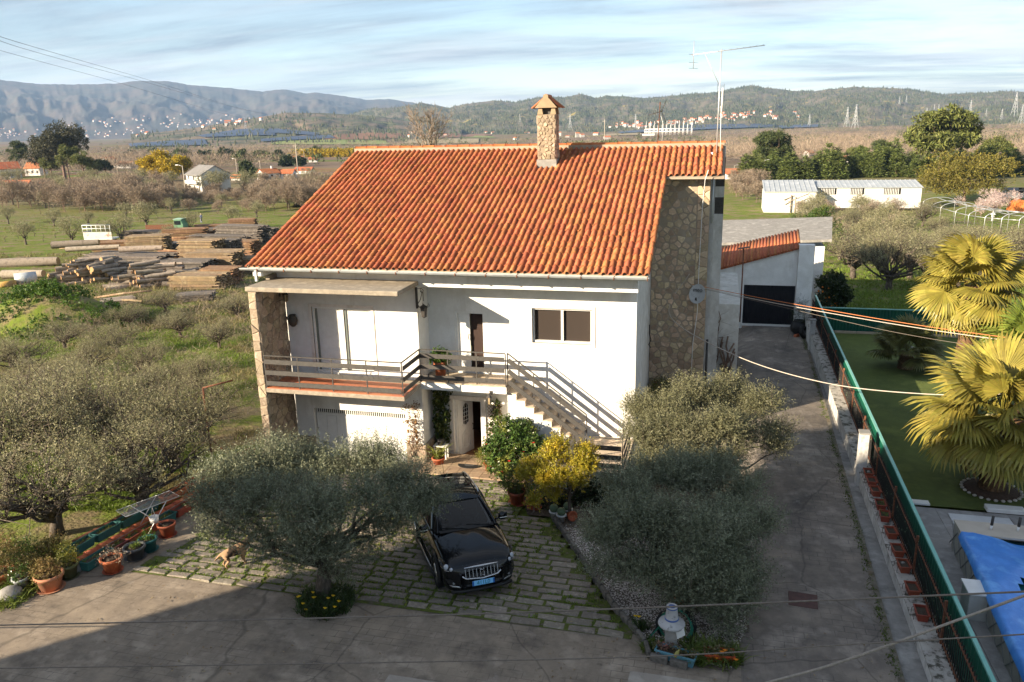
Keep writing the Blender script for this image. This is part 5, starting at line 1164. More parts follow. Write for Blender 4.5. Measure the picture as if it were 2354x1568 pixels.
for s in (-1, 1):
    cb().tube([(1.24, s * .72, 1.075), (1.62, s * .66, 1.27), (2.03, s * .555, 1.475), (2.2, s * .602, 1.505)], .032, 6).build('pillar', paint, car)
    for xa, wa, xb, wb in ((2.42, .827, 2.55, .615), (3.28, .81, 3.22, .60)): cb().tube([(xa, s * wa, 1.06), ((xa + xb) / 2, s * (wa + wb) / 2 * 1.035, 1.30), (xb, s * wb, 1.53)], .034, 6).build('pillar', black_pl, car)
    cb().tube([(3.75, s * .80, 1.08), (3.86, s * .66, 1.3), (3.72, s * .555, 1.5)], .06, 6).build('pillar', paint, car)
    cb().tube([(2.16, s * .555, 1.545), (2.28, s * .565, 1.60), (2.7, s * .572, 1.615), (3.3, s * .56, 1.605), (3.56, s * .545, 1.585), (3.66, s * .535, 1.54)], .021, 6).build('roof_rail', silver, car)
    # mirror
    mr_ = cb().tube([(1.52, s * .80, 1.07), (1.55, s * .93, 1.10)], .028, 6).build('mirror', paint, car)
    e = cb(); e.lathe([(0, -.10), (.07, -.085), (.095, -.02), (.09, .06), (.05, .09), (0, .095)], (0, 0, 0), 12, sx=.75, sy=1.25); q = e.build('mirror_shell', paint, mr_); q.location = (1.55, s * 1.0, 1.12)
    cb().box((1.475, s * 1.0 - .09, 1.09), (1.485, s * 1.0 + .09, 1.105)).build('indicator', white_p, mr_)
    # headlight
    sw = [(.10, .70, .68), (.16, .80, .70), (.34, .858, .735), (.55, .868, .80), (.60, .86, .865), (.40, .815, .878), (.22, .74, .835), (.07, .60, .745), (.055, .58, .70)]
    vs = [(x - .012, s * (y + .012), z) for x, y, z in sw]; c_ = tuple(np.mean(vs, 0) + np.array([-.02, s * .014, .006])); e = cb().add(vs + [c_], [(i, (i + 1) % 9, 9) for i in range(9)], True); hl_ = e.build('headlight', M('headlight glass', [(.03, .032, .036), (.09, .095, .10)], 24, .03, spec=.9, coat=1), car)
    for (x, y, z, rr) in ((.19, .77, .765, .06), (.085, .68, .735, .042)):
        e = cb(); e.lathe([(rr, -.01), (rr * .92, .012), (rr * .6, .02), (0, .028)], (0, 0, 0), 14); q = e.build('projector', M('projector lens', [(.42, .45, .50)], 1, .06, spec=1, coat=1), hl_); q.location = (x - .03, s * (y + .014), z + .004); q.rotation_euler = Vector((-.8, s * .55, .25)).to_track_quat('Z', 'Y').to_euler()
    cb().tube([(x - .016, s * (y + .014), z) for x, y, z in [sw[8], sw[0], sw[1], sw[2]]], .008, 4).build('light_bezel', chrome, hl_)
    # fog lamp and bright bumper corner
    e = cb(); e.lathe([(.05, 0), (.045, .015), (0, .022)], (0, 0, 0), 14); q = e.build('fog_lamp', lensm, car); q.location = (.055, s * .66, .43); q.rotation_euler = Vector((-.9, s * .45, 0)).to_track_quat('Z', 'Y').to_euler()
    cb().slab([(.005, s * .50, .33), (.05, s * .68, .355), (.09, s * .745, .395), (.055, s * .68, .385), (.02, s * .54, .355)], (-.02, s * .012, 0)).build('bumper_trim', silver, car)
    cb().slab([(.02, s * .55, .36), (.07, s * .74, .40), (.15, s * .815, .50), (.06, s * .72, .52), (.03, s * .60, .48)], (-.008, s * .008, 0)).build('fog_bezel', black_pl, car)
    # side cladding and wheels
    cb().tube([(.98, s * .895, .24), (1.5, s * .905, .23), (2.4, s * .905, .23), (3.0, s * .90, .24)], .05, 6).build('side_skirt', black_pl, car)
    cb().tube([(1.0, s * .90, .27), (2.0, s * .913, .262), (3.0, s * .905, .27)], .013, 5).build('skirt_strip', silver, car)
    for xw in (.90, 3.50):
        e = cb(); vs = []; k2 = 18
        for i in range(k2 + 1):
            a = -.12 + (math.pi + .24) * i / k2
            for rr, yy in ((.365, .86), (.365, .905), (.43, .912), (.445, .88)): vs.append((xw - rr * math.cos(a), s * yy, .335 + rr * math.sin(a)))
        e.add(vs, [(4 * i + j, 4 * i + 4 + j, 4 * i + 5 + j, 4 * i + 1 + j) for i in range(k2) for j in range(3)], True).build('wheel_arch', black_pl, car)
        wv = empty('wheel', (xw, s * .80, .335)); wv.parent = car; wv.rotation_euler = (R_(90) * -s, 0, 0)
        e = cb(); e.lathe([(.22, -.11), (.31, -.11), (.335, -.08), (.338, .06), (.318, .105), (.24, .112), (.222, .09)], (0, 0, 0), 32); e.build('tyre', rubber, wv)
        e = cb(); e.lathe([(.224, .105), (.215, .08), (.19, .02)], (0, 0, 0), 28)
        for i in range(10):
            a = 2 * math.pi * i / 10 + (.09 if i % 2 else -.09); u_ = Vector((math.cos(a), math.sin(a), 0)); t_ = Vector((-u_.y, u_.x, 0)); e.obox(u_ * .13 + Vector((0, 0, .088)), u_ * .092, t_ * .014, (0, 0, .012))
        e.lathe([(.052, .07), (.05, .108), (0, .112)], (0, 0, 0), 14); e.build('rim', silver, wv)
        cb().lathe([(.2, -.02), (.0, -.02)], (0, 0, .02), 20).build('brake_disc', iron, wv)
# black recess of the wheel wells
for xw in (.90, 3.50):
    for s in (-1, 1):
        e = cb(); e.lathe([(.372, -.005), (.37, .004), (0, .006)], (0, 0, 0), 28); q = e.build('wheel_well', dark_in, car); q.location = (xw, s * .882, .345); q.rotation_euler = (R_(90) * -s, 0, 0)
# grille
def gpt(a, z, k=0): return (-.012 - k + .09 * (abs(a) / .5) ** 2 + (z - .66) * .28, a, z)
outl = [(-.38, .50), (-.46, .54), (-.505, .62), (-.50, .70), (-.44, .735), (0, .755), (.44, .735), (.50, .70), (.505, .62), (.46, .54), (.38, .50), (0, .485)]
e = cb(); nn = len(outl); oo = [gpt(a, z, .0) for a, z in outl]; o2 = [gpt(a * 1.0, z, .05) for a, z in outl]; i2 = [gpt(a * .93, .62 + (z - .62) * .84, .045) for a, z in outl]; i1 = [gpt(a * .93, .62 + (z - .62) * .84, .0) for a, z in outl]
e.add(oo + o2 + i2 + i1, [(i + s * nn, (i + 1) % nn + s * nn, (i + 1) % nn + (s + 1) * nn, i + (s + 1) * nn) for s in range(3) for i in range(nn)], True); grl = e.build('grille', chrome, car)
cb().add([gpt(a * .92, .62 + (z - .62) * .8, .012) for a, z in outl], [tuple(range(nn))]).build('grille_back', black_pl, grl)
for i in range(10):
    a = -.38 + .76 * i / 9
    if abs(a) < .03: continue
    e = cb(); p = Vector(gpt(a, .535, .035)); q = Vector(gpt(a, .705, .035)); e.beam(p, q, .013, .022, (1, 0, 0)); e.build('grille_bar', M('dark chrome', [(.22, .22, .23)], 1, .2, metal=1), grl)
lg = [(-.05, .66), (.03, .69), (.05, .665), (-.005, .642), (.05, .60), (-.03, .565), (-.05, .59), (.005, .613)]
e = cb(); P8 = [Vector(gpt(a, z, .062)) for a, z in lg]; e.tube([P8[2], P8[1], P8[0], P8[4], P8[5], P8[6]], .009, 5); e.build('emblem', chrome, grl)
# number plate
plc = Vector(gpt(0, .42, .045)); pl_ = cb().box((plc.x - .012, -.26, .37), (plc.x, .26, .475)).build('number_plate', M('blue plate', [(.22, .56, .90)], 1, .4), car)
cb().box((plc.x - .0135, -.26, .37), (plc.x - .0125, -.225, .475)).build('plate_band', M('dark blue plate', [(.02, .12, .45)], 1, .4), pl_); cb().box((plc.x - .0135, .225, .37), (plc.x - .0125, .26, .475)).build('plate_band', MATS['dark blue plate'], pl_)
def text_part(txt, size, mat, parent, loc, rot, ext=.001, name='lettering'):
    cu_ = bpy.data.curves.new('txt', 'FONT'); cu_.body = txt; cu_.size = size; cu_.align_x = 'CENTER'; cu_.extrude = ext
    t0 = bpy.data.objects.new('txt', cu_); COL.objects.link(t0); me = bpy.data.meshes.new_from_object(t0.evaluated_get(bpy.context.evaluated_depsgraph_get())); bpy.data.objects.remove(t0)
    me.materials.clear(); me.materials.append(mat); q = obj_from(name, me, parent, loc); q.rotation_euler = rot; return q
text_part('411L0', .125, M('plate lettering', [(.0, .17, .22)], 1, .5), pl_, (plc.x - .0135, 0, .382), (R_(90), 0, R_(-90)))
# lower bumper, wipers, cowl, aerial
cb().slab([(.0, -.52, .30), (.0, .52, .30), (-.012, .50, .36), (-.012, -.50, .36)], (.03, 0, 0)).build('lower_intake', black_pl, car)
cb().tube([(.06, -.72, .235), (-.01, -.5, .23), (-.02, 0, .225), (-.01, .5, .23), (.06, .72, .235)], .035, 6).build('front_lip', black_pl, car)
cb().slab([(1.20, -.66, 1.075), (1.20, .66, 1.075), (1.34, .70, 1.095), (1.34, -.70, 1.095)], (0, 0, .008)).build('cowl', black_pl, car)
for y0, y1 in ((-.62, -.02), (.0, .60)): cb().tube([(1.22, y0, 1.095), (1.30, (y0 + y1) / 2, 1.115), (1.36, y1, 1.135)], .012, 5).build('wiper', black_pl, car)
cb().tube([(3.55, 0, 1.575), (3.72, 0, 1.82)], .006, 5).lathe([(.03, 0), (.02, .03), (0, .04)], (3.55, 0, 1.57), 8).build('aerial', black_pl, car)
# cabin
seatm = M('dark seat cloth', [(.03, .032, .036), (.05, .052, .056)], 20, .9)
for s in (-1, 1):
    bevel(cb().obox((2.35, s * .36, 1.02), (.06, 0, .02), (0, .22, 0), (.10, 0, .30)).build('seat', seatm, car), .05, 2); bevel(cb().obox((2.46, s * .36, 1.40), (.035, 0, 0), (0, .13, 0), (.02, 0, .075)).build('headrest', seatm, car), .03, 2)
bevel(cb().slab([(1.35, -.7, 1.05), (1.9, -.7, 1.06), (1.95, -.7, .9), (1.35, -.7, .9)], (0, 1.4, 0)).build('dashboard', M('grey dashboard', [(.06, .065, .07)], 8, .7), car), .04, 2)
q = torus(.18, .016, 24, 6).build('steering_wheel', black_pl, car); q.location = (1.88, .36, 1.14); q.rotation_euler = (0, R_(-62), 0)
cb().box((1.45, -.62, 1.062), (1.62, -.30, 1.068)).build('paper', white_p, car)
cb().box((2.0, -.06, 1.37), (2.03, .10, 1.43)).build('rear_mirror', black_pl, car)
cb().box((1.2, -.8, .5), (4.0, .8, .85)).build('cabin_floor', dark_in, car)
# ---------------------------------------------------------------- olive trees and plants of the yard
def cp(px, py, dep): return Vector(CP + ray(px, py) * (dep / FPX))
def px_clumps(lst): return [(np.array(cp(a, b, d)), (r, r, r * .8)) for a, b, d, r in lst]
def big_olive(seed, lst, basepx, label, nsh, h, r, mat=lf_olive, kind='olive_tree', **kw):
    rg = np.random.default_rng(seed); base = gp(*basepx); cl = [(c - np.array(base), tuple(np.array(rr) * .88)) for c, rr in px_clumps(lst)]; big = cl; cl = []
    for c, rr in big:
        for _ in range(5): dd = rg.normal(size=3); dd[2] = abs(dd[2]) * .8 + dd[2] * .2; dd /= np.linalg.norm(dd); f = rg.uniform(.34, .60); cl.append((c + dd * np.array(rr) * rg.uniform(.45, .98), tuple(np.array(rr) * f)))
    root = empty(kind, base, label, 'tree')
    obj_from('trunk', trunk_mesh('trunk', rg, (0, 0, 0), big, h, r, bark), root)
    p, o = clump_points(rg, cl, nsh, .3, 1.0, .4); V, F = leaf_cloud(rg, p, o, kw.get('m', 15), kw.get('sl', .50), kw.get('ll', .064), kw.get('lw', .0165), .62)
    obj_from('crown', np_mesh('crown', V, F, mat), root)
    # bare pale twigs through the crown
    tw = MB()
    for k in range(160):
        i = rg.integers(0, nsh); a = Vector(p[i]); d = Vector(o[i]); tw.tube([a - d * .25, a + d * .1, a + d * .38], [.008, .006, .003], 3, False)
    obj_from('twig', tw.mesh('twig', bark_pale), root)['kind'] = 'stuff'
    return root
big_olive(101, [(520, 1130, 18.5, .75), (600, 1095, 19.5, .8), (690, 1085, 20, .8), (780, 1090, 20, .8), (870, 1085, 19.7, .75), (955, 1125, 19.2, .7), (1000, 1160, 18.8, .42), (560, 1190, 17.8, .7), (640, 1170, 17.6, .75), (730, 1195, 17.3, .75), (800, 1180, 17.6, .7), (880, 1165, 18.1, .7), (945, 1180, 18.6, .5), (485, 1185, 18.2, .45), (720, 1265, 17.6, .5), (640, 1245, 17.8, .42), (780, 1265, 17.8, .4), (860, 1230, 18.3, .42), (590, 1240, 17.9, .4), (752, 1318, 17.9, .26), (790, 1335, 18, .2), (520, 1235, 18.4, .4), (690, 1300, 17.8, .36), (830, 1285, 18.2, .34), (905, 1225, 18.8, .38), (610, 1275, 18.1, .3)],
          (745, 1370), 'wide grey-green olive tree standing in the yard left of the black car', 10500, 1.25, .17)
big_olive(102, [(1420, 1150, 19, .7), (1520, 1125, 19.5, .8), (1620, 1115, 20, .8), (1700, 1145, 19.5, .7), (1400, 1235, 18, .65), (1480, 1230, 17.6, .8), (1570, 1220, 17.5, .8), (1660, 1220, 17.8, .8), (1735, 1220, 18.2, .55), (1425, 1315, 17.5, .5), (1520, 1320, 17.2, .65), (1620, 1320, 17, .75), (1700, 1310, 17.5, .6), (1575, 1385, 17, .4), (1650, 1395, 16.8, .5), (1700, 1385, 17, .35), (1660, 1440, 16.6, .3)],
          (1600, 1400), 'dense shaded olive tree in the gravel bed, the nearest one beside the drive', 13000, 1.2, .16)
big_olive(103, [(1500, 945, 23.5, .75), (1580, 920, 24, .8), (1660, 920, 24.5, .8), (1735, 945, 24, .7), (1785, 1000, 23.5, .45), (1470, 1010, 22.5, .6), (1550, 1000, 22.3, .8), (1640, 1000, 22.3, .8), (1720, 1020, 22.8, .65), (1780, 1040, 23, .35), (1500, 1070, 22, .45), (1600, 1080, 21.8, .7), (1690, 1080, 22, .55)],
          (1620, 1170), 'sunlit pale green olive tree against the white house corner', 9000, 1.5, .15, mat=leafm('sunlit olive leaf', [(.19, .185, .10), (.14, .14, .075), (.245, .235, .14)], .5, .18, .4))  # second olive leaf, warm sun tint mixed into the leaf colour
# golden shrub tree
big_olive(104, [(1230, 1090, 22.5, .5), (1280, 1052, 22.7, .5), (1332, 1080, 22.5, .45), (1262, 1110, 22, .4), (1312, 1110, 22, .4), (1342, 1045, 22.8, .3), (1208, 1100, 22.3, .28), (1228, 1158, 21.8, .18), (1270, 1140, 22, .2)],
          (1310, 1195), 'small golden-leaved tree beside the landing of the outside stairs', 1900, 1.0, .05, mat=lf_yellow, kind='golden_tree', m=13, sl=.26, ll=.07, lw=.026)
r = empty('camellia', gp(1165, 1098), 'glossy camellia bush with red flowers right of the front door', 'bush'); b0 = np.array(r.location)
rg = np.random.default_rng(7); cl = [(c - b0, rr) for c, rr in px_clumps([(1172, 1015, 25.5, .46), (1198, 995, 25.8, .42), (1142, 1030, 25.3, .36), (1182, 1060, 25, .45), (1224, 1030, 25.3, .42), (1160, 980, 25.8, .26), (1150, 1075, 25, .33)])]
obj_from('trunk', trunk_mesh('trunk', rg, (0, 0, 0), cl, .5, .04, bark), r)
obj_from('foliage', foliage('foliage', rg, cl, 1700, 9, .2, .085, .046, lf_cam, .6, .25, .4, .8), r)
p, o = clump_points(rg, cl, 60, .97, .3, .2); front = sorted(range(60), key=lambda i: p[i][1])[:17]
for i in front:
    e = MB(Vector((0, 0, 0))); c_ = Vector(p[i])
    for k in range(7):
        a = k * .9; d = Vector((math.cos(a), math.sin(a), .5)) * .04; e.add([c_, c_ + d + Vector((-d.y, d.x, 0)) * .6, c_ + d * 1.4, c_ + d - Vector((-d.y, d.x, 0)) * .6], [(0, 1, 2, 3)])
    e.build('flower', flower_r, r)
# ---------------------------------------------------------------- pots
def pot_mesh(r0, r1, h, mat, rim=.03, name='pot'): return MB().lathe([(r0, 0), (r1 * .97, h * .82), (r1 + rim, h * .82), (r1 + rim, h), (r1 - .01, h), (r1 - .03, h * .86)], (0, 0, 0), 20).mesh(name, mat)
def potted(name, loc, r0, r1, h, mat, label, plant=None, saucer=True, cat='pot', group=None):
    q = empty(name, loc, label, cat, group); obj_from('pot', pot_mesh(r0, r1, h, mat), q)
    MB().lathe([(0, h * .9), (r1 - .012, h * .87)], (0, 0, 0), 14).build('soil', soil, q)
    if saucer: MB().lathe([(r0 * 1.1, 0), (r0 * 1.45, .03), (r0 * 1.4, .03), (r0 * 1.1, .008)], (0, 0, .002), 20).build('saucer', mat, q)
    return q
def bush(parent, seed, cl, n, mat, m_=9, sl=.16, ll=.045, lw=.02, up=.5, name='foliage'):
    return obj_from(name, foliage(name, np.random.default_rng(seed), cl, n, m_, sl, ll, lw, mat, .4, up, .35, .75), parent)
def on(px, py, h=0): return gp(px, py, h)
q = potted('potted_shrub', on(1128, 1084), .16, .21, .34, terra, 'yellow-green box shrub in a terracotta pot nearest the front door', cat='potted plant'); bush(q, 1, [((0, 0, .55), .33), ((.2, -.1, .48), .22), ((-.22, .1, .5), .25)], 520, lf_box)
q = potted('potted_shrub', on(1172, 1092), .15, .2, .32, terra, 'low shrub in a terracotta pot between camellia and big pot', cat='potted plant'); bush(q, 2, [((0, 0, .45), .26), ((.12, 0, .4), .2)], 330, lf_green)
q = potted('potted_shrub', on(1188, 1157), .19, .25, .42, terra_dk, 'leafy green shrub in the largest brown pot beside the car', cat='potted plant'); bush(q, 3, [((0, 0, .72), .36), ((.18, 0, .62), .24), ((-.2, -.05, .62), .24), ((0, .1, .92), .22)], 640, leafm('shrub leaf', [(.07, .095, .022), (.045, .065, .018), (.12, .13, .03)], .45, .25, .4))
q = potted('potted_shrub', on(1228, 1167), .16, .21, .36, terra, 'ribbed terracotta pot with a thin twiggy plant under the golden tree', cat='potted plant'); bush(q, 4, [((0, 0, .5), .18), ((.05, 0, .65), .12)], 150, lf_green)
wp = M('white plastic pot', [(.62, .62, .60), (.55, .55, .53)], 8, .5)
for k, (x, y, lab) in enumerate([(1273, 1190, 'white plastic pot with round cactus at the bed corner, the left one'), (1290, 1198, 'white plastic pot with a green cactus in front of its neighbour'), (1305, 1185, 'white pot with spiny succulent behind the other two')]):
    q = potted('cactus_pot', on(x, y, .05), .085, .115, .22, wp, lab, saucer=False, cat='potted plant'); e = MB(); e.lathe([(.05, .18), (.115, .24), (.13, .31), (.10, .38), (0, .41)], (0, 0, 0), 12); e.build('cactus', M('cactus', [(.09, .14, .08), (.13, .17, .10)], 40, .8, .5, 60), q)
q = empty('tipped_pot', on(1308, 1192, .05), 'terracotta pot tipped on its side next to the white cactus pots', 'pot'); e = obj_from('pot', pot_mesh(.085, .12, .22, terra), q); e.location = (0, 0, .13); e.rotation_euler = (R_(80), 0, R_(40))
q = empty('trowel', on(1268, 1172, .05), 'yellow handled trowel stuck upright behind the cactus pots', 'trowel'); MB().tube([(0, 0, 0), (-.12, .03, .22)], .012, 6).build('shaft', iron, q); MB().tube([(-.12, .03, .22), (-.2, .05, .36)], .022, 8).build('handle', M('yellow handle', [(.55, .33, .05)], 1, .5), q)
# door plants
q = potted('spider_plant', on(1008, 1070), .15, .2, .3, terra, 'arching strap-leaved plant in a pot left of the front door', cat='potted plant'); e = blades('leaves', [(np.cos(a) * .05, np.sin(a) * .05, .28) for a in np.linspace(0, 6, 14)], .55, leafm('strap leaf', [(.15, .19, .03), (.26, .25, .06)], .5, .3, .3), 9, 6, .016, 1, .8); e.parent = q
q = empty('plant_stand', Vector((-9.05, 1.2, T(-9, 1.2) + .03)), 'white plant stand with a dark pot under the climbing vine', 'plant stand')
for x in (-.2, .2):
    for y in (-.12, .12): MB().box((x - .02, y - .02, 0), (x + .02, y + .02, .5)).build('leg', white_p, q)
MB().box((-.24, -.16, .5), (.24, .16, .53)).build('shelf', white_p, q); MB().lathe([(.1, .53), (.14, .74), (.12, .74)], (0, 0, 0), 14).build('pot', black_pl, q)
def lattice(x0, x1, z0, z1, y, mat, s=.14):
    e = MB()
    for sg in (-1, 1):
        n = int((x1 - x0 + z1 - z0) / s)
        for i in range(n + 1):
            c = x0 - (z1 - z0) + i * s if sg > 0 else x0 + i * s
            a = max(0, (x0 - c) * sg); bq = min(z1 - z0, (x1 - c) * sg) if sg > 0 else min(z1 - z0, c - x0); a = max(0, (x0 - c)) if sg > 0 else max(0, c - x1)
            if bq > a + .03: e.beam((c + sg * a, y + .006 * sg, z0 + a), (c + sg * bq, y + .006 * sg, z0 + bq), .016, .01, (0, 1, 0))
    return e
q = empty('climbing_vine', Vector((-9.2, 1.75, -.9)), 'leafy green vine on a white trellis left of the front door', 'vine'); lattice(-.2, .3, .2, 2.6, -.03, white_p).build('trellis', white_p, q)
rg = np.random.default_rng(31); bush(q, 31, [((.05 + rg.normal() * .09, -.12, z), .2) for z in np.linspace(.6, 2.9, 12)], 420, leafm('vine leaf', [(.09, .12, .025), (.05, .075, .02), (.16, .17, .035)], .5, .3, .4), 6, .14, .10, .085, .1)
q = empty('climbing_vine', Vector((-7.25, 1.72, -.9)), 'thin vine on a brown wooden trellis right of the front door', 'vine'); lattice(-.22, .3, .9, 2.1, -.02, rust, .12).build('trellis', M('brown lath', [(.22, .12, .06)], 4, .8), q); bush(q, 32, [((.05 + .1 * math.sin(z * 4), -.1, z), .13) for z in np.linspace(1, 2.1, 6)], 70, MATS['vine leaf'], 6, .14, .09, .075, .1)
q = empty('climbing_vine', Vector((-9.85, .70, -.6)), 'half bare creeper with small hanging pots on the sunny wall by the garage door', 'vine'); e = MB(); rg = np.random.default_rng(33)
for k in range(7): limb(e, rg, (rg.uniform(-.1, .1), 0, 0), (rg.uniform(-.3, .25), -.05, rg.uniform(1.0, 1.9)), .012, .004, .2, 6, 4)
e.build('stem', bark_brown, q); bush(q, 34, [((rg.uniform(-.25, .22), -.08, z), .12) for z in np.linspace(.5, 1.9, 11)], 190, leafm('reddish vine leaf', [(.14, .12, .03), (.20, .10, .04), (.10, .11, .03)], .5, .3, .4), 5, .12, .05, .04, .1)
for z in (.55, .95, 1.3):
    for x in (-.14, .16): MB().lathe([(.03, 0), (.045, .1), (.04, .1)], (x, -.1, z), 10).build('hanging_pot', M('wooden cup', [(.28, .16, .07)], 4, .8), q)
# bare climber on the right wall, shrub by the stone wall, ivy below the landing
q = empty('bare_climber', Vector((.2, 9.3, -.4)), 'leafless brown climber on the white wall beside the drive', 'vine'); e = MB(); rg = np.random.default_rng(35)
for k in range(8): limb(e, rg, (-.25 + rg.uniform(-.1, .1), -.05, -.3), (-.1 + rg.uniform(-.3, .15), -.04, rg.uniform(3, 5.5)), .03, .01, .05, 10, 5)
for k in range(7):
    a = limb(e, rg, (.25 + rg.uniform(-.1, .1), -.08, -.3), (.35 + rg.uniform(-.3, .4), -.1, rg.uniform(1.5, 2.4)), .05, .035, .12, 6, 5)
e.build('stem', bark_brown, q)
for z in (1.5, 2.2, 3.0):
    e = MB()
    for k in range(6): limb(e, rg, (-.2, -.05, z), (rg.uniform(-.6, .7), -.08, z + rg.uniform(-.2, .6)), .007, .003, .15, 4, 3)
    e.build('twig', bark_brown, q)
sl0 = Vector((-1.9, 6.6, T(-1.9, 6.6))); q = empty('wall_shrub', sl0, 'yellow-green shrub at the foot of the stone wall', 'bush'); bush(q, 36, [((0, 0, .7), .5), ((.3, -.2, 1.0), .4), ((-.25, 0, 1.15), .4), ((.05, 0, 1.6), .4)], 900, lf_box, 9, .2, .055, .026)
q = empty('ivy_patch', Vector((-3.3, -1.2, T(-3.3, -1.2))), 'dark ivy spilling below the stair landing', 'ivy'); bush(q, 37, [((x, y, z), .32) for x, y, z in ((-.7, -.4, .25), (-.2, -.5, .2), (.3, -.4, .3), (.8, -.2, .3), (.2, .2, .45), (-.4, .1, .4), (.9, .6, .3), (-1.2, -.7, .15))], 700, lf_dark, 6, .16, .075, .065, .3)
q = empty('stair_bush', Vector((-5.55, .45, -.7)), 'yellow-green bush climbing against the stair wall behind the camellia', 'bush'); bush(q, 38, [((0, 0, 1.0), .3), ((.3, .05, .8), .28), ((.5, 0, .55), .25), ((.1, 0, .6), .3)], 520, lf_box, 8, .18, .06, .03)
# potted plant on the balcony
q = empty('balcony_planter', Vector((-8.85, .98, 2.23)), 'terracotta pot with a leafy plant standing on the balcony behind the rail', 'potted plant'); obj_from('pot', pot_mesh(.15, .2, .62, terra), q); bush(q, 39, [((0, 0, .75), .2), ((.15, 0, .72), .14)], 120, lf_green, 6, .2, .12, .045)
# ---------------------------------------------------------------- daffodil patch and plants round the post
def tuft(name, loc, label, r, n, h, mat, seed, w=.012, cat='plant', lean=.45, flowers=None, fm=flower_y, fh=.4):
    q = empty(name, loc, label, cat); rg = np.random.default_rng(seed); pts = []
    while len(pts) < n:
        a = rg.uniform(-r, r, 2)
        if a[0] ** 2 + a[1] ** 2 < r * r: pts.append((a[0], a[1], 0))
    e = blades('leaves', pts, h, mat, seed, 7, w, 1.4, lean); e.parent = q
    for f in (flowers or []):
        m_ = MB(); c_ = Vector((f[0], f[1], fh + f[2]))
        for k in range(6):
            a = k * math.pi / 3; d = Vector((math.cos(a), math.sin(a) * .6, .5 - .3 * math.sin(a))) * .05; s = Vector((-d.y, d.x, 0)) * .5; m_.add([c_, c_ + d * .6 + s, c_ + d, c_ + d * .6 - s], [(0, 1, 2, 3)])
        m_.lathe([(.016, 0), (.024, .03), (.0, .012)], c_ + Vector((0, -.012, .0)), 7); m_.build('flower', fm, q)
        MB().tube([(f[0] * .8, f[1] * .8, 0), c_], .005, 4).build('flower_stem', lf_green, q)
    return q
rg = np.random.default_rng(50)
tuft('daffodil_patch', gp(750, 1388), 'dark green tuft of blooming yellow daffodils round the left olive trunk', .62, 190, .30, leafm('daffodil leaf', [(.05, .085, .02), (.035, .06, .016), (.08, .11, .03)], .5, .3, .35), 50, .011, 'flowers', .42, [(rg.uniform(-.55, .5), rg.uniform(-.6, -.05), rg.normal() * .05) for _ in range(12)], flower_y, .30)
tuft('grass_clump', gp(1610, 1505), 'bright strap-leaved clump behind the blue planter at the post', .38, 70, .34, leafm('strap grass', [(.14, .19, .03), (.09, .13, .025), (.2, .22, .05)], .5, .3, .35), 51, .013, 'plant', .6)
tuft('grass_clump', gp(1668, 1515), 'bright strap-leaved clump growing over the red planter', .32, 60, .30, MATS['strap grass'], 52, .012, 'plant', .6, [(rg.uniform(-.3, .3), rg.uniform(-.35, -.1), rg.normal() * .04) for _ in range(6)], flower_o, .2)
tuft('grass_clump', gp(1470, 1450), 'small daffodil clump on the gravel edge left of the post', .16, 22, .26, MATS['daffodil leaf'], 53, .01, 'plant', .35, [(-.1, .05, .05), (-.02, -.03, .1)], flower_y, .26)
tuft('grass_clump', gp(1510, 1490), 'low green weeds at the foot of the concrete post', .3, 50, .16, MATS['strap grass'], 54, .011, 'plant', .8)
for i, (px, py, L_, mat, lab) in enumerate([(1553, 1518, .78, M('blue plastic', [(.13, .30, .36), (.10, .25, .31)], 5, .5, rand=.1), 'pale blue planter trough in front of the post'), (1652, 1520, .55, M('red plastic', [(.42, .07, .03)], 3, .5), 'red planter trough beside the drive corner')]):
    q = empty('planter', gp(px, py), lab, 'planter', None, R_(78 if i == 0 else 95)); obj_from('box', planter_mesh(L_, .24, .22, mat), q); obj_from('soil', soil_mesh(L_ - .03, .22, .17), q)
    bush(q, 60 + i, [((0, y, .2), .09) for y in np.linspace(-L_ / 2.4, L_ / 2.4, 4)], 90, leafm('succulent leaf', [(.20, .15, .09), (.12, .12, .05), (.26, .12, .09)], .5, .2, .4), 6, .08, .05, .03)
q = empty('garden_post', gp(1541, 1494), 'concrete post with a white hat-shaped cap ringed by a blue band', 'post')
bevel(MB().box((-.16, -.13, 0), (.16, .13, .62)).build('post', conc_grey, q), .012)
capw = overlay(M('white cap paint', [(.44, .43, .42), (.34, .335, .33)], 5, .8, .3, 30), (.10, .095, .09), 9, .58, .68, .8)
MB().lathe([(.13, .58), (.33, .62), (.36, .66), (.35, .69), (.26, .70), (.19, .74), (.165, .86), (.14, 1.05), (.15, 1.08), (.10, 1.08), (.09, 1.0)], (0, 0, 0), 26).build('cap', capw, q)
for z, rr in ((.775, .186), (1.035, .146)): MB().lathe([(rr, z), (rr - .004, z + .035)], (0, 0, 0), 26).build('blue_band', M('blue band', [(.05, .10, .30), (.08, .14, .34)], 9, .8), q)
MB().lathe([(.1, 1.0), (.0, 1.02)], (0, 0, 0), 12).build('dark_well', dark_in, q)
MB().obox((.25, -.2, .55), (.1, 0, .06), (0, .012, 0), (-.02, 0, .08)).build('white_flap', white_p, q)
q.scale = (.76, .76, .95)
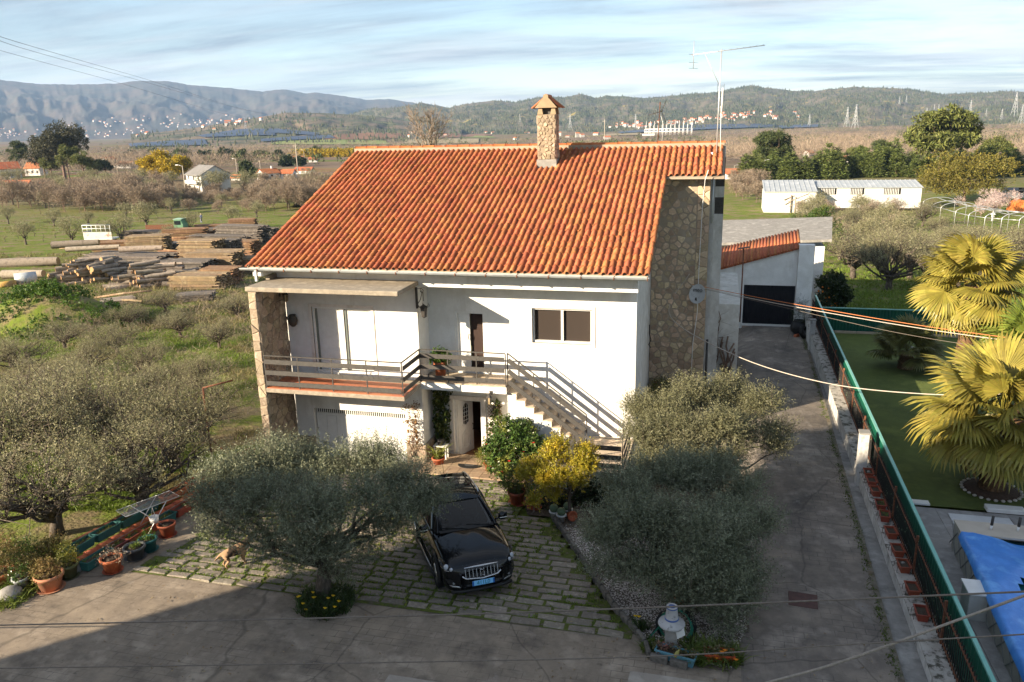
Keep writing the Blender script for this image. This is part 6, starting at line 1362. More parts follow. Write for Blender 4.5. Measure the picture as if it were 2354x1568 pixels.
for i, (mat, rr, lab) in enumerate([(rubber, .40, 'black hose coiled over the gravel behind the post'), (M('green hose', [(.02, .16, .10)], 2, .5), .34, 'green garden hose coiled with the black one behind the post')]):
    q = empty('garden_hose', gp(1552, 1462) + Vector((0, .05, .25)), lab, 'hose'); e = MB(); pts = [(rr * (1 + .05 * math.sin(k * .7)) * math.cos(k * .42) + .0, rr * .35 * math.sin(k * .42) - k * .0012, .3 * math.sin(k * .42) + .02 * math.sin(k * .9 + i)) for k in range(76)]; e.tube(pts, .016, 6); e.tube([(-rr * .9, -.1, .0), (-.5, -.3, -.15), (-.62, -.42, -.28)], .016, 6); e.build('hose', mat, q)
q = potted('small_pot', gp(1562, 1390), .08, .11, .2, M('orange pot', [(.55, .16, .05)], 2, .7), 'orange pot under the near olive tree by the post', saucer=False); bush(q, 63, [((0, 0, .25), .1)], 30, lf_box)
q = empty('gravel_shrub', gp(1508, 1345, .03), 'low yellowish shrub growing in the white gravel under the olive', 'bush'); bush(q, 64, [((0, 0, .15), .18), ((.15, .05, .12), .14)], 160, lf_box)
q = empty('glass_bottle', Vector(gp(1546, 1500, .22)) + Vector((.05, -.18, .05)), 'small yellowish bottle leaning in the blue planter', 'bottle'); e = MB().lathe([(.035, 0), (.038, .02), (.038, .12), (.015, .15), (.015, .19), (0, .19)], (0, 0, 0), 10).build('body', M('olive glass', [(.30, .27, .08)], 1, .2), q); e.rotation_euler = (0, R_(25), 0)
# weeds around the yard corners
q = empty('weed_patch', Vector((-4.85, -1.75, T(-4.9, -1.75))), 'dark soil strip with low weeds between paving and landing', 'plants')
e = MB(); e.add([(-.9, .9, .02), (-.2, -.9, .02), (.9, -.9, .03), (1.6, 1.6, .02), (-.4, 1.9, -.02)], [(0, 1, 2, 3, 4)]); e.build('soil', soil, q); bush(q, 65, [((x, y, .05), .16) for x, y in ((0, 0), (.5, .3), (.2, .8), (.9, .0), (.8, .9))], 200, lf_dark, 5, .1, .05, .03)
# ---------------------------------------------------------------- left edge: low wall with round coping tiles, troughs, pots
LW = empty('garden_wall', Vector((-15.0, -4.2, -.3)), 'low garden wall topped with round orange tiles between troughs on the left', 'wall'); LO = Vector((-15.0, -4.2, -.3))
mb = MB(LO); ysl = np.linspace(-8.95, .7, 12)
for a, c in zip(ysl[:-1], ysl[1:]): mb.slab([(-15.12, a, -1.4), (-15.12, c, -1.4), (-15.12, c, T(-15, c) + .26), (-15.12, a, T(-15, a) + .26)], (.16, 0, 0))
mb.build('wall', conc_grey, LW)
for i in range(23):
    y = -8.95 + i * .42; z = T(-15, y + .2) + .25; MB(LO).tube([(-15.04, y, z + .035), (-15.04, y + .46, z - .03)], [.085, .075], 8).build('coping_tile', terra, LW)
troughs = []
cols_ = {'t': green_pl, 'b': terra_dk, 'r': terra, 'm': M('maroon plastic', [(.16, .05, .05)], 3, .5, rand=.1)}
inner = [(-8.45, .86, 't', 'teal trough at the front end of the left wall, bare soil'), (-7.75, .5, 'm', 'maroon trough with a dry plant beside the teal one'), (-7.18, .55, 'b', 'brown trough third along the foot of the left wall'), (-6.55, .62, 'b', 'brown trough fourth along the foot of the left wall'), (-5.85, .6, 't', 'dark teal trough behind the drying rack legs'), (-5.15, .62, 'b', 'brown trough just past the drying rack'), (-4.42, .7, 'b', 'brown trough midway along the foot of the left wall'), (-3.6, .8, 'b', 'long brown trough towards the house at the wall foot'), (-2.7, .8, 'r', 'orange trough nearest the house at the wall foot')]
outer = [(-8.3, .8, 't', 'teal trough behind the round tiles, frontmost'), (-7.4, .82, 't', 'teal trough behind the round tiles, second from the front'), (-6.5, .84, 't', 'teal trough behind the round tiles, third and fullest'), (-5.75, .55, 't', 'short teal trough behind the round tiles under the rack'), (-4.6, 1.1, 'r', 'long orange trough behind the round tiles by the rack'), (-3.4, 1.1, 'r', 'long orange trough behind the round tiles midway'), (-2.2, 1.1, 'r', 'long orange trough behind the tiles near the house'), (-1.0, 1.0, 'b', 'brown trough behind the tiles at the house end')]
rg = np.random.default_rng(70)
for row, x, dz_ in ((inner, -14.82, 0), (outer, -15.42, .22)):
    for y, L_, cc_, lab in row:
        q = empty('trough', (x, y, T(x, y) + dz_), lab, 'planter', 'troughs along the left wall', R_(rg.normal() * 2)); q.rotation_euler[0] = tilt * (1 if abs(tilt) < 1 else 0)
        obj_from('box', planter_mesh(L_, .26, .24, cols_[cc_]), q); obj_from('soil', soil_mesh(L_ - .03, .24, .18), q)
        k = rg.integers(4, 12); e = blades('sprouts', [(rg.uniform(-.09, .09), rg.uniform(-.4, .4) * L_, .18) for _ in range(k)], .13, grass_m if rg.random() < .6 else drygrass_m, int(k), 4, .007, 1, .6); e.parent = q
q = empty('timber_rail', Vector((-15.75, -5.0, .1)), 'long weathered timber laid behind the troughs along the left edge', 'timber'); MB(q.location).beam((-15.75, -8.3, T(-15, -8.3) + .35), (-15.55, -1.6, T(-15, -1.6) + .42), .10, .10).build('beam', rust, q)
def leftpot(px, py, r0, r1, h, mat, lab, **k): return potted('flower_pot', gp(px, py), r0, r1, h, mat, lab, **k)
q = leftpot(260, 1312, .17, .24, .38, terra, 'orange terracotta pot with dried stems by the setts corner'); bush(q, 71, [((0, 0, .42), .16), ((-.22, 0, .22), .1), ((.25, .05, .42), .12)], 90, lf_dry, 5, .16, .05, .02)
gpm = M('dark grey plastic', [(.07, .072, .078), (.09, .092, .098)], 5, .55)
q = leftpot(312, 1282, .19, .25, .34, gpm, 'dark grey pot with green sprouts left of the setts'); e = blades('sprouts', [(rg.uniform(-.13, .13), rg.uniform(-.13, .13), .28) for _ in range(16)], .16, grass_m, 3, 4, .008); e.parent = q
q = leftpot(343, 1264, .17, .21, .34, green_pl, 'round teal pot with small green leaves beside the grey pot'); bush(q, 72, [((0, 0, .33), .14)], 60, lf_green)
q = leftpot(386, 1230, .17, .22, .36, terra_dk, 'brown pot with bare soil on a saucer next to the drying rack')
q = leftpot(118, 1352, .22, .3, .4, M('peach pot', [(.48, .22, .13), (.40, .18, .10)], 7, .85, .3, 30), 'wide peach coloured pot overgrown with dry moss at the lower left'); bush(q, 73, [((0, 0, .48), .27), ((-.15, 0, .4), .2)], 330, leafm('mossy twig', [(.16, .15, .04), (.2, .13, .05), (.1, .12, .03)], .7, .2, .4))
q = leftpot(160, 1325, .16, .22, .36, M('olive green pot', [(.10, .11, .05)], 4, .7), 'mossy olive pot with a bright green tuft near the troughs'); bush(q, 74, [((0, 0, .45), .18), ((.05, 0, .68), .16)], 200, lf_box)
q = leftpot(52, 1352, .13, .17, .3, M('pale grey pot', [(.36, .38, .40)], 3, .7), 'pale grey pot with ivy leaves at the far left'); bush(q, 75, [((0, 0, .35), .2)], 110, lf_cam)
q = leftpot(10, 1342, .2, .28, .36, terra, 'terracotta bowl with a reddish bush cut by the left frame edge'); bush(q, 76, [((0, .1, .6), .45), ((-.2, 0, .5), .35), ((.1, .1, 1.0), .35)], 560, leafm('reddish leaf', [(.20, .11, .05), (.13, .12, .04), (.26, .15, .06)], .5, .25, .4))
q = empty('field_stone', gp(25, 1372), 'rounded grey boulder among weeds at the lower left', 'stone'); MB().lathe([(.2, -.05), (.28, .06), (.24, .17), (.12, .24), (0, .25)], (0, 0, 0), 12).build('boulder', conc_grey, q)
for i, (px, py, lab, mat) in enumerate([(80, 1335, 'reddish succulent bush between the peach pot and the troughs', 'reddish leaf'), (135, 1290, 'reddish sedum bush behind the mossy olive pot', 'reddish leaf'), (60, 1310, 'dark glossy bush behind the pale grey pot', 'camellia leaf')]):
    q = empty('garden_bush', gp(px, py), lab, 'bush'); bush(q, 80 + i, [((rg.uniform(-.2, .2), rg.uniform(-.2, .2), rg.uniform(.2, .6)), .24) for _ in range(5)], 420, MATS[mat])
pts = []
for i in range(1500):
    x = rg.uniform(-19, -15.3); y = rg.uniform(-10.6, -8.4); pts.append((x, y, T(x, y) - .02))
tag(blades('weeds', pts, .22, leafm('weed blade', [(.10, .15, .02), (.14, .17, .03), (.07, .11, .018)], .6, .35, .35), 4, 6, .014, 2, .7), kind='stuff')
# drying rack
q = empty('drying_rack', gp(352, 1228), 'folding metal clothes airer with a white basket hanging below', 'drying rack', None, R_(-25))
e = MB()
for s in (-1, 1): e.tube([(s * .28, -.42, 0), (s * .28, .35, .92)], .012, 5); e.tube([(s * .24, .42, 0), (s * .24, -.35, .92)], .012, 5)
e.tube([(-.28, -.42, 0), (.28, -.42, 0)], .012, 5); e.tube([(-.24, .42, 0), (.24, .42, 0)], .012, 5); e.build('leg_frame', alu, q)
e = MB().tube([(-.28, -.75, .93), (.28, -.75, .93), (.28, .75, .93), (-.28, .75, .93), (-.28, -.75, .93)], .01, 5)
for i in range(9): e.tube([(-.24 + i * .06, -.75, .93), (-.24 + i * .06, .75, .93)], .004, 4)
e.build('top_rack', alu, q)
e = MB().lathe([(.10, .42), (.13, .60), (.12, .60), (.10, .44)], (.2, 0, 0), 12); e.tube([(.08, 0, .6), (.2, 0, .86), (.32, 0, .6)], .006, 4); e.build('basket', white_p, q)
# clothes line pole, red-brown
p0 = gp(490, 1075); q = empty('line_pole', p0, 'rusty brown clothes line pole with arm and stay at the orchard edge', 'pole'); hz1 = at(480, 893, 1, p0.y).z - p0.z
MB().tube([(0, 0, 0), (0, 0, hz1)], .035, 8).build('pole', rust, q); MB().tube([(0, 0, hz1), (.75, .6, hz1 + .12)], .03, 8).build('arm', rust, q); MB().tube([(0, 0, 1.1), (.9, .2, .1)], .022, 6).build('stay', rust, q)
# ---------------------------------------------------------------- dog
q = empty('dog', gp(545, 1298), 'tan and black dog standing on the setts under the left olive', 'dog', None, R_(52))
def skin_body(name, V, E, Rr, mat, parent, lv=1):
    me = bpy.data.meshes.new(name); me.from_pydata(V, E, []); o = obj_from(name, me, parent); o.modifiers.new('skin', 'SKIN'); me.skin_vertices.new() if not me.skin_vertices else None
    for i, r_ in enumerate(Rr): me.skin_vertices[0].data[i].radius = r_ if isinstance(r_, tuple) else (r_, r_)
    me.skin_vertices[0].data[0].use_root = True
    s = o.modifiers.new('sub', 'SUBSURF'); s.levels = lv; s.render_levels = lv; me.materials.append(mat); o.modifiers['skin'].use_smooth_shade = True; return o
V = [(-.25, 0, .42), (-.05, 0, .42), (.18, 0, .43), (.32, 0, .54), (.42, 0, .62), (.56, 0, .58), (-.40, 0, .40), (-.52, 0, .30)]; E = [(0, 1), (1, 2), (2, 3), (3, 4), (4, 5), (0, 6), (6, 7)]; Rr = [.10, .115, .13, .075, .075, .03, .03, .018]
for s in (-1, 1):
    b0 = len(V); V += [(-.26, s * .08, .33), (-.20, s * .085, .22), (-.30, s * .085, .13), (-.27, s * .085, .02), (-.23, s * .085, .012)]; E += [(0, b0), (b0, b0 + 1), (b0 + 1, b0 + 2), (b0 + 2, b0 + 3), (b0 + 3, b0 + 4)]; Rr += [.07, .04, .025, .024, .022]
    b0 = len(V); V += [(.18, s * .08, .30), (.16, s * .085, .18), (.18, s * .085, .03), (.22, s * .085, .012)]; E += [(2, b0), (b0, b0 + 1), (b0 + 1, b0 + 2), (b0 + 2, b0 + 3)]; Rr += [.055, .03, .023, .024]
    b0 = len(V); V += [(.40, s * .05, .70), (.38, s * .07, .77)]; E += [(4, b0), (b0, b0 + 1)]; Rr += [.03, .012]
dogm = M('dog coat', [(.36, .22, .12), (.42, .27, .16)], 6, .9, coord='O'); overlay(dogm, (.03, .022, .018), 3.2, .5, .56, .95)
skin_body('body', V, E, Rr, dogm, q, 2)
# ---------------------------------------------------------------- palms
def frond_mesh(seed, L_, R0, n, mat, span=R_(255), petiole=.75):
    rg = np.random.default_rng(seed); vs = []; fs = []
    def add(v, f): b_ = len(vs); vs.extend(v); fs.extend([[i + b_ for i in q_] for q_ in f])
    for s in (-1, 1): add([(0, .018 * s, 0), (petiole * L_, .012 * s, .02), (petiole * L_, 0, .035), (0, 0, .03)], [(0, 1, 2, 3)])
    c = np.array([petiole * L_, 0, .02])
    for i in range(n):
        a = -span / 2 + span * i / (n - 1); r_ = R0 * (1.04 - .28 * (abs(a) / (span / 2)) ** 2) * rg.uniform(.9, 1.06); d = np.array([math.cos(a), math.sin(a), 0]); s = np.array([-d[1], d[0], 0]); w = R0 * span / n * .46
        z = lambda t: -.30 * R0 * t ** 2.2 * (1 + .3 * abs(a)) + .10 * R0 * t * (1 - abs(a) / 3)
        p0 = c; p1 = c + d * r_ * .5 + np.array([0, 0, z(.5)]); p2 = c + d * r_ * .8 + np.array([0, 0, z(.8)]); p3 = c + d * r_ * 1.0 + np.array([0, 0, z(1.0) - .10 * R0 * rg.random()])
        k = np.array([0, 0, w * .35])
        add([p0, p1 + s * w + k, p1, p1 - s * w + k, p2 + s * w * .7 + k * .5, p2, p2 - s * w * .7 + k * .5, p3], [(0, 2, 1), (0, 3, 2), (1, 2, 5, 4), (2, 3, 6, 5), (4, 5, 7), (5, 6, 7)])
    me = bpy.data.meshes.new('frond'); me.from_pydata([tuple(map(float, v)) for v in vs], [], fs); me.materials.append(mat); me.update(); return me
def palm(base, trunk_h, r, label, fr, n, seed, elev=(-35, 80), dead=None, nd=0, trunk_mat=None, sc=1.0):
    q = empty('fan_palm', base, label, 'palm tree'); rg = np.random.default_rng(seed); e = MB(); pts = []; rr = []
    for i in range(14): z = trunk_h * i / 13; pts.append((0, 0, z - .1)); rr.append(r * (1.25 - .3 * i / 13) * (1.09 if i % 2 else .95))
    e.tube(pts, rr, 12); e.build('trunk', trunk_mat or M('fibrous palm trunk', [(.17, .095, .05), (.10, .06, .035), (.24, .15, .08)], 7, 1, 1, 30), q)
    e = MB()
    for i in range(60): a = rg.uniform(0, 6.28); z = trunk_h * rg.uniform(.1, 1); d = Vector((math.cos(a), math.sin(a), .55)); p = Vector((0, 0, z)) + d * r * .8; e.beam(p, p + d * .13, .05, .012)
    tag(e.build('leaf_base', MATS['fibrous palm trunk'], q), kind='stuff')
    for i in range(n + nd):
        isd = i >= n; t = (i + .5) / n if not isd else rg.random(); el = R_(elev[0] + (elev[1] - elev[0]) * t ** 1.15) if not isd else R_(rg.uniform(-80, -50)); az = i * 2.39996 + rg.normal() * .15
        f = obj_from('frond', (dead if isd else fr)[rg.integers(0, len(fr if not isd else dead))], q, (0, 0, trunk_h + .05 - (.25 if isd else 0))); s = sc * rg.uniform(.85, 1.1) * (1 - .25 * max(0, t - .8) if not isd else .8)
        f.rotation_euler = (Matrix.Rotation(az, 3, 'Z') @ Matrix.Rotation(-el, 3, 'Y') @ Matrix.Rotation(rg.normal() * .25, 3, 'X')).to_euler(); f.scale = (s, s, s)
    return q
frA = [frond_mesh(200 + i, 1.25, 1.0, 44, lf_palm) for i in range(3)]; frB = [frond_mesh(210 + i, 1.15, .85, 38, lf_palm2) for i in range(2)]; frD = [frond_mesh(220 + i, 1.0, .9, 34, lf_palmdead) for i in range(2)]
pA = gp(2277, 1128); palm(pA, 2.3, .28, 'large front fan palm with golden green leaves in a ring of bark on the lawn', frA, 34, 1, (-42, 75), frD, 10, sc=1.28)
pB = Vector((at(2205, 900, 1, 7.2).x, 7.2, T(9, 7.2))); palm(pB, at(2205, 650, 1, 7.2).z - pB.z, .26, 'tall fan palm with drooping golden leaves behind the front palm', frA, 32, 2, (-65, 75), frD, 24, sc=1.12)
pC = gp(2080, 848); palm(pC, .75, .28, 'small dull green fan palm near the far fence of the lawn', frB, 22, 3, (-15, 80))
pD = Vector((at(2345, 950, 1, 5.5).x, 5.5, T(10, 5.5))); palm(pD, at(2345, 820, 1, 5.5).z - pD.z, .2, 'fan palm with bright green young leaves at the right frame edge', [frond_mesh(230, 1.3, 1.0, 44, leafm('fresh palm leaf', [(.22, .27, .05), (.17, .22, .04)], .38, .3, .25))], 26, 5, (0, 85))
q = empty('bark_ring', pA, 'round bed of dark bark edged with pale pebbles at the front palm foot', 'plant bed'); MB().lathe([(.75, .0), (.7, .06), (.3, .13), (0, .15)], (0, 0, 0), 22).build('bark', M('bark mulch', [(.10, .065, .045), (.06, .04, .03)], 14, 1, 1, 30), q)
for i in range(26):
    a = 2 * math.pi * i / 26; e = MB().lathe([(.05, 0), (.06, .03), (.03, .055), (0, .06)], (.76 * math.cos(a), .76 * math.sin(a), .02), 7); e.build('pebble', M('edge pebble', [(.5, .46, .4), (.42, .39, .34)], 9, .9, rand=.2), q)
# ---------------------------------------------------------------- surfaces for picking far positions
from mathutils.bvhtree import BVHTree
_bv = []
for o in bpy.data.objects:
    if o.name.split('.')[0] in ('ground', 'hills', 'mountain'):
        _bv.append(BVHTree.FromPolygons([v.co[:] for v in o.data.vertices], [p.vertices[:] for p in o.data.polygons]))
def pick(px, py):
    d = Vector(ray(px, py)).normalized(); o = Vector(CP); best = None
    for b_ in _bv:
        h = b_.ray_cast(o + d * 3, d)
        if h[0] is not None and (best is None or h[3] < best[1]): best = (h[0], h[3])
    return best[0] if best else None
def drop(x, y):
    best = None
    for b_ in _bv:
        h = b_.ray_cast(Vector((x, y, 3000)), Vector((0, 0, -1)))
        if h[0] is not None and (best is None or h[0].z > best): best = h[0].z
    return best if best is not None else T(x, y)
def dep(p): return float((IMR @ (np.array(p) - CP))[2])
def inframe(p, mg=60):
    v = IMR @ (np.array(p) - CP)
    if v[2] < 1: return False
    x = 1176.5 + FPX * v[0] / v[2]; y = 784 + FPX * v[1] / v[2]; return -mg < x < 2353 + mg and -mg < y < 1568 + mg
# ---------------------------------------------------------------- orchard olives on the left
OLV = []
for k in range(4):
    rg = np.random.default_rng(300 + k); cl = ellipsoid_clumps(rg, (0, 0, 2.0), (2.35, 2.35, 1.05), 24, .42, -.4)
    tm = MB(); tm.tube([(0, 0, -.2), (.05, 0, .3), (rg.normal() * .1, rg.normal() * .1, .8)], [.24, .17, .14], 8)
    for c, rr in cl:
        a = limb(tm, rg, (rg.normal() * .05, rg.normal() * .05, rg.uniform(.5, .85)), Vector(c), .075, .02, .22, 5, 5)
        for j in range(6): limb(tm, rg, a[rg.integers(2, 5)], Vector(c) + Vector(rg.normal(size=3)) * .6, .022, .006, .25, 4, 3)
    OLV.append((foliage('crown', rg, cl, 950, 10, .62, .085, .021, lf_olive2, .2, .6, .5, .6), tm.mesh('trunk', bark)))
near_olives = [((130, 1228), .98, 'big shaded olive tree nearest the left troughs'), ((330, 1172), 1.0, 'shaded olive tree behind the drying rack'), ((25, 1135), 1.15, 'shaded olive tree at the left frame edge above the reddish bushes'), ((400, 1075), .95, 'olive tree between the drying rack and the stone wing wall'), ((95, 995), 1.05, 'sparse olive with pale forked trunk left of the middle orchard'), ((250, 1000), .95, 'sparse olive with twisted limbs in the middle orchard'), ((50, 868), 1.0, 'sparse olive with bare pale trunk below the green mound'), ((205, 872), .95, 'thin olive with a Y-shaped trunk below the log pile'), ((335, 868), .95, 'thin olive in the sunny orchard centre'), ((465, 905), .9, 'thin olive near the stone wing wall, sunny side'), ((505, 800), .85, 'sparse olive beside the upper stone wing wall'), ((415, 775), .85, 'sparse olive in front of the plank stacks'), ((300, 752), .85, 'sparse olive right of the green mound'), ((545, 730), .8, 'silvery olive just left of the canopy slab'), ((150, 800), .85, 'sparse olive at the foot of the green mound'), ((170, 1075), 1.1, 'silvery olive behind the big shaded one at left'), ((300, 1085), 1.0, 'silvery olive left of the drying rack pole'), ((140, 930), 1.0, 'twisted olive left of the orchard centre'), ((390, 935), .95, 'twisted olive right of the orchard centre'), ((470, 1010), .9, 'olive just above the rusty clothes line pole'), ((270, 815), .9, 'low silvery olive above the orchard centre'), ((380, 715), .75, 'silvery olive before the slab stacks'), ((60, 940), 1.0, 'low olive at the left frame edge, sunny part')]
rg = np.random.default_rng(12)
for i, (p, s, lab) in enumerate(near_olives):
    b0 = gp(*p); s *= .95 if p[1] > 960 else .66; make_tree('olive_tree', b0, OLV[i % 4][0], OLV[i % 4][1], lab, group='olive trees of the left orchard', rz=rg.uniform(0, 6.28), sc=(s * rg.uniform(.9, 1.1), s * rg.uniform(.9, 1.1), s * rg.uniform(.85, 1.0)))
# orchard grass, taller tufts
pts = []; k = 0
while len(pts) < 14000 and k < 200000:
    k += 1; d = 22 + 75 * rg.random() ** 1.6; px = rg.uniform(-60, 640); q = CP + ray(px, 700) * (d / FPX); x, y = q[0], q[1]
    if x < -15.9 and y > -9 and float(fbm(x * .22, y * .22, 17)) > -.15: pts.append((x, y, T(x, y) - .03))
g1 = [p for p in pts if fbm(p[0] * .3 + 9, p[1] * .3, 19) > -.12]; g2 = [p for p in pts if fbm(p[0] * .3 + 9, p[1] * .3, 19) <= -.12]
tag(blades('grass', g1, .20, grass_m, 41, 6, .016, 4, .7), kind='stuff'); tag(blades('dry_grass', g2, .26, drygrass_m, 42, 6, .014, 4, .8), kind='stuff')
g3 = []
while len(g3) < 3500:
    px = rg.uniform(-40, 760); py = rg.uniform(462, 760); p = gp(px, py)
    if p.y > 18 and float(fbm(p.x * .12, p.y * .12, 23)) > -.05: g3.append((p.x, p.y, p.z - .04))
tag(blades('dry_grass', g3, .42, drygrass_m, 45, 7, .035, 9, .8), kind='stuff')
rg3 = np.random.default_rng(46); P = []
while len(P) < 260:
    px = rg3.uniform(-40, 600); py = rg3.choice([rg3.uniform(650, 790), rg3.uniform(690, 1040)]); p = gp(px, py)
    if p.x < -16.5: P.append((p.x, p.y, p.z + .1))
P = np.repeat(np.array(P), 16, 0); P[:, :2] += rg3.normal(size=(len(P), 2)) * .45; V, F = leaf_cloud(rg3, P, unit(rg3.normal(size=(len(P), 3)) * .55 + np.array([0, 0, .9])), 5, .75, .42, .013, .42); tag(obj_from('dry_brush', np_mesh('dry_brush', V, F, lf_dry)), kind='stuff')
# smaller olives and vine stocks beyond the lumber
FARO = []
for k in range(3):
    rg2 = np.random.default_rng(330 + k); cl = ellipsoid_clumps(rg2, (0, 0, 3.1), (2.0, 2.0, 1.3), 11, .75, -.5)
    FARO.append((foliage('crown', rg2, cl, 420, 8, .5, .19, .06, lf_olive2, .4, .3, .4, .65), trunk_mesh('trunk', rg2, (0, 0, 0), cl, 1.3, .17, bark)))
for i, (px, py, s) in enumerate([(232, 478, .9), (338, 527, 1.2), (440, 537, .8), (535, 526, .85), (60, 562, .85), (168, 562, .8), (105, 478, 1.0), (290, 505, .8), (395, 492, .7), (20, 515, .8), (250, 560, .75), (125, 520, .7), (205, 525, .7), (590, 500, .8), (620, 470, 1.0), (510, 478, .8), (665, 480, .9), (30, 470, 1.2), (700, 455, 1.0), (640, 445, 1.1), (300, 470, 1.0), (180, 455, 1.0), (395, 560, .6), (280, 560, .9)]):
    make_tree('olive_tree', gp(px, py), FARO[i % 3][0], FARO[i % 3][1], 'small round grey olive tree standing beyond the lumber stacks', group='olive trees beyond the lumber yard', rz=rg.uniform(0, 6), sc=s * rg.uniform(.9, 1.1))
VS = [bare_tree_mesh('stock', np.random.default_rng(350 + k), 1.3, bark, 2, .8, .05, .45, (2, 4), .1) for k in range(3)]
for i in range(70):
    px = rg.uniform(0, 720); py = 468 + 95 * rg.random(); q = tag(obj_from('vine_stock', VS[i % 3], None, gp(px, py)), 'gnarled bare vine stock in the grassy rows beyond the lumber', 'vine', 'vine stocks in the field'); q.rotation_euler = (0, 0, rg.uniform(0, 6)); q.scale = [rg.uniform(.8, 1.3)] * 3
# ---------------------------------------------------------------- lumber yard
woodc = [M('weathered log', [(.22, .18, .145), (.30, .25, .2), (.16, .13, .105)], 2, .95, .4, 12, rand=.25), M('pale plank', [(.30, .21, .12), (.21, .15, .092), (.37, .28, .175)], 1.5, .9, 0, rand=.2, isl=.25), M('grey plank', [(.165, .14, .12), (.11, .095, .083), (.215, .185, .16)], 1.5, .95, 0, rand=.25, isl=.3), M('brown plank', [(.27, .155, .085), (.20, .12, .07), (.34, .21, .12)], 1.5, .9, 0, rand=.25, isl=.3)]
log_end = M('sawn log end', [(.42, .26, .13), (.33, .20, .10)], 6, .9, rand=.2)
LM = []
for k in range(5):
    rg2 = np.random.default_rng(400 + k); e = MB(); L_ = rg2.uniform(1.6, 3.2); r0 = .13 + .03 * k; pts = [(t * L_ - L_ / 2, rg2.normal() * .03, rg2.normal() * .03) for t in np.linspace(0, 1, 5)]
    e.tube(pts, [r0 * rg2.uniform(.85, 1.1) for _ in pts], 8, caps=False); e.m = 1
    for x, sg in ((pts[0], -1), (pts[-1], 1)):
        e.add([Vector(x) + Vector((sg * .005, r0 * math.cos(a), r0 * math.sin(a))) for a in np.linspace(0, 2 * math.pi, 9)[:-1]], [tuple(range(8))])
    LM.append((e.mesh('log', [woodc[0], log_end]), r0, L_))
def logpile(x0, x1, pyb, layers, lab, cnt, ang0):
    a = gp(x0, pyb); b_ = gp(x1, pyb - 8); ax = (b_ - a); n0 = int(ax.length / .44); made = 0
    for l in range(layers):
        for i in range(n0 - l * 2):
            for rw in range(2):
                if made >= cnt or rg.random() < .12: continue
                k = rg.integers(0, 5); t = (i + l + rg.uniform(.1, .9)) / n0; p = a.lerp(b_, t) + Vector((rg.normal() * .15, rg.normal() * .3 + rw * 2.2, 0)); z = T(p.x, p.y) + .18 + l * .33 + rg.normal() * .05
                q = tag(obj_from('log', LM[k][0], None, (p.x, p.y, z)), lab, 'log', lab.replace('weathered log in', 'logs of')); q.rotation_euler = (rg.uniform(0, 6), rg.normal() * .06, ang0 + rg.normal() * .22); q.scale = (rg.uniform(.8, 1.5), 1, 1); made += 1
logpile(110, 300, 655, 7, 'weathered log in the left heap of the lumber yard', 160, R_(62)); logpile(262, 425, 664, 7, 'weathered log in the right heap of the lumber yard', 130, R_(40))
for px, py, L_, r0, a, lab in [(70, 612, 6.5, .6, 18, 'thick long weathered trunk lying apart left of the log heaps'), (55, 640, 4.5, .45, 8, 'short thick trunk at the left edge before the heaps'), (180, 598, 5.5, .45, 24, 'long pale trunk on top of the left log heap'), (330, 612, 5, .35, 15, 'long pale trunk on top of the right log heap'), (220, 610, 6, .3, 22, 'long thin trunk on the back of the left log heap')]:
    p = gp(px, py); lift = .4 if 'apart' in lab or 'before' in lab else 2.0; q = empty('tree_trunk', p + Vector((0, 0, lift)), lab, 'log', None, R_(a)); e = MB(); e.tube([(-L_ / 2, 0, 0), (0, .1, .05), (L_ / 2, 0, .1)], [r0, r0 * .95, r0 * .8], 10, caps=False); e.m = 1
    for x, s in ((-L_ / 2, r0), (L_ / 2, r0 * .8)): e.add([(x, s * math.cos(t), s * math.sin(t) + (.1 if x > 0 else 0)) for t in np.linspace(0, 6.2832, 11)[:-1]], [tuple(range(10))])
    e.build('trunk', [woodc[0], log_end], q)
def plank_stack(px, py, L_, w, h, mat, a, lab, thick=.09, bw_=.22):
    h *= 1.35; p = gp(px, py); q = empty('plank_stack', p, lab, 'wood stack', None, R_(a)); rg2 = np.random.default_rng(int(px * 7 + py)); e = MB(); z = .12
    while z < h:
        y = -w / 2
        while y < w / 2:
            e.obox((rg2.normal() * L_ * .03, y + bw_ / 2 + rg2.normal() * .01, z), (L_ / 2 * rg2.uniform(.86, 1.06), rg2.normal() * .05, 0), (0, bw_ * .46, 0), (0, 0, thick * .42)); y += bw_
        z += thick * (1.45 if rg2.random() < .3 else 1.05)
    tag(e.build('plank', mat, q), kind='stuff')
    for s in (-.32, .32): MB().box((s * L_ - .06, -w / 2, 0), (s * L_ + .06, w / 2, .1)).build('bearer', woodc[2], q)
    return q
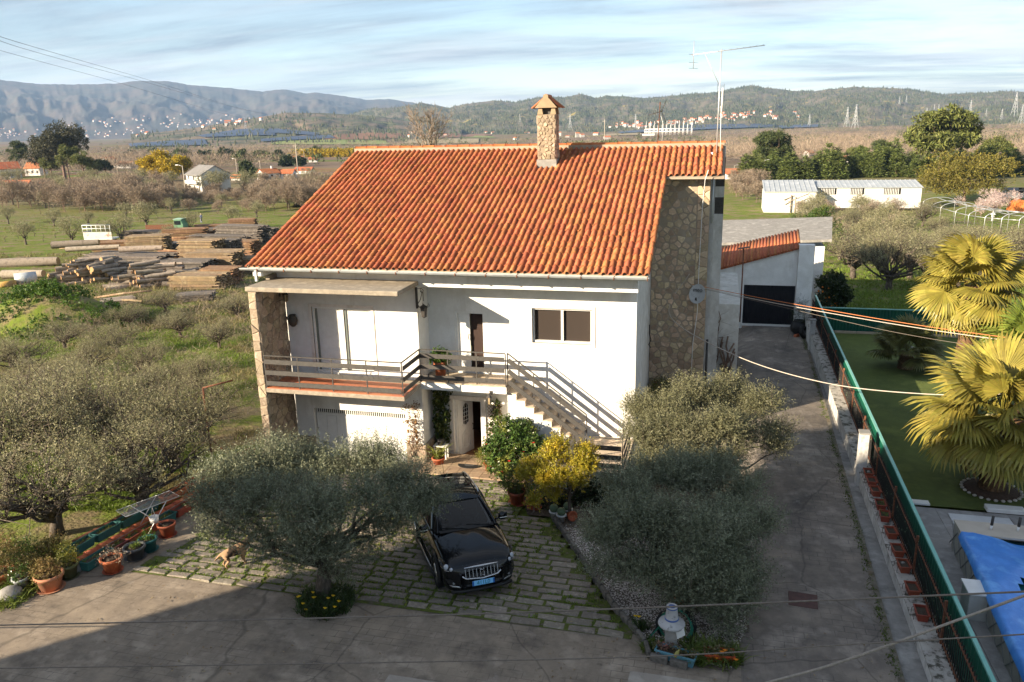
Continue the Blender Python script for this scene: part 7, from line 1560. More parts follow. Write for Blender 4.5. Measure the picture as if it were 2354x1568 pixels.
stk = [(345, 555, 9, 2.2, 1.4, 2, 20, 'grey plank stack beside the green truck'), (405, 578, 8, 2, 1.0, 2, 14, 'dark plank stack in front of the green truck'), (300, 585, 9, 2.2, 1.3, 3, 10, 'brown board stack before the white stake truck'), (345, 588, 6, 2, 1.7, 1, 8, 'orange-brown board stack right of the white stake truck'), (430, 560, 7, 2, 1.3, 3, 18, 'bundle of brown poles behind the bright boards'), (480, 548, 7, 2, 1.4, 2, 15, 'grey boards behind the bundled poles'), (470, 610, 5.5, 2.4, 2.4, 1, 6, 'tall bright yellow board stack in the yard centre'), (520, 605, 4, 2, 2.0, 2, 5, 'dark board stack right of the bright yellow one'), (505, 570, 10, 2, 1.2, 2, 12, 'long grey board stack behind the bright yellow one'), (560, 560, 9, 2, 1.6, 2, 10, 'long dark board stack by the roof edge'), (600, 545, 6, 2, 1.3, 2, 16, 'grey board stack farthest to the right'), (560, 535, 5, 2, 1.8, 3, 4, 'red-brown board stack at the back by the roof'), (500, 535, 8, 2, 1.0, 3, 12, 'heap of broken brown boards at the back'), (440, 640, 5, 2.4, 1.2, 2, -6, 'grey slab stack right of the log heaps'), (500, 632, 6, 2.6, 1.5, 1, 2, 'pale slab stack in front of the bright yellow boards'), (545, 628, 5, 2.2, 1.5, 1, 8, 'pale boards stack beside the roof corner'), (555, 590, 5, 2, 1.6, 3, 4, 'orange boards stack half hidden by the roof corner'), (460, 662, 5.5, 2.2, .9, 1, 12, 'low pale board stack nearest the orchard'), (510, 652, 4, 2, 1.0, 3, 16, 'low brown board stack nearest the canopy'), (300, 612, 12, 3, .9, 2, 12, 'wide low grey slab stack behind the log heaps'), (385, 618, 6, 2, .9, 2, 5, 'low grey slab stack between heaps and bright boards'), (450, 690, 3.5, 1.6, .5, 2, 8, 'loose grey boards in the grass before the stacks'), (270, 700, 3, 1.4, .35, 0, 25, 'grey boards with a pale pole lying across in the grass')]
for i, (px, py, L_, w, h, mi, a, lab) in enumerate(stk): plank_stack(px, py, L_ * .85, w * 1.1, h * (.85 + .1 * (i % 5)), woodc[mi], a + (i * 37 % 41) - 20, lab)
def bundle(px, py, L_, R0, n, a, lab):
    p = gp(px, py); q = empty('pole_bundle', p + Vector((0, 0, R0)), lab, 'wood bundle', None, R_(a)); rg2 = np.random.default_rng(n); e = MB()
    for i in range(n):
        t = rg2.uniform(0, 6.28); rr = R0 * math.sqrt(rg2.random()); y, z = rr * math.cos(t), rr * math.sin(t); e.m = 0; e.tube([(-L_ / 2 + rg2.normal() * .15, y, z), (L_ / 2, y, z)], .07, 5, caps=True)
    tag(e.build('pole', woodc[3], q), kind='stuff'); return q
bundle(418, 572, 6, .85, 60, 12, 'round bundle of poles with orange cut ends, left one'); bundle(470, 556, 5, .8, 50, 14, 'round bundle of brown poles behind the first bundle'); bundle(540, 556, 6, 1.0, 60, 8, 'big round bundle of grey poles by the roof edge'); bundle(395, 600, 4, .7, 40, -12, 'loose grey pole bundle in front of the bright boards')
for px, py, L_, a, lab in [(285, 690, 5, 8, 'pale barkless pole lying on the grass below the heaps'), (300, 706, 5, -30, 'pale crossed pole over the grey boards in the grass'), (190, 575, 7, 5, 'pale pole leaning behind the left log heap')]:
    q = empty('loose_pole', gp(px, py) + Vector((0, 0, .5)), lab, 'pole', None, R_(a)); MB().tube([(-L_ / 2, 0, -.3), (0, 0, .05), (L_ / 2, 0, .3)], .09, 6).build('pole', woodc[1], q)
q = empty('metal_drum', gp(62, 655), 'dented grey metal drum and pipe lying left of the log heap', 'drum', None, R_(50)); MB().tube([(-.9, 0, .6), (.9, 0, .6)], .6, 14).build('drum', zinc, q); MB().tube([(-2.2, -.8, .35), (-.9, -.6, .4)], .3, 10).build('pipe', M('yellow rust', [(.42, .25, .05), (.3, .2, .1)], 2, .8), q)
# stake truck and green truck
q = empty('stake_truck', gp(235, 563), 'old white stake-bed truck standing behind the brown boards', 'truck', None, R_(12)); e = MB()
e.box((-2.0, -1, .9), (2.2, 1, 1.05)); e.build('bed', white_p, q)
MB().box((-2.0, -1.02, 1.05), (-1.92, 1.02, 2.1)).box((-1.92, -1.02, 1.05), (2.2, -.96, 2.0)).build('side_board', overlay(M('rusty white steel', [(.60, .58, .54), (.5, .47, .43)], 1, .7), (.25, .10, .04), 1.5, .55, .65, .8), q)
e = MB()
for i in range(7): e.tube([(-2.0 + i * .68, -1, 2.0), (-2.0 + i * .68, -1, 3.0)], .05, 5)
for z in (2.5, 3.0): e.tube([(-2.0, -1, z), (2.1, -1, z)], .05, 5)
for z in (2.5, 3.0): e.tube([(-2.0, -1, z), (-2.0, 1, z)], .05, 5)
e.build('stake_rack', white_p, q)
for x in (-1.2, 1.4):
    for y in (-.9, .9): w_ = torus(.33, .13, 18, 8).build('wheel', rubber, q); w_.location = (x, y, .45); w_.rotation_euler = (R_(90), 0, 0)
q = empty('green_truck', gp(385, 540), 'old green truck cab and bed behind the plank stacks', 'truck', None, R_(15)); gm = M('faded green paint', [(.10, .22, .13), (.14, .27, .17)], 2, .6)
bevel(MB().slab([(1.6, -1, .7), (3.2, -1, .7), (3.2, -1, 1.7), (2.9, -1, 2.5), (1.7, -1, 2.55)], (0, 2, 0)).build('cab', gm, q), .08); MB().box((1.75, -1.02, 1.7), (2.8, -1.005, 2.35)).build('window', glass, q); MB().box((1.6, -1.05, 2.56), (3.0, 1.05, 2.64)).build('cab_roof', M('pale green paint', [(.30, .46, .36)], 2, .6), q); MB().box((-3, -1, .9), (1.5, 1, 1.1)).box((-3, -1.03, 1.1), (1.5, -.97, 1.8)).build('bed', rust, q)
for x in (-2, 2.4):
    for y in (-.9, .9): w_ = torus(.33, .13, 18, 8).build('wheel', rubber, q); w_.location = (x, y, .45); w_.rotation_euler = (R_(90), 0, 0)
# green mound
q = empty('green_mound', gp(110, 745), 'rounded earth mound covered with bright green weeds at the left', 'mound'); rg2 = np.random.default_rng(9); e = MB(); vs = []; n1, n2_ = 24, 9
for j in range(n2_):
    t = j / (n2_ - 1)
    for i in range(n1): a = 6.2832 * i / n1; rr = t * 4.6 * (1 + .18 * float(fbm(math.cos(a) * 2, math.sin(a) * 2, 8))); vs.append((rr * math.cos(a) * 1.35, rr * math.sin(a), 2.3 * (1 - t * t) ** 1.2 - .1 + .2 * float(fbm(rr + i, a * 2, 5))))
e.add(vs, [(j * n1 + i, j * n1 + (i + 1) % n1, (j + 1) * n1 + (i + 1) % n1, (j + 1) * n1 + i)[::-1] for j in range(n2_ - 1) for i in range(n1)], True); e.build('earth', ground_m, q)
P = [np.array(v) for v in vs]; cl = [(P[i] + np.array([0, 0, .1]), .5) for i in rg2.choice(len(P), 110)]
bush(q, 91, cl, 2600, lf_green, 8, .34, .14, .09, .7, 'weeds')
# person working in the field
q = empty('person', gp(463, 512), 'person in lilac shirt and grey trousers bending slightly in the green field', 'person', None, R_(-20))
V = [(0, 0, .92), (.02, 0, 1.15), (.06, 0, 1.38), (.12, 0, 1.52), (.16, 0, 1.64)]; E = [(0, 1), (1, 2), (2, 3), (3, 4)]; Rr = [.15, .15, .16, .06, .10]
for s in (-1, 1):
    b0 = len(V); V += [(0, s * .1, .86), (.04, s * .11, .48), (-.02, s * .11, .06), (.1, s * .12, .04)]; E += [(0, b0), (b0, b0 + 1), (b0 + 1, b0 + 2), (b0 + 2, b0 + 3)]; Rr += [.10, .075, .05, .045]
    b0 = len(V); V += [(.06, s * .2, 1.38), (.10, s * .25, 1.1), (.26, s * .2, .92)]; E += [(2, b0), (b0, b0 + 1), (b0 + 1, b0 + 2)]; Rr += [.06, .045, .035]
pm = M('lilac shirt', [(.30, .30, .46)], 3, .9); body_ = skin_body('body', V, E, Rr, pm, q, 1)
MB().lathe([(.15, .42), (.17, .62), (.19, .92), (.17, .95)], (0.01, 0, 0), 12).build('trousers', M('grey trousers', [(.16, .15, .14)], 4, .9), q); MB().lathe([(.115, 1.62), (.12, 1.68), (.09, 1.76), (0, 1.78)], (.16, 0, 0), 12).lathe([(.17, 1.665), (.12, 1.68)], (.16, 0, 0), 12).build('hat', M('straw hat', [(.5, .42, .28)], 4, .9), q)
MB().lathe([(.0, 1.50), (.08, 1.54), (.10, 1.62), (.0, 1.66)], (.175, 0, 0), 10).build('face', M('skin', [(.42, .26, .19)], 4, .7), q)
# ---------------------------------------------------------------- bare trees, belt behind the orchard
BT = [bare_tree_mesh('branches', np.random.default_rng(500 + k), 6, bark_brown, 4, .55, .10, .30, (3, 5), .22) for k in range(4)]
CW = []
for k in range(3):
    rg2 = np.random.default_rng(520 + k); cl = ellipsoid_clumps(rg2, (0, 0, 3.3), (2.2, 2.2, 1.9), 12, .9, -.7); CW.append(foliage('twigs', rg2, cl, 420, 8, .8, .6, .045, lf_dry, .2, .7, .4, .35))
rg = np.random.default_rng(61)
def bare(px, py, s, lab, grp, fz=True):
    k = rg.integers(0, 4); b0 = gp(px, py) if not isinstance(px, Vector) else px; q = empty('bare_tree', b0, lab, 'tree', grp, rg.uniform(0, 6)); obj_from('branches', BT[k], q)
    if fz: obj_from('twigs', CW[k % 3], q)
    q.scale = (s * rg.uniform(.9, 1.15), s * rg.uniform(.9, 1.15), s * rg.uniform(.85, 1.15)); return q
for i in range(190):
    px = rg.uniform(-20, 830); py = 428 + 62 * rg.random() ** .8 - max(0, px - 600) * .06
    if 420 < px < 560 and py < 446: py = 450
    bare(px, py, (rg.uniform(.75, 1.3) if py > 450 else rg.uniform(.55, .95)) * (.55 if 395 < px < 585 else 1), 'leafless brown tree in the thicket between orchard and village', 'leafless trees of the left thicket')
for i in range(26):
    px = rg.uniform(-20, 800); py = 425 + 40 * rg.random(); make_tree('olive_tree', gp(px, py), FARO[i % 3][0], FARO[i % 3][1], 'grey olive tree among the leafless trees of the left thicket', group='olives in the left thicket', rz=rg.uniform(0, 6), sc=rg.uniform(1.1, 1.6))
b0 = Vector((at(985, 320, 1, 46).x, 46, T(0, 46))); q = empty('bare_tree', b0, 'tall leafless tree rising behind the roof ridge left of the chimney', 'tree'); e = MB(); fz = at(985, 345, 1, 46).z - b0.z; tz = at(985, 228, 1, 46).z - b0.z; rg2 = np.random.default_rng(571); e.tube([(0, 0, -.2), (.05, 0, fz * .6), (0, 0, fz)], [.34, .26, .22], 8)
for k in range(13):
    a = rg2.uniform(0, 6.28); sp = rg2.uniform(.1, 1) ** .7 * 2.1; tip = Vector((math.cos(a) * sp, math.sin(a) * sp, tz - rg2.uniform(0, 1.1) - .38 * sp)); P_ = limb(e, rg2, (0, 0, fz - rg2.uniform(0, 1.2)), tip, .075, .02, .10, 7, 5)
    for j in range(9):
        s0 = P_[rg2.integers(2, 7)]; t2 = s0 + Vector((rg2.normal() * .6 + math.cos(a) * .3, rg2.normal() * .6 + math.sin(a) * .3, rg2.uniform(.3, 1.2))); Q_ = limb(e, rg2, s0, t2, .024, .01, .12, 4, 4)
        for l in range(4): s1 = Q_[rg2.integers(1, 5)]; limb(e, rg2, s1, s1 + Vector((rg2.normal() * .3, rg2.normal() * .3, rg2.uniform(.15, .6))), .012, .006, .1, 2, 3)
e.build('branches', bark_pale, q)
# ---------------------------------------------------------------- named trees: eucalyptus, pines, mimosa, conifers
def crown_tree(kind, base, h, rad, ch, mat, label, seed, n=900, m_=8, ll=.5, lw=.2, sl=.9, k=14, rc=None, trunk=.25, up=.3, group=None, flat=.75, bot=-.75, tm=None, cat='tree'):
    rg2 = np.random.default_rng(seed); cl = ellipsoid_clumps(rg2, (0, 0, h - ch / 2), (rad, rad, ch / 2), k, rc or rad * .36, bot)
    cl = [(c, (r[0], r[0], r[0] * flat)) for c, r in cl]
    return make_tree(kind, base, foliage('crown', rg2, cl, n, m_, sl, ll, lw, mat, .3, up, .4, .65), trunk_mesh('trunk', rg2, (0, 0, 0), cl, h - ch * .75, trunk, tm or bark_brown, 8, fork=.75), label, cat, group)
def hpx(base, px, py):                                  # height of a thing at base whose top shows at (px, py)
    d = dep(base); q = cp(px, py, d); return q.z - base.z
def wpx(base, w): return w * dep(base) / FPX
b0 = gp(150, 412); crown_tree('eucalyptus_tree', b0, hpx(b0, 150, 279), wpx(b0, 52), hpx(b0, 150, 279) * .8, lf_euc, 'tallest dark eucalyptus group towering at the left over the village', 601, 1700, 9, .8, .3, 1.4, 26, wpx(b0, 22), .6)
b0 = gp(105, 410); crown_tree('eucalyptus_tree', b0, hpx(b0, 105, 318), wpx(b0, 22), hpx(b0, 105, 318) * .8, lf_euc, 'slimmer eucalyptus on the left flank of the tallest one', 602, 800, 8, .8, .3, 1.2, 16, wpx(b0, 12), .4)
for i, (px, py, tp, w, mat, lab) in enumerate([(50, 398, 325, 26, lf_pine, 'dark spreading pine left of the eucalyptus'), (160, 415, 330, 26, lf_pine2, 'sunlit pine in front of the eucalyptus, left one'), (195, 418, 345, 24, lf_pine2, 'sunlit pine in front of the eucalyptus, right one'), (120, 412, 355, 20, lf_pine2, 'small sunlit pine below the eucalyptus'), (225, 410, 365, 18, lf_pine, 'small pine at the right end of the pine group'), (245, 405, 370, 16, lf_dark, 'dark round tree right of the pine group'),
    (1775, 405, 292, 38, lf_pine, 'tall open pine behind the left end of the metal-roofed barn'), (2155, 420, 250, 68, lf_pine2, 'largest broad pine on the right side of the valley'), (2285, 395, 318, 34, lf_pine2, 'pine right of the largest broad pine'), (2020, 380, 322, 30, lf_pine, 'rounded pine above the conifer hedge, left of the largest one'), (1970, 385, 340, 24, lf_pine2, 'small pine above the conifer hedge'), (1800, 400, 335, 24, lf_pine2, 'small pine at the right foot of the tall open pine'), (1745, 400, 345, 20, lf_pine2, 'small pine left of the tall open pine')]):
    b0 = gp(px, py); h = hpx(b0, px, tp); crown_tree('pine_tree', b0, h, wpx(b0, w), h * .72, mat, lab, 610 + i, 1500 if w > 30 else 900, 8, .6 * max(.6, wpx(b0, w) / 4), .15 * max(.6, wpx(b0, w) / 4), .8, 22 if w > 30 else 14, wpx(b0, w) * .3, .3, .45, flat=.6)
for i, (px, py, tp, w, lab) in enumerate([(350, 420, 352, 30, 'yellow flowering mimosa, left one of three'), (385, 420, 348, 32, 'yellow flowering mimosa, middle one of three'), (420, 412, 354, 22, 'yellow flowering mimosa, right one of three')]):
    b0 = gp(px, py); h = hpx(b0, px, tp); crown_tree('mimosa_tree', b0, h, wpx(b0, w), h * .9, lf_mim, lab, 640 + i, 900, 8, .6, .3, .9, 16, wpx(b0, w) * .35, .2)
b0 = gp(750, 362); q = tag(obj_from('mimosa_hedge', foliage('hedge', np.random.default_rng(9), [(np.array([x, 0, 2.4]), (6, 3, 3.2)) for x in np.linspace(-28, 28, 16)], 1500, 8, 1.2, 1.1, .5, lf_mim, .4), None, b0), 'long yellow flowering hedge left of the roof in the valley', 'hedge'); q.rotation_euler = (0, 0, R_(-8))
for i, (px, py, tp, w) in enumerate([(725, 362, 338, 14), (640, 372, 348, 12), (560, 380, 345, 14), (520, 372, 342, 20), (600, 372, 345, 16), (470, 372, 346, 14), (355, 362, 344, 16), (300, 362, 346, 14), (420, 372, 345, 22), (660, 385, 362, 14), (575, 408, 372, 16), (690, 385, 365, 14)]):
    b0 = gp(px, py); h = hpx(b0, px, tp); crown_tree('evergreen_tree', b0, h, wpx(b0, w), h * .95, lf_dark if i % 2 else lf_pine, 'dark evergreen tree scattered in the valley left of the roof', 660 + i, 380, 7, 1.0, .45, 1.2, 10, wpx(b0, w) * .4, .25, group='dark evergreens in the left valley')
# conifer hedge behind the barn and golden cypress
LEY = []
for k in range(3):
    rg2 = np.random.default_rng(680 + k); cl = [(np.array([rg2.normal() * .15 * (1 - t), rg2.normal() * .15 * (1 - t), 7 * t]), (1.35 * (1 - t) ** .8 + .15,) * 2 + (.8,)) for t in np.linspace(.04, .97, 13)]; LEY.append(foliage('crown', rg2, cl, 650, 7, .6, .42, .12, lf_ley, .4, .8, .3, .5))
lt_ = MB().tube([(0, 0, -.2), (0, 0, 3)], .15, 6).mesh('trunk', bark_brown)
for i in range(46):
    px = 1708 + i * 13.8 + rg.normal() * 5; b0 = gp(px, 413 - .012 * (px - 1700) + rg.normal() * 2); make_tree('conifer', b0, LEY[i % 3], lt_, 'bushy green conifer in the tall hedge behind the barn', group='conifers of the hedge behind the barn', rz=rg.uniform(0, 6), sc=(rg.uniform(1.7, 2.5),) * 2 + (rg.uniform(.75, 1.15) * (1.25 if 1900 < px < 2080 else 1),))
b0 = gp(2215, 462); h = hpx(b0, 2215, 352); crown_tree('golden_cypress', b0, h, wpx(b0, 92), h * .92, lf_cyp, 'wide golden green cypress at the right end of the barn', 700, 1900, 9, .55, .16, .9, 34, wpx(b0, 34), .3, -.05, flat=.42)
# ---------------------------------------------------------------- houses of the plain
redroof = overlay(M('distant tile roof', [(.46, .15, .06), (.38, .12, .05), (.5, .2, .09)], .8, .9, rand=.15), (.2, .12, .08), .5, .55, .7, .6); greyroof = M('fibre cement roof', [(.16, .155, .15), (.21, .2, .195)], .6, .95); whitew = overlay(M('whitewashed wall', [(.66, .65, .62), (.58, .56, .53)], .5, .9), (.35, .32, .28), .4, .6, .75, .6)
shut = M('dark shutters', [(.05, .045, .04)], 2, .7)
def cottage(name, base, w, d, h, rh, label, roofm=redroof, rz=0, group=None, cat='house', chim=False, win=3, storeys=1, balcony=False):
    q = empty(name, base, label, cat, group, rz)
    MB().slab([(-w / 2, -d / 2, -.8), (-w / 2, d / 2, -.8), (-w / 2, d / 2, h), (-w / 2, 0, h + rh), (-w / 2, -d / 2, h)], (w, 0, 0)).build('wall', whitew, q)
    e = MB(); o = .35
    for s in (-1, 1): e.slab([(-w / 2 - o, s * (d / 2 + o), h - o * rh / (d / 2)), (w / 2 + o, s * (d / 2 + o), h - o * rh / (d / 2)), (w / 2 + o, 0, h + rh + .01), (-w / 2 - o, 0, h + rh + .01)], (0, 0, .14))
    rf = e.build('roof', roofm, q)
    for k in range(storeys):
        for i in range(win):
            x = -w / 2 + w * (i + .5) / win; z = .9 + k * 2.8; MB().box((x - .5, -d / 2 - .03, z), (x + .5, -d / 2 + .02, z + 1.2)).build('window', shut, q)
    MB().box((-w / 2 - .03, -.5, h * .45), (-w / 2 + .02, .5, h * .45 + 1.1)).build('window', shut, q); MB().box((w / 2 - .02, -.5, h * .45), (w / 2 + .03, .5, h * .45 + 1.1)).build('window', shut, q)
    if chim: MB().box((w * .2, -.3, h + rh - .6), (w * .2 + .6, .3, h + rh + 1.0)).build('chimney', whitew, rf)
    if balcony: MB().box((-w / 2 + .8, -d / 2 - 1.2, 2.6), (w / 2 - 1, -d / 2, 2.75)).build('balcony', conc_grey, q); MB().box((-w / 2 + .8, -d / 2 - 1.2, 2.75), (w / 2 - 1, -d / 2 - 1.1, 3.7)).build('balcony_rail', whitew, q); MB().box((-w / 2 + .5, -d / 2 - 1.0, h - .3), (w / 2 - .8, -d / 2, h - .15)).build('canopy', conc_grey, q)
    return q
def hse(px, py, wpix, hpix, rpix, label, **k):
    b0 = gp(px, py); s = dep(b0) / FPX; return cottage('village_house', b0, wpix * s, k.pop('dpix', wpix * .8) * s, hpix * s, rpix * s, label, **k)
q = hse(482, 440, 88, 40, 18, 'two-storey white house with dark grey roof and balcony in the left plain', roofm=greyroof, rz=R_(-34), storeys=2, balcony=True, win=3, dpix=66)
b_ = q.location; s = dep(b_) / FPX; MB().slab([(37 * s, -20 * s, 0), (37 * s, -6 * s, 0), (37 * s, -6 * s, 24 * s), (37 * s, -8 * s, 24 * s)], (5 * s, 0, 0)).build('outer_stairs', plaster_old, q); MB().box((38 * s, -4 * s, 20 * s), (44 * s, 8 * s, 46 * s)).build('stair_tower', plaster_old, q)
hse(18, 408, 48, 20, 14, 'white gabled house with orange roof at the far left edge', rz=R_(60), dpix=44); hse(85, 402, 36, 16, 12, 'white house with red hipped roof below the dark pine', rz=R_(10)); hse(40, 440, 66, 13, 11, 'low long house with worn tile roof in front at the far left', rz=R_(14), dpix=30); hse(105, 438, 40, 9, 8, 'ruined tile roofed shed behind the thicket', rz=R_(-20)); hse(348, 436, 36, 9, 4, 'roofless ruin with white wall in the thicket', roofm=greyroof, rz=R_(-15)); hse(252, 380, 26, 13, 6, 'small white gabled house behind the mimosas', rz=R_(70)); hse(293, 385, 34, 8, 6, 'low house with red roof right of the pine group', rz=R_(5)); hse(618, 414, 40, 16, 9, 'old white house with stained gable left of the roof edge', rz=R_(60), chim=True); hse(660, 412, 36, 14, 8, 'house with a broken tile roof beside the stained gable', rz=R_(10)); hse(700, 398, 40, 7, 6, 'long low red-roofed house behind the broken roof', rz=R_(4), dpix=20); hse(685, 376, 24, 10, 6, 'small white house far behind the electric pole', rz=R_(40)); hse(720, 372, 18, 6, 4, 'tiny white house by the round dark tree', rz=R_(20)); hse(545, 416, 20, 8, 6, 'small red-roofed shed right of the grey-roofed house', rz=R_(8))
hse(1690, 412, 50, 14, 9, 'house with bright orange roof just right of the big roof', rz=R_(10)); hse(1915, 380, 58, 12, 8, 'white farmhouse with red roof above the conifer hedge', rz=R_(-6), dpix=30); hse(1858, 360, 20, 9, 5, 'small white cottage in the brown woods', rz=R_(50)); hse(1955, 382, 22, 14, 8, 'white gabled wing beside the farmhouse', rz=R_(70)); hse(2340, 452, 60, 15, 4, 'grey-roofed shed with a red door at the right edge', roofm=greyroof, rz=R_(-4), dpix=30, win=1)
# barn with metal roof
bn = empty('barn', Vector((24, 152, -7.8)), 'long white barn with ribbed pale metal roof on the right', 'barn'); BNO = Vector((24, 152, -7.8)); metal = M('pale metal roof', [(.50, .53, .55), (.42, .45, .47), (.56, .58, .6)], .5, .5, metal=.3)
def barn(px0, px1, pyt, pye, pyb, y0, d):
    a = at(px0, pye, 1, y0); c = at(px1, pye, 1, y0); zg = at((px0 + px1) / 2, pyb, 1, y0).z; zt = at((px0 + px1) / 2, pyt, 1, y0 + d).z; z0 = (a.z + c.z) / 2
    MB(BNO).box((a.x, y0, zg - 1.5), (c.x, y0 + d, z0)).build('wall', whitew, bn); e = MB(BNO); e.slab([(a.x - .2, y0 - .3, z0), (c.x + .2, y0 - .3, z0), (c.x + .2, y0 + d, zt), (a.x - .2, y0 + d, zt)], (0, 0, .1)); rf = e.build('roof', metal, bn); n = int((c.x - a.x) / .9); e = MB(BNO)
    for i in range(n + 1): x = a.x + (c.x - a.x) * i / n; e.beam((x, y0 - .3, z0 + .14), (x, y0 + d, zt + .14), .12, .09)
    tag(e.build('roof_rib', metal, rf), kind='stuff'); return a, c, z0
barn(1757, 1877, 415, 441, 474, 146, 9); a, c, z0 = barn(1880, 2119, 415, 431.6, 461, 150, 7)
for t0, t1 in ((.0, .18), (.3, .45), (.62, .8)):
    e = MB(BNO); xa = a.x + (c.x - a.x) * t0 + .3; xb = a.x + (c.x - a.x) * t1; e.box((xa, 149.9, z0 - 1.3), (xb, 149.97, z0 - .15)); wv = e.build('window', dark_in, bn); e = MB(BNO)
    for i in range(int((xb - xa) / .3)): e.box((xa + i * .3, 149.85, z0 - 1.3), (xa + i * .3 + .12, 149.9, z0 - .15))
    e.build('window_bars', whitew, wv)
# wooden T-post frame before the barn
q = empty('post_frame', gp(1800, 490), 'row of grey wooden posts with slanting cross arms before the barn', 'trellis'); QF = q.location
for i in range(7):
    t = i / 6; b1 = gp(1764 + 62 * t, 462 + 32 * t); hgt = 3.4; dd = dep(b1) / 100
    e = MB(QF); e.tube([b1, b1 + Vector((0, 0, hgt))], .11, 5); e.tube([b1 + Vector((-1.4, 0, hgt - .9)), b1 + Vector((2.4, .6, hgt + .6))], .09, 5); e.tube([b1 + Vector((-1.2, 0, hgt - 1.8)), b1 + Vector((2.2, .6, hgt - .4))], .07, 5); e.build('post', M('grey pole wood', [(.30, .24, .18), (.24, .19, .145)], 3, .9), q)
    if i: MB(QF).tube([pb_ + Vector((0, 0, hgt)), b1 + Vector((0, 0, hgt))], .06, 5).build('wire_beam', MATS['grey pole wood'], q)
    pb_ = b1
# tunnel hoops
q = empty('tunnel_frame', gp(2240, 545), 'bare grey steel tunnel frame of bent pipes in the right orchard', 'greenhouse frame'); QT = q.location
lp = [(2117, 505), (2137, 517), (2157, 522), (2190, 535), (2220, 545), (2257, 552), (2295, 556), (2335, 560)]; prev = None
for i, (px, py) in enumerate(lp):
    p = gp(px, py); w = Vector((.97, .25, 0)) * 5.6; hh_ = 4.0; pts = [p, p + Vector((0, 0, hh_ * .75))] + [p + w * (.5 - .5 * math.cos(t)) + Vector((0, 0, hh_ * .75 + .85 * math.sin(t))) for t in np.linspace(.25, math.pi - .25, 8)] + [p + w + Vector((0, 0, hh_ * .75)), p + w]
    MB(QT).tube(pts, .055, 5).build('hoop', alu, q)
    if prev: 
        for k in (1, 5, 10): MB(QT).tube([prev[k], pts[k]], .04, 5).build('purlin', alu, q)
    prev = pts
b0 = gp(2280, 508); q = empty('garden_lantern', b0, 'small white garden lantern statue in the right orchard', 'statue'); MB().lathe([(.22, 0), (.15, .1), (.12, .6), (.3, .68), (.22, .72), (.2, 1.05), (.45, 1.1), (.3, 1.25), (.1, 1.4), (.12, 1.5), (0, 1.6)], (0, 0, 0), 8, False).build('lantern', white_p, q)
b0 = gp(2343, 487); q = empty('orange_tent', b0, 'bright orange tarpaulin tent at the right edge', 'tent'); s = dep(b0) / FPX; MB().slab([(-14 * s, 0, 0), (16 * s, 0, 0), (16 * s, 0, 20 * s), (4 * s, 0, 26 * s), (-8 * s, 0, 20 * s)], (0, 4, 0)).build('canvas', M('orange canvas', [(.62, .19, .05)], 2, .7), q)
# orchard on the right
for i, (px, py, s, lab) in enumerate([(1960, 640, 1.9, 'large grey olive just behind the garden fence, left one'), (2040, 665, 1.8, 'large grey olive just behind the garden fence, right one'), (2250, 640, 1.9, 'broad grey olive above the fan palms'), (2330, 660, 1.9, 'broad grey olive at the right frame edge above the palms'), (2110, 610, 1.5, 'olive between the tunnel frame and the fence olives'), (2000, 575, 1.5, 'rounded olive beyond the fence olives'), (2180, 590, 1.5, 'rounded olive before the tunnel frame')]):
    b0 = gp(px, py); make_tree('olive_tree', b0, OLV[i % 4][0], OLV[i % 4][1], lab, rz=rg.uniform(0, 6), sc=s * .74)
for i, (px, py) in enumerate([(1900, 560), (1945, 540), (1985, 520), (2060, 560), (2090, 640), (2140, 660), (2160, 550), (2215, 600), (2290, 590), (2340, 600), (2300, 650), (2200, 665), (1930, 600), (2050, 610), (1870, 520), (2120, 520)]): make_tree('olive_tree', gp(px, py), OLV[i % 4][0], OLV[i % 4][1], 'grey olive in the thick grove between garden fence and tunnel frame', group='grove behind the garden fence', rz=rg.uniform(0, 6), sc=rg.uniform(.95, 1.25))
for i in range(46):
    px = rg.uniform(1830, 2360); py = rg.uniform(462, 590); px = px if px < 2080 or py > 575 else px - 270
    if rg.random() < .5: make_tree('olive_tree', gp(px, py), FARO[i % 3][0], FARO[i % 3][1], 'small grey olive tree in the right orchard before the barn', group='small olives of the right orchard', rz=rg.uniform(0, 6), sc=rg.uniform(.6, 1.0))
    else: bare(px, py, rg.uniform(.4, .65), 'small leafless fruit tree in the right orchard before the barn', 'fruit trees of the right orchard')
for i in range(16): bare(rg.uniform(1680, 1760), rg.uniform(418, 470), rg.uniform(.6, .9), 'leafless bush in the field right of the big roof', 'leafless bushes right of the roof')
for i in range(6):
    px = rg.uniform(2180, 2310); b0 = gp(px, rg.uniform(478, 505)); q = empty('blossom_tree', b0, 'fruit tree in pale pink blossom behind the tunnel frame', 'tree', 'blossoming fruit trees'); obj_from('branches', BT[i % 4], q).scale = (.6, .6, .6); bush(q, 720 + i, [(rg.normal(size=3) * np.array([1.2, 1.2, .5]) + np.array([0, 0, 2.4]), .7) for _ in range(6)], 260, lf_blossom, 8, .5, .13, .1, .4, 'blossom')
for i, (px, py, tp, w, lab) in enumerate([(1885, 610, 470, 42, 'tall dark green orange tree right of the garage roof'), (1905, 720, 630, 34, 'dark orange tree with fruit behind the end of the boundary wall'), (1850, 545, 490, 34, 'bushy green laurel before the barn')]):
    b0 = gp(px, py); h = hpx(b0, px, tp); q = crown_tree('orange_tree', b0, h, wpx(b0, w), h * .9, lf_cam if i != 1 else lf_dark, lab, 740 + i, 1500, 9, .16, .075, .3, 20, wpx(b0, w) * .36, .12, cat='tree')
    if i == 1:
        for k in range(22): a = rg.uniform(0, 6.28); r_ = wpx(b0, w) * .95; MB().lathe([(0, -.06), (.06, 0), (0, .06)], (r_ * math.cos(a), -abs(r_ * math.sin(a)), h * rg.uniform(.25, .8)), 8).build('orange', orange_fr, q)
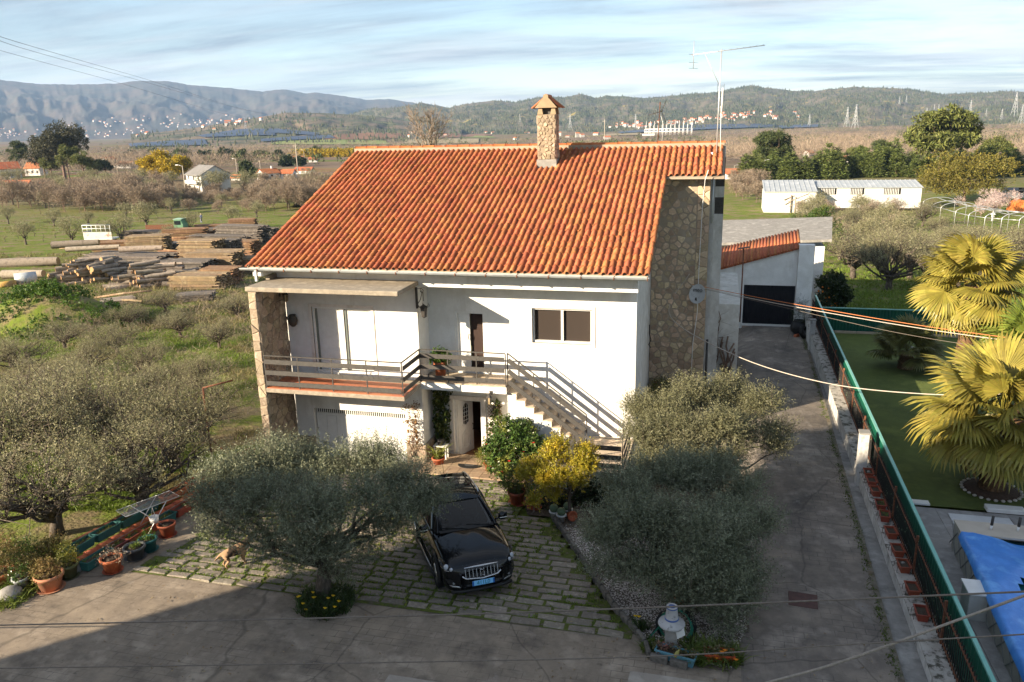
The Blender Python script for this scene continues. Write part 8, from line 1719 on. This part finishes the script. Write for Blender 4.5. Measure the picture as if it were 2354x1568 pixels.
pts = []
for k in range(6000):
    px = rg.uniform(1880, 2353); py = 480 + 290 * rg.random(); p = gp(px, py)
    if p.y > 21.4: pts.append((p.x, p.y, p.z - .03))
tag(blades('grass', pts, .28, grass_m, 44, 6, .03, 6, .7), kind='stuff')
# ---------------------------------------------------------------- poles, lamps, pylons
POL = MB().tube([(0, 0, -.5), (0, 0, 8)], [.16, .1], 6).mesh('pole', M('concrete pole', [(.46, .40, .33), (.40, .35, .29)], 2, .9)); ARM = MB().tube([(-.8, 0, 7.4), (.8, 0, 7.4)], .06, 4).mesh('crossarm', MATS['concrete pole']); LMP = MB().tube([(0, 0, 7.6), (.6, 0, 8.1), (1.4, 0, 8.2)], .06, 5).box((1.2, -.15, 8.1), (2.0, .15, 8.28)).mesh('lamp_head', alu)
def pole(px, py, tp, lab, lamp, grp=None, sx=1):
    b0 = gp(px, py); h = hpx(b0, px, tp); q = empty('street_lamp' if lamp else 'utility_pole', b0, lab, 'street lamp' if lamp else 'utility pole', grp); obj_from('pole', POL, q); obj_from('lamp_head' if lamp else 'crossarm', LMP if lamp else ARM, q); q.scale = (h / 8 * sx, h / 8, h / 8)
for px, py, tp, lab, lp_, sx in [(428, 452, 380, 'street lamp beside the two-storey grey-roofed house', 1, -1), (272, 412, 384, 'street lamp right of the pine group', 1, -1), (545, 402, 365, 'street lamp behind the grey-roofed house', 1, -1), (700, 372, 345, 'street lamp above the long low house', 1, -1), (685, 400, 330, 'tall electric pole left of the roof ridge end', 0, 1), (235, 460, 405, 'grey pole standing in the left thicket', 0, 1), (600, 405, 368, 'thin pole above the stained gable house', 0, 1), (300, 365, 338, 'far pole behind the red-roofed low house', 0, 1), (30, 442, 405, 'pole in front of the worn tile roof at left', 0, 1), (1389, 328, 275, 'concrete pole rising behind the ridge right of the chimney', 0, 1), (1754, 412, 368, 'street lamp at the left corner of the barn', 1, 1), (2029, 388, 356, 'street lamp in the conifer hedge', 1, 1), (2318, 390, 346, 'street lamp near the right frame edge', 1, -1), (1686, 412, 380, 'street lamp at the bright orange-roofed house', 1, 1), (1943, 350, 325, 'far thin pole in the brown woods', 0, 1)]: pole(px, py, tp, lab, lp_, None, sx)
e = MB()
for s1, s2 in ((1, 1), (1, -1), (-1, -1), (-1, 1)):
    e.tube([(s1 * 4, s2 * 4, 0), (s1 * 1.2, s2 * 1.2, 26), (s1 * .5, s2 * .5, 40)], .22, 4, smooth=False)
for z in (6, 12, 18, 24, 30):
    w = 4 - 2.8 * z / 26 if z < 26 else .9; w2 = 4 - 2.8 * (z + 6) / 26 if z + 6 < 26 else .8
    for a, b1 in (((-1, -1), (1, -1)), ((1, -1), (1, 1)), ((1, 1), (-1, 1)), ((-1, 1), (-1, -1))): e.tube([(a[0] * w, a[1] * w, z), (b1[0] * w2, b1[1] * w2, z + 6)], .13, 3, smooth=False); e.tube([(b1[0] * w, b1[1] * w, z), (a[0] * w2, a[1] * w2, z + 6)], .13, 3, smooth=False)
for z, w in ((28, 7), (33, 5.5), (38, 4)): e.tube([(-w, 0, z), (0, 0, z + .8), (w, 0, z)], .2, 3, smooth=False); e.tube([(-w, 0, z), (w, 0, z)], .15, 3, smooth=False)
PYL = e.mesh('tower', M('galvanised lattice', [(.42, .43, .44)], 1, .6))
for px, py, tp in [(1964, 296, 240), (1945, 292, 246), (1859, 292, 262), (2330, 268, 212), (2228, 268, 230), (2132, 275, 256), (2126, 290, 248), (2066, 242, 222), (2082, 238, 218), (2146, 256, 240), (2156, 258, 240), (2345, 285, 240), (1195, 284, 262), (1310, 300, 262), (565, 300, 270), (1460, 300, 262), (2300, 280, 250), (2265, 270, 250)]:
    p = pick(px, py)
    if p is None or (p - Vector(CP)).length > 6000: p = gp(px, max(py, 296))
    h = hpx(p, px, tp); q = tag(obj_from('pylon', PYL, None, p), 'grey lattice pylon in the far valley before the wooded hills', 'pylon', 'lattice pylons in the far valley'); q.scale = [abs(h) / 40] * 3; q.rotation_euler = (0, 0, .5)
# substation
p = gp(1535, 311); s = dep(p) / FPX; q = empty('substation', p, 'white lattice electric substation far behind the roof ridge', 'substation'); e = MB(); gw = M('white steel', [(.72, .71, .69)], 1, .6)
for j in range(4):
    for i in range(12): e.tube([((-54 + i * 9.6) * s, j * 22 * s, 0), ((-54 + i * 9.6) * s, j * 22 * s, (14 + 9 * ((i * 3 + j) % 3)) * s)], .5 * s, 4)
e.build('post', gw, q); e = MB()
for j in range(4):
    for z in (8, 14): e.tube([(-54 * s, j * 22 * s, z * s), (52 * s, j * 22 * s, z * s)], .6 * s, 4)
e.build('gantry_beam', gw, q); MB().box((-58 * s, -10 * s, 0), (-30 * s, 0, 4 * s)).build('control_building', whitew, q)
# solar fields laid over the ground
def draped(name, poly, off, mat, n=14):
    """sheet over the ground between an upper and a lower edge line (lists of sight points)"""
    up, lo = poly; V = []
    for j in range(3):
        for i in range(n + 1):
            t = i / n; f = lambda L__: (np.interp(t, np.linspace(0, 1, len(L__)), [a_[0] for a_ in L__]), np.interp(t, np.linspace(0, 1, len(L__)), [a_[1] for a_ in L__]))
            a_, b_ = f(up), f(lo); p = pick(a_[0] + (b_[0] - a_[0]) * j / 2, a_[1] + (b_[1] - a_[1]) * j / 2); V.append((p + Vector((0, 0, off)))[:] if p is not None else None)
    F = [(j * (n + 1) + i, j * (n + 1) + i + 1, (j + 1) * (n + 1) + i + 1, (j + 1) * (n + 1) + i) for j in range(2) for i in range(n)]; F = [f_ for f_ in F if all(V[k] is not None for k in f_)]; V = [v or (0, 0, -50) for v in V]
    if F: tag(obj_from(name, np_mesh(name, np.array(V), np.array(F), mat)), kind='structure')
solar = M('solar panels', [(.018, .024, .055), (.028, .035, .07)], .05, .4)
for up, lo in [([(295, 333), (380, 327), (470, 322)], [(300, 340), (380, 338), (478, 336)]), ([(454, 314), (550, 299), (632, 298)], [(470, 318), (560, 314), (632, 313)]), ([(574, 301), (638, 298), (735, 308)], [(574, 308), (640, 308), (730, 314)]), ([(600, 322), (680, 316), (760, 313)], [(600, 328), (680, 324), (770, 320)]), ([(1418, 306), (1510, 296), (1592, 289), (1781, 286)], [(1425, 309), (1520, 304), (1605, 300), (1781, 293)]), ([(1790, 290), (1880, 288)], [(1790, 297), (1880, 294)])]: draped('solar_field', (up, lo), 2.5, solar)
redf = M('red ploughed field', [(.21, .11, .065), (.17, .09, .055)], .02, 1); grf = M('green field', [(.15, .19, .05), (.19, .21, .07)], .02, 1); palef = M('pale stubble field', [(.30, .25, .16), (.26, .22, .13)], .02, 1)
for m_, up, lo in [(redf, [(760, 312), (850, 306), (920, 307)], [(740, 322), (850, 322), (930, 318)]), (redf, [(1000, 306), (1090, 309), (1130, 309)], [(990, 318), (1080, 316), (1130, 312)]), (grf, [(640, 326), (760, 322), (880, 324)], [(620, 333), (760, 334), (900, 334)]), (grf, [(1060, 312), (1130, 314)], [(1060, 318), (1140, 318)]), (palef, [(930, 322), (1000, 320), (1100, 320)], [(930, 332), (1000, 332), (1100, 330)]), (palef, [(1380, 310), (1470, 306)], [(1390, 314), (1480, 311)]), (grf, [(660, 448), (720, 446)], [(640, 480), (700, 480)])]: draped('field', (up, lo), 1.2, m_)
# ---------------------------------------------------------------- villages
VH = []
for k in range(3):
    w, d, h, rh = [(9, 8, 5.5, 2), (12, 8, 4, 2), (8, 8, 8, 2.2)][k]; e = MB().slab([(-w / 2, -d / 2, -3), (-w / 2, d / 2, -3), (-w / 2, d / 2, h), (-w / 2, 0, h + rh), (-w / 2, -d / 2, h)], (w, 0, 0)); wl_ = e.mesh('wall', M('far white wall', [(.50, .49, .47)], .1, .9, rand=.25)); e = MB()
    for s in (-1, 1): e.slab([(-w / 2 - .4, s * (d / 2 + .4), h - .2), (w / 2 + .4, s * (d / 2 + .4), h - .2), (w / 2 + .4, 0, h + rh + .1), (-w / 2 - .4, 0, h + rh + .1)], (0, 0, .2))
    VH.append((wl_, e.mesh('roof', redroof)))
def village(n, fn, lab, grp, far, sc=1):
    m_ = 0
    for i in range(n * 3):
        if m_ >= n: return
        px, py = fn(); p = pick(px, py)
        if p is None: continue
        k = rg.integers(0, 3); q = empty('village_house', p, lab, 'house', grp, rg.uniform(-.6, .6)); obj_from('wall', VH[k][0], q); obj_from('roof', VH[k][1], q); s = sc * rg.uniform(.7, 1.3); q.scale = (s, s, s); m_ += 1
village(95, lambda: (lambda x: (x, 291 - max(0, (x - 1480)) * .105 * (1 if x < 1720 else 0) - (25 if x >= 1720 else 0) + rg.normal() * 3.5 + (max(0, x - 1740) * .05)))(rg.choice([rg.uniform(1400, 1560), rg.normal(1660, 50), rg.uniform(1560, 1840)])), 'tiny white house in the village under the wooded hill', 'houses of the hill village', 1, .95)
village(70, lambda: (rg.choice([rg.normal(480, 55), rg.normal(310, 60)]), rg.normal(283, 8)), 'tiny white house in the town at the foot of the left mountain', 'houses of the mountain town', 1, 1.15)
village(70, lambda: (rg.uniform(-10, 350), rg.normal(309, 6)), 'tiny white house in the town spread over the left valley floor', 'houses of the valley town', 1, 1.0)
village(22, lambda: (rg.uniform(860, 1420), rg.uniform(306, 322)), 'tiny white farm building in the fields behind the roof ridge', 'far farm buildings', 1, .8)
# ---------------------------------------------------------------- far woods
def puffs(name, n, fn, mat, m_, size, seed, ll, lw):
    rg2 = np.random.default_rng(seed); P = []; S = []
    while len(P) < n:
        p = fn(rg2)
        if p is not None: P.append(p); S.append(rg2.uniform(.6, 1.4))
    P = np.repeat(np.array(P), m_, 0); S = np.repeat(np.array(S), m_)[:, None]; k = len(P); d = unit(rg2.normal(size=(k, 3)) + np.array([0, 0, .5])); P = P + d * np.array([size * .5, size * .5, size * .45]) * S * rg2.random((k, 1)) ** .5 + np.array([0, 0, size * .5]) * S
    o = unit(d + np.array([0, 0, .8])); V, F = leaf_cloud(rg2, P, o, 1, .1, ll, lw, .4); tag(obj_from(name, np_mesh(name, V, F, mat)), kind='stuff')
def zone(x0, x1, d0, d1, thr, sd):
    def f(rg2):
        px = rg2.uniform(x0, x1); d = d0 * (d1 / d0) ** rg2.random(); q = CP + ray(px, 300) * (d / FPX); x, y = q[0], q[1]
        if float(fbm(x / 90, y / 90, sd, 3)) < thr: return None
        return (x, y, drop(x, y) - .2)
    return f
puffs('brown_woodland', 2600, zone(1620, 2400, 330, 1500, -.12, 51), lf_dry, 46, 6.5, 1, 2.2, .10)
puffs('brown_woodland', 2000, zone(-30, 1000, 360, 1300, -.05, 53), lf_dry, 40, 6, 2, 2.2, .12)
puffs('brown_woodland', 500, zone(1000, 1650, 500, 1500, 0, 54), lf_dry, 34, 6, 3, 2.2, .14)
puffs('dark_scrub', 520, zone(-30, 2400, 420, 2300, .05, 57), lf_pine, 34, 6.5, 4, 1.6, .8)
# conifers over the hills
HV = [o for o in bpy.data.objects if o.name.startswith('hills')]
rg2 = np.random.default_rng(90); P = []
for o in HV:
    vv = o.data.vertices; n = len(vv)
    for p in o.data.polygons:
        c = p.center
        for r_ in range(2 if o.name == 'hills' else 1):
            if rg2.random() < (.8 if fbm(c.x / 160, c.y / 160, 71) > .06 else .12) * (1 if o.name == 'hills' else .3) and c.z > -20: ve = [vv[i].co for i in p.vertices]; a_, b_ = rg2.random(2); P.append((ve[0] * (1 - a_) + ve[1] * a_) * (1 - b_) + (ve[3] * (1 - a_) + ve[2] * a_) * b_)
P = np.array([tuple(p) for p in P]); k = len(P); h = rg2.uniform(5, 12, (k, 1, 1)); tri = np.array([(-.3, 0, 0), (.3, 0, 0), (0, -.3, 0), (0, .3, 0), (0, 0, 1)], float); V = (P[:, None] + tri[None] * h + np.array([0, 0, -.5])).reshape(-1, 3); F = (np.arange(k)[:, None, None] * 5 + np.array([(0, 2, 4), (2, 1, 4), (1, 3, 4), (3, 0, 4)])[None]).reshape(-1, 3)
tag(obj_from('hill_forest', np_mesh('hill_forest', V, F, M('hill conifer', [(.045, .058, .03), (.07, .08, .042), (.11, .095, .062)], .01, 1, isl=.3))), kind='stuff')
# ---------------------------------------------------------------- neighbouring building across the street (behind the camera), casts the yard's shade
nb = empty('apartment_building', (-18, -32, 0), 'large pale gabled building across the street behind the viewpoint', 'building'); NO = Vector((-18, -32, 0))
nw = MB(NO); nw.slab([(-29, -27, -.2), (-7, -27, -.2), (-7, -27, 11.7), (-18, -27, 16.6), (-29, -27, 11.7)], (0, -12, 0)); nw.build('wall', plaster, nb)
nw = MB(NO); nw.slab([(-29.4, -26.6, 11.6), (-18, -26.6, 16.7), (-18, -26.6, 16.95), (-29.4, -26.6, 11.85)], (0, -12.8, 0)); nw.slab([(-18, -26.6, 16.7), (-6.6, -26.6, 11.6), (-6.6, -26.6, 11.85), (-18, -26.6, 16.95)], (0, -12.8, 0)); nw.build('roof', tile_m, nb)
for i in range(4):
    for j in range(3): MB(NO).box((-27 + i * 4.6, -26.98, 1.6 + j * 3.4), (-25.2 + i * 4.6, -26.94, 3.3 + j * 3.4)).build('window', glass, nb)
# ---------------------------------------------------------------- overhead cables
def cable(name, pts, r, mat, label, n=40, sag=0, group=None, parts=None):
    """parabola-like cable through three or more points"""
    P = [Vector(p) for p in pts]
    if name != 'power_line': P.append(P[-1] + (P[-1] - P[-2]).normalized() * 22)
    if 'dish' not in label and 'orange one' not in label and 'stone wall' not in label and name != 'power_line': P.insert(0, P[0] + (P[0] - P[1]).normalized() * 18)
    pts = P; q = empty(name, pts[0], label, 'cable', group); out = []
    for i in range(len(P) - 1):
        p0 = P[max(i - 1, 0)]; p1 = P[i]; p2 = P[i + 1]; p3 = P[min(i + 2, len(P) - 1)]
        for k in range(n):
            t = k / n; out.append(.5 * ((2 * p1) + (p2 - p0) * t + (2 * p0 - 5 * p1 + 4 * p2 - p3) * t * t + (3 * p1 - p0 - 3 * p2 + p3) * t ** 3) - Vector((0, 0, sag * 4 * t * (1 - t))))
    out.append(P[-1]); MB(P[0]).tube(out, r, 6).build('cable', mat, q); return q
cabm = M('dull cable', [(.14, .115, .095), (.19, .16, .135)], 20, .7); cabd = M('dark cable', [(.05, .045, .04)], 20, .7); cabw = M('pale cable', [(.42, .36, .30), (.5, .44, .38)], 20, .7); cabo = M('orange cable', [(.50, .17, .06)], 9, .6)
y1 = -13.2
cable('overhead_cable', [at(-500, 1447, 1, y1), at(0, 1437, 1, y1), at(1060, 1412, 1, y1), at(2353, 1360, 1, y1), at(2800, 1338, 1, y1)], .0125, cabm, 'grey cable crossing the whole lower yard above the daffodils')
y1 = -14.0
cable('overhead_cable', [at(-500, 1542, 1, y1), at(0, 1536, 1, y1), at(1321, 1514, 1, y1), at(1953, 1481, 1, y1), at(2800, 1432, 1, y1)], .009, cabm, 'thin cable crossing low over the blue planter at the frame bottom')
cable('overhead_cable', [at(1500, 1640, 1, -14.5), at(1767, 1568, 1, -14.2), at(1953, 1514, 1, -14), at(2353, 1369, 1, -13.4), at(2700, 1240, 1, -13)], .016, M('twisted cable', [(.22, .19, .16), (.34, .29, .24)], 30, .6), 'thick twisted cable rising to the right across the planters')
cable('overhead_cable', [Vector((-1.0, 6.98, 4.9)), at(1540, 726, 1, 6.9), at(1692, 818, 1, 5.2), at(1896, 880, 1, 3.5), at(2131, 906, 1, 2.0), at(2353, 904, 1, .8), at(2600, 890, 1, 0)], .017, cabw, 'sagging pale cable from the stone wall over the driveway')
for k, (dz_, mat, lab, r_) in enumerate([(0, cabo, 'orange service wire from the dish bracket to the right', .012), (-.09, cabw, 'whitish service wires hanging just under the orange one', .014), (-.16, cabm, 'slack grey wire lowest of the bundle from the dish bracket', .008)]):
    e_ = [at(1590, 654, 1, 6.85), at(1769, 689, 1, 6.0), at(2068, 741, 1, 3.8), at(2353, 781, 1, 1.8), at(2650, 815, 1, 0)]
    cable('service_wire', [p + Vector((0, 0, dz_ * (1 if i else .4) * (2.2 if (k == 2 and i in (2, 3)) else 1))) for i, p in enumerate(e_)], r_, mat, lab)
for k, (a, b_, lab) in enumerate([((-60, 66), (300, 172), 'upper high voltage line crossing the sky at the left'), ((-60, 71), (276, 173), 'middle high voltage line crossing the sky at the left'), ((-60, 92), (210, 173), 'lower high voltage line crossing the sky at the left')]):
    cable('power_line', [cp(a[0], a[1], 120), cp(b_[0], b_[1], 330), cp(640, 268 if k < 2 else 286, 1100), cp(900, 305, 1900)], .05, M('power line', [(.12, .11, .11)], 1, .8), lab)

# ---------------------------------------------------------------- labels that tell the counted rows apart
ORD = 'first second third fourth fifth sixth seventh eighth ninth tenth eleventh twelfth thirteenth fourteenth fifteenth sixteenth seventeenth eighteenth nineteenth twentieth twenty-first twenty-second twenty-third twenty-fourth twenty-fifth twenty-sixth twenty-seventh twenty-eighth twenty-ninth thirtieth'.split()
def number(group, fmt):
    L_ = [o for o in bpy.data.objects if o.get('group') == group and o.parent is None]
    def sxp(o): v = IMR @ (np.array(o.location) - CP); return v[0] / v[2]
    L_.sort(key=sxp); n = len(L_)
    for i, o in enumerate(L_): o['label'] = fmt % ((ORD[i] + ' from the left') if i < (n + 1) // 2 else ((ORD[n - 1 - i] + ' from the right') if n - 1 - i < len(ORD) else 'middle one'))
number('conifers of the hedge behind the barn', 'bushy green conifer in the hedge behind the barn, %s')
number('olive trees beyond the lumber yard', 'small round grey olive tree beyond the lumber stacks, %s')
number('dark evergreens in the left valley', 'dark evergreen in the valley left of the roof, %s')
number('blossoming fruit trees', 'pale pink blossoming tree behind the tunnel frame, %s')
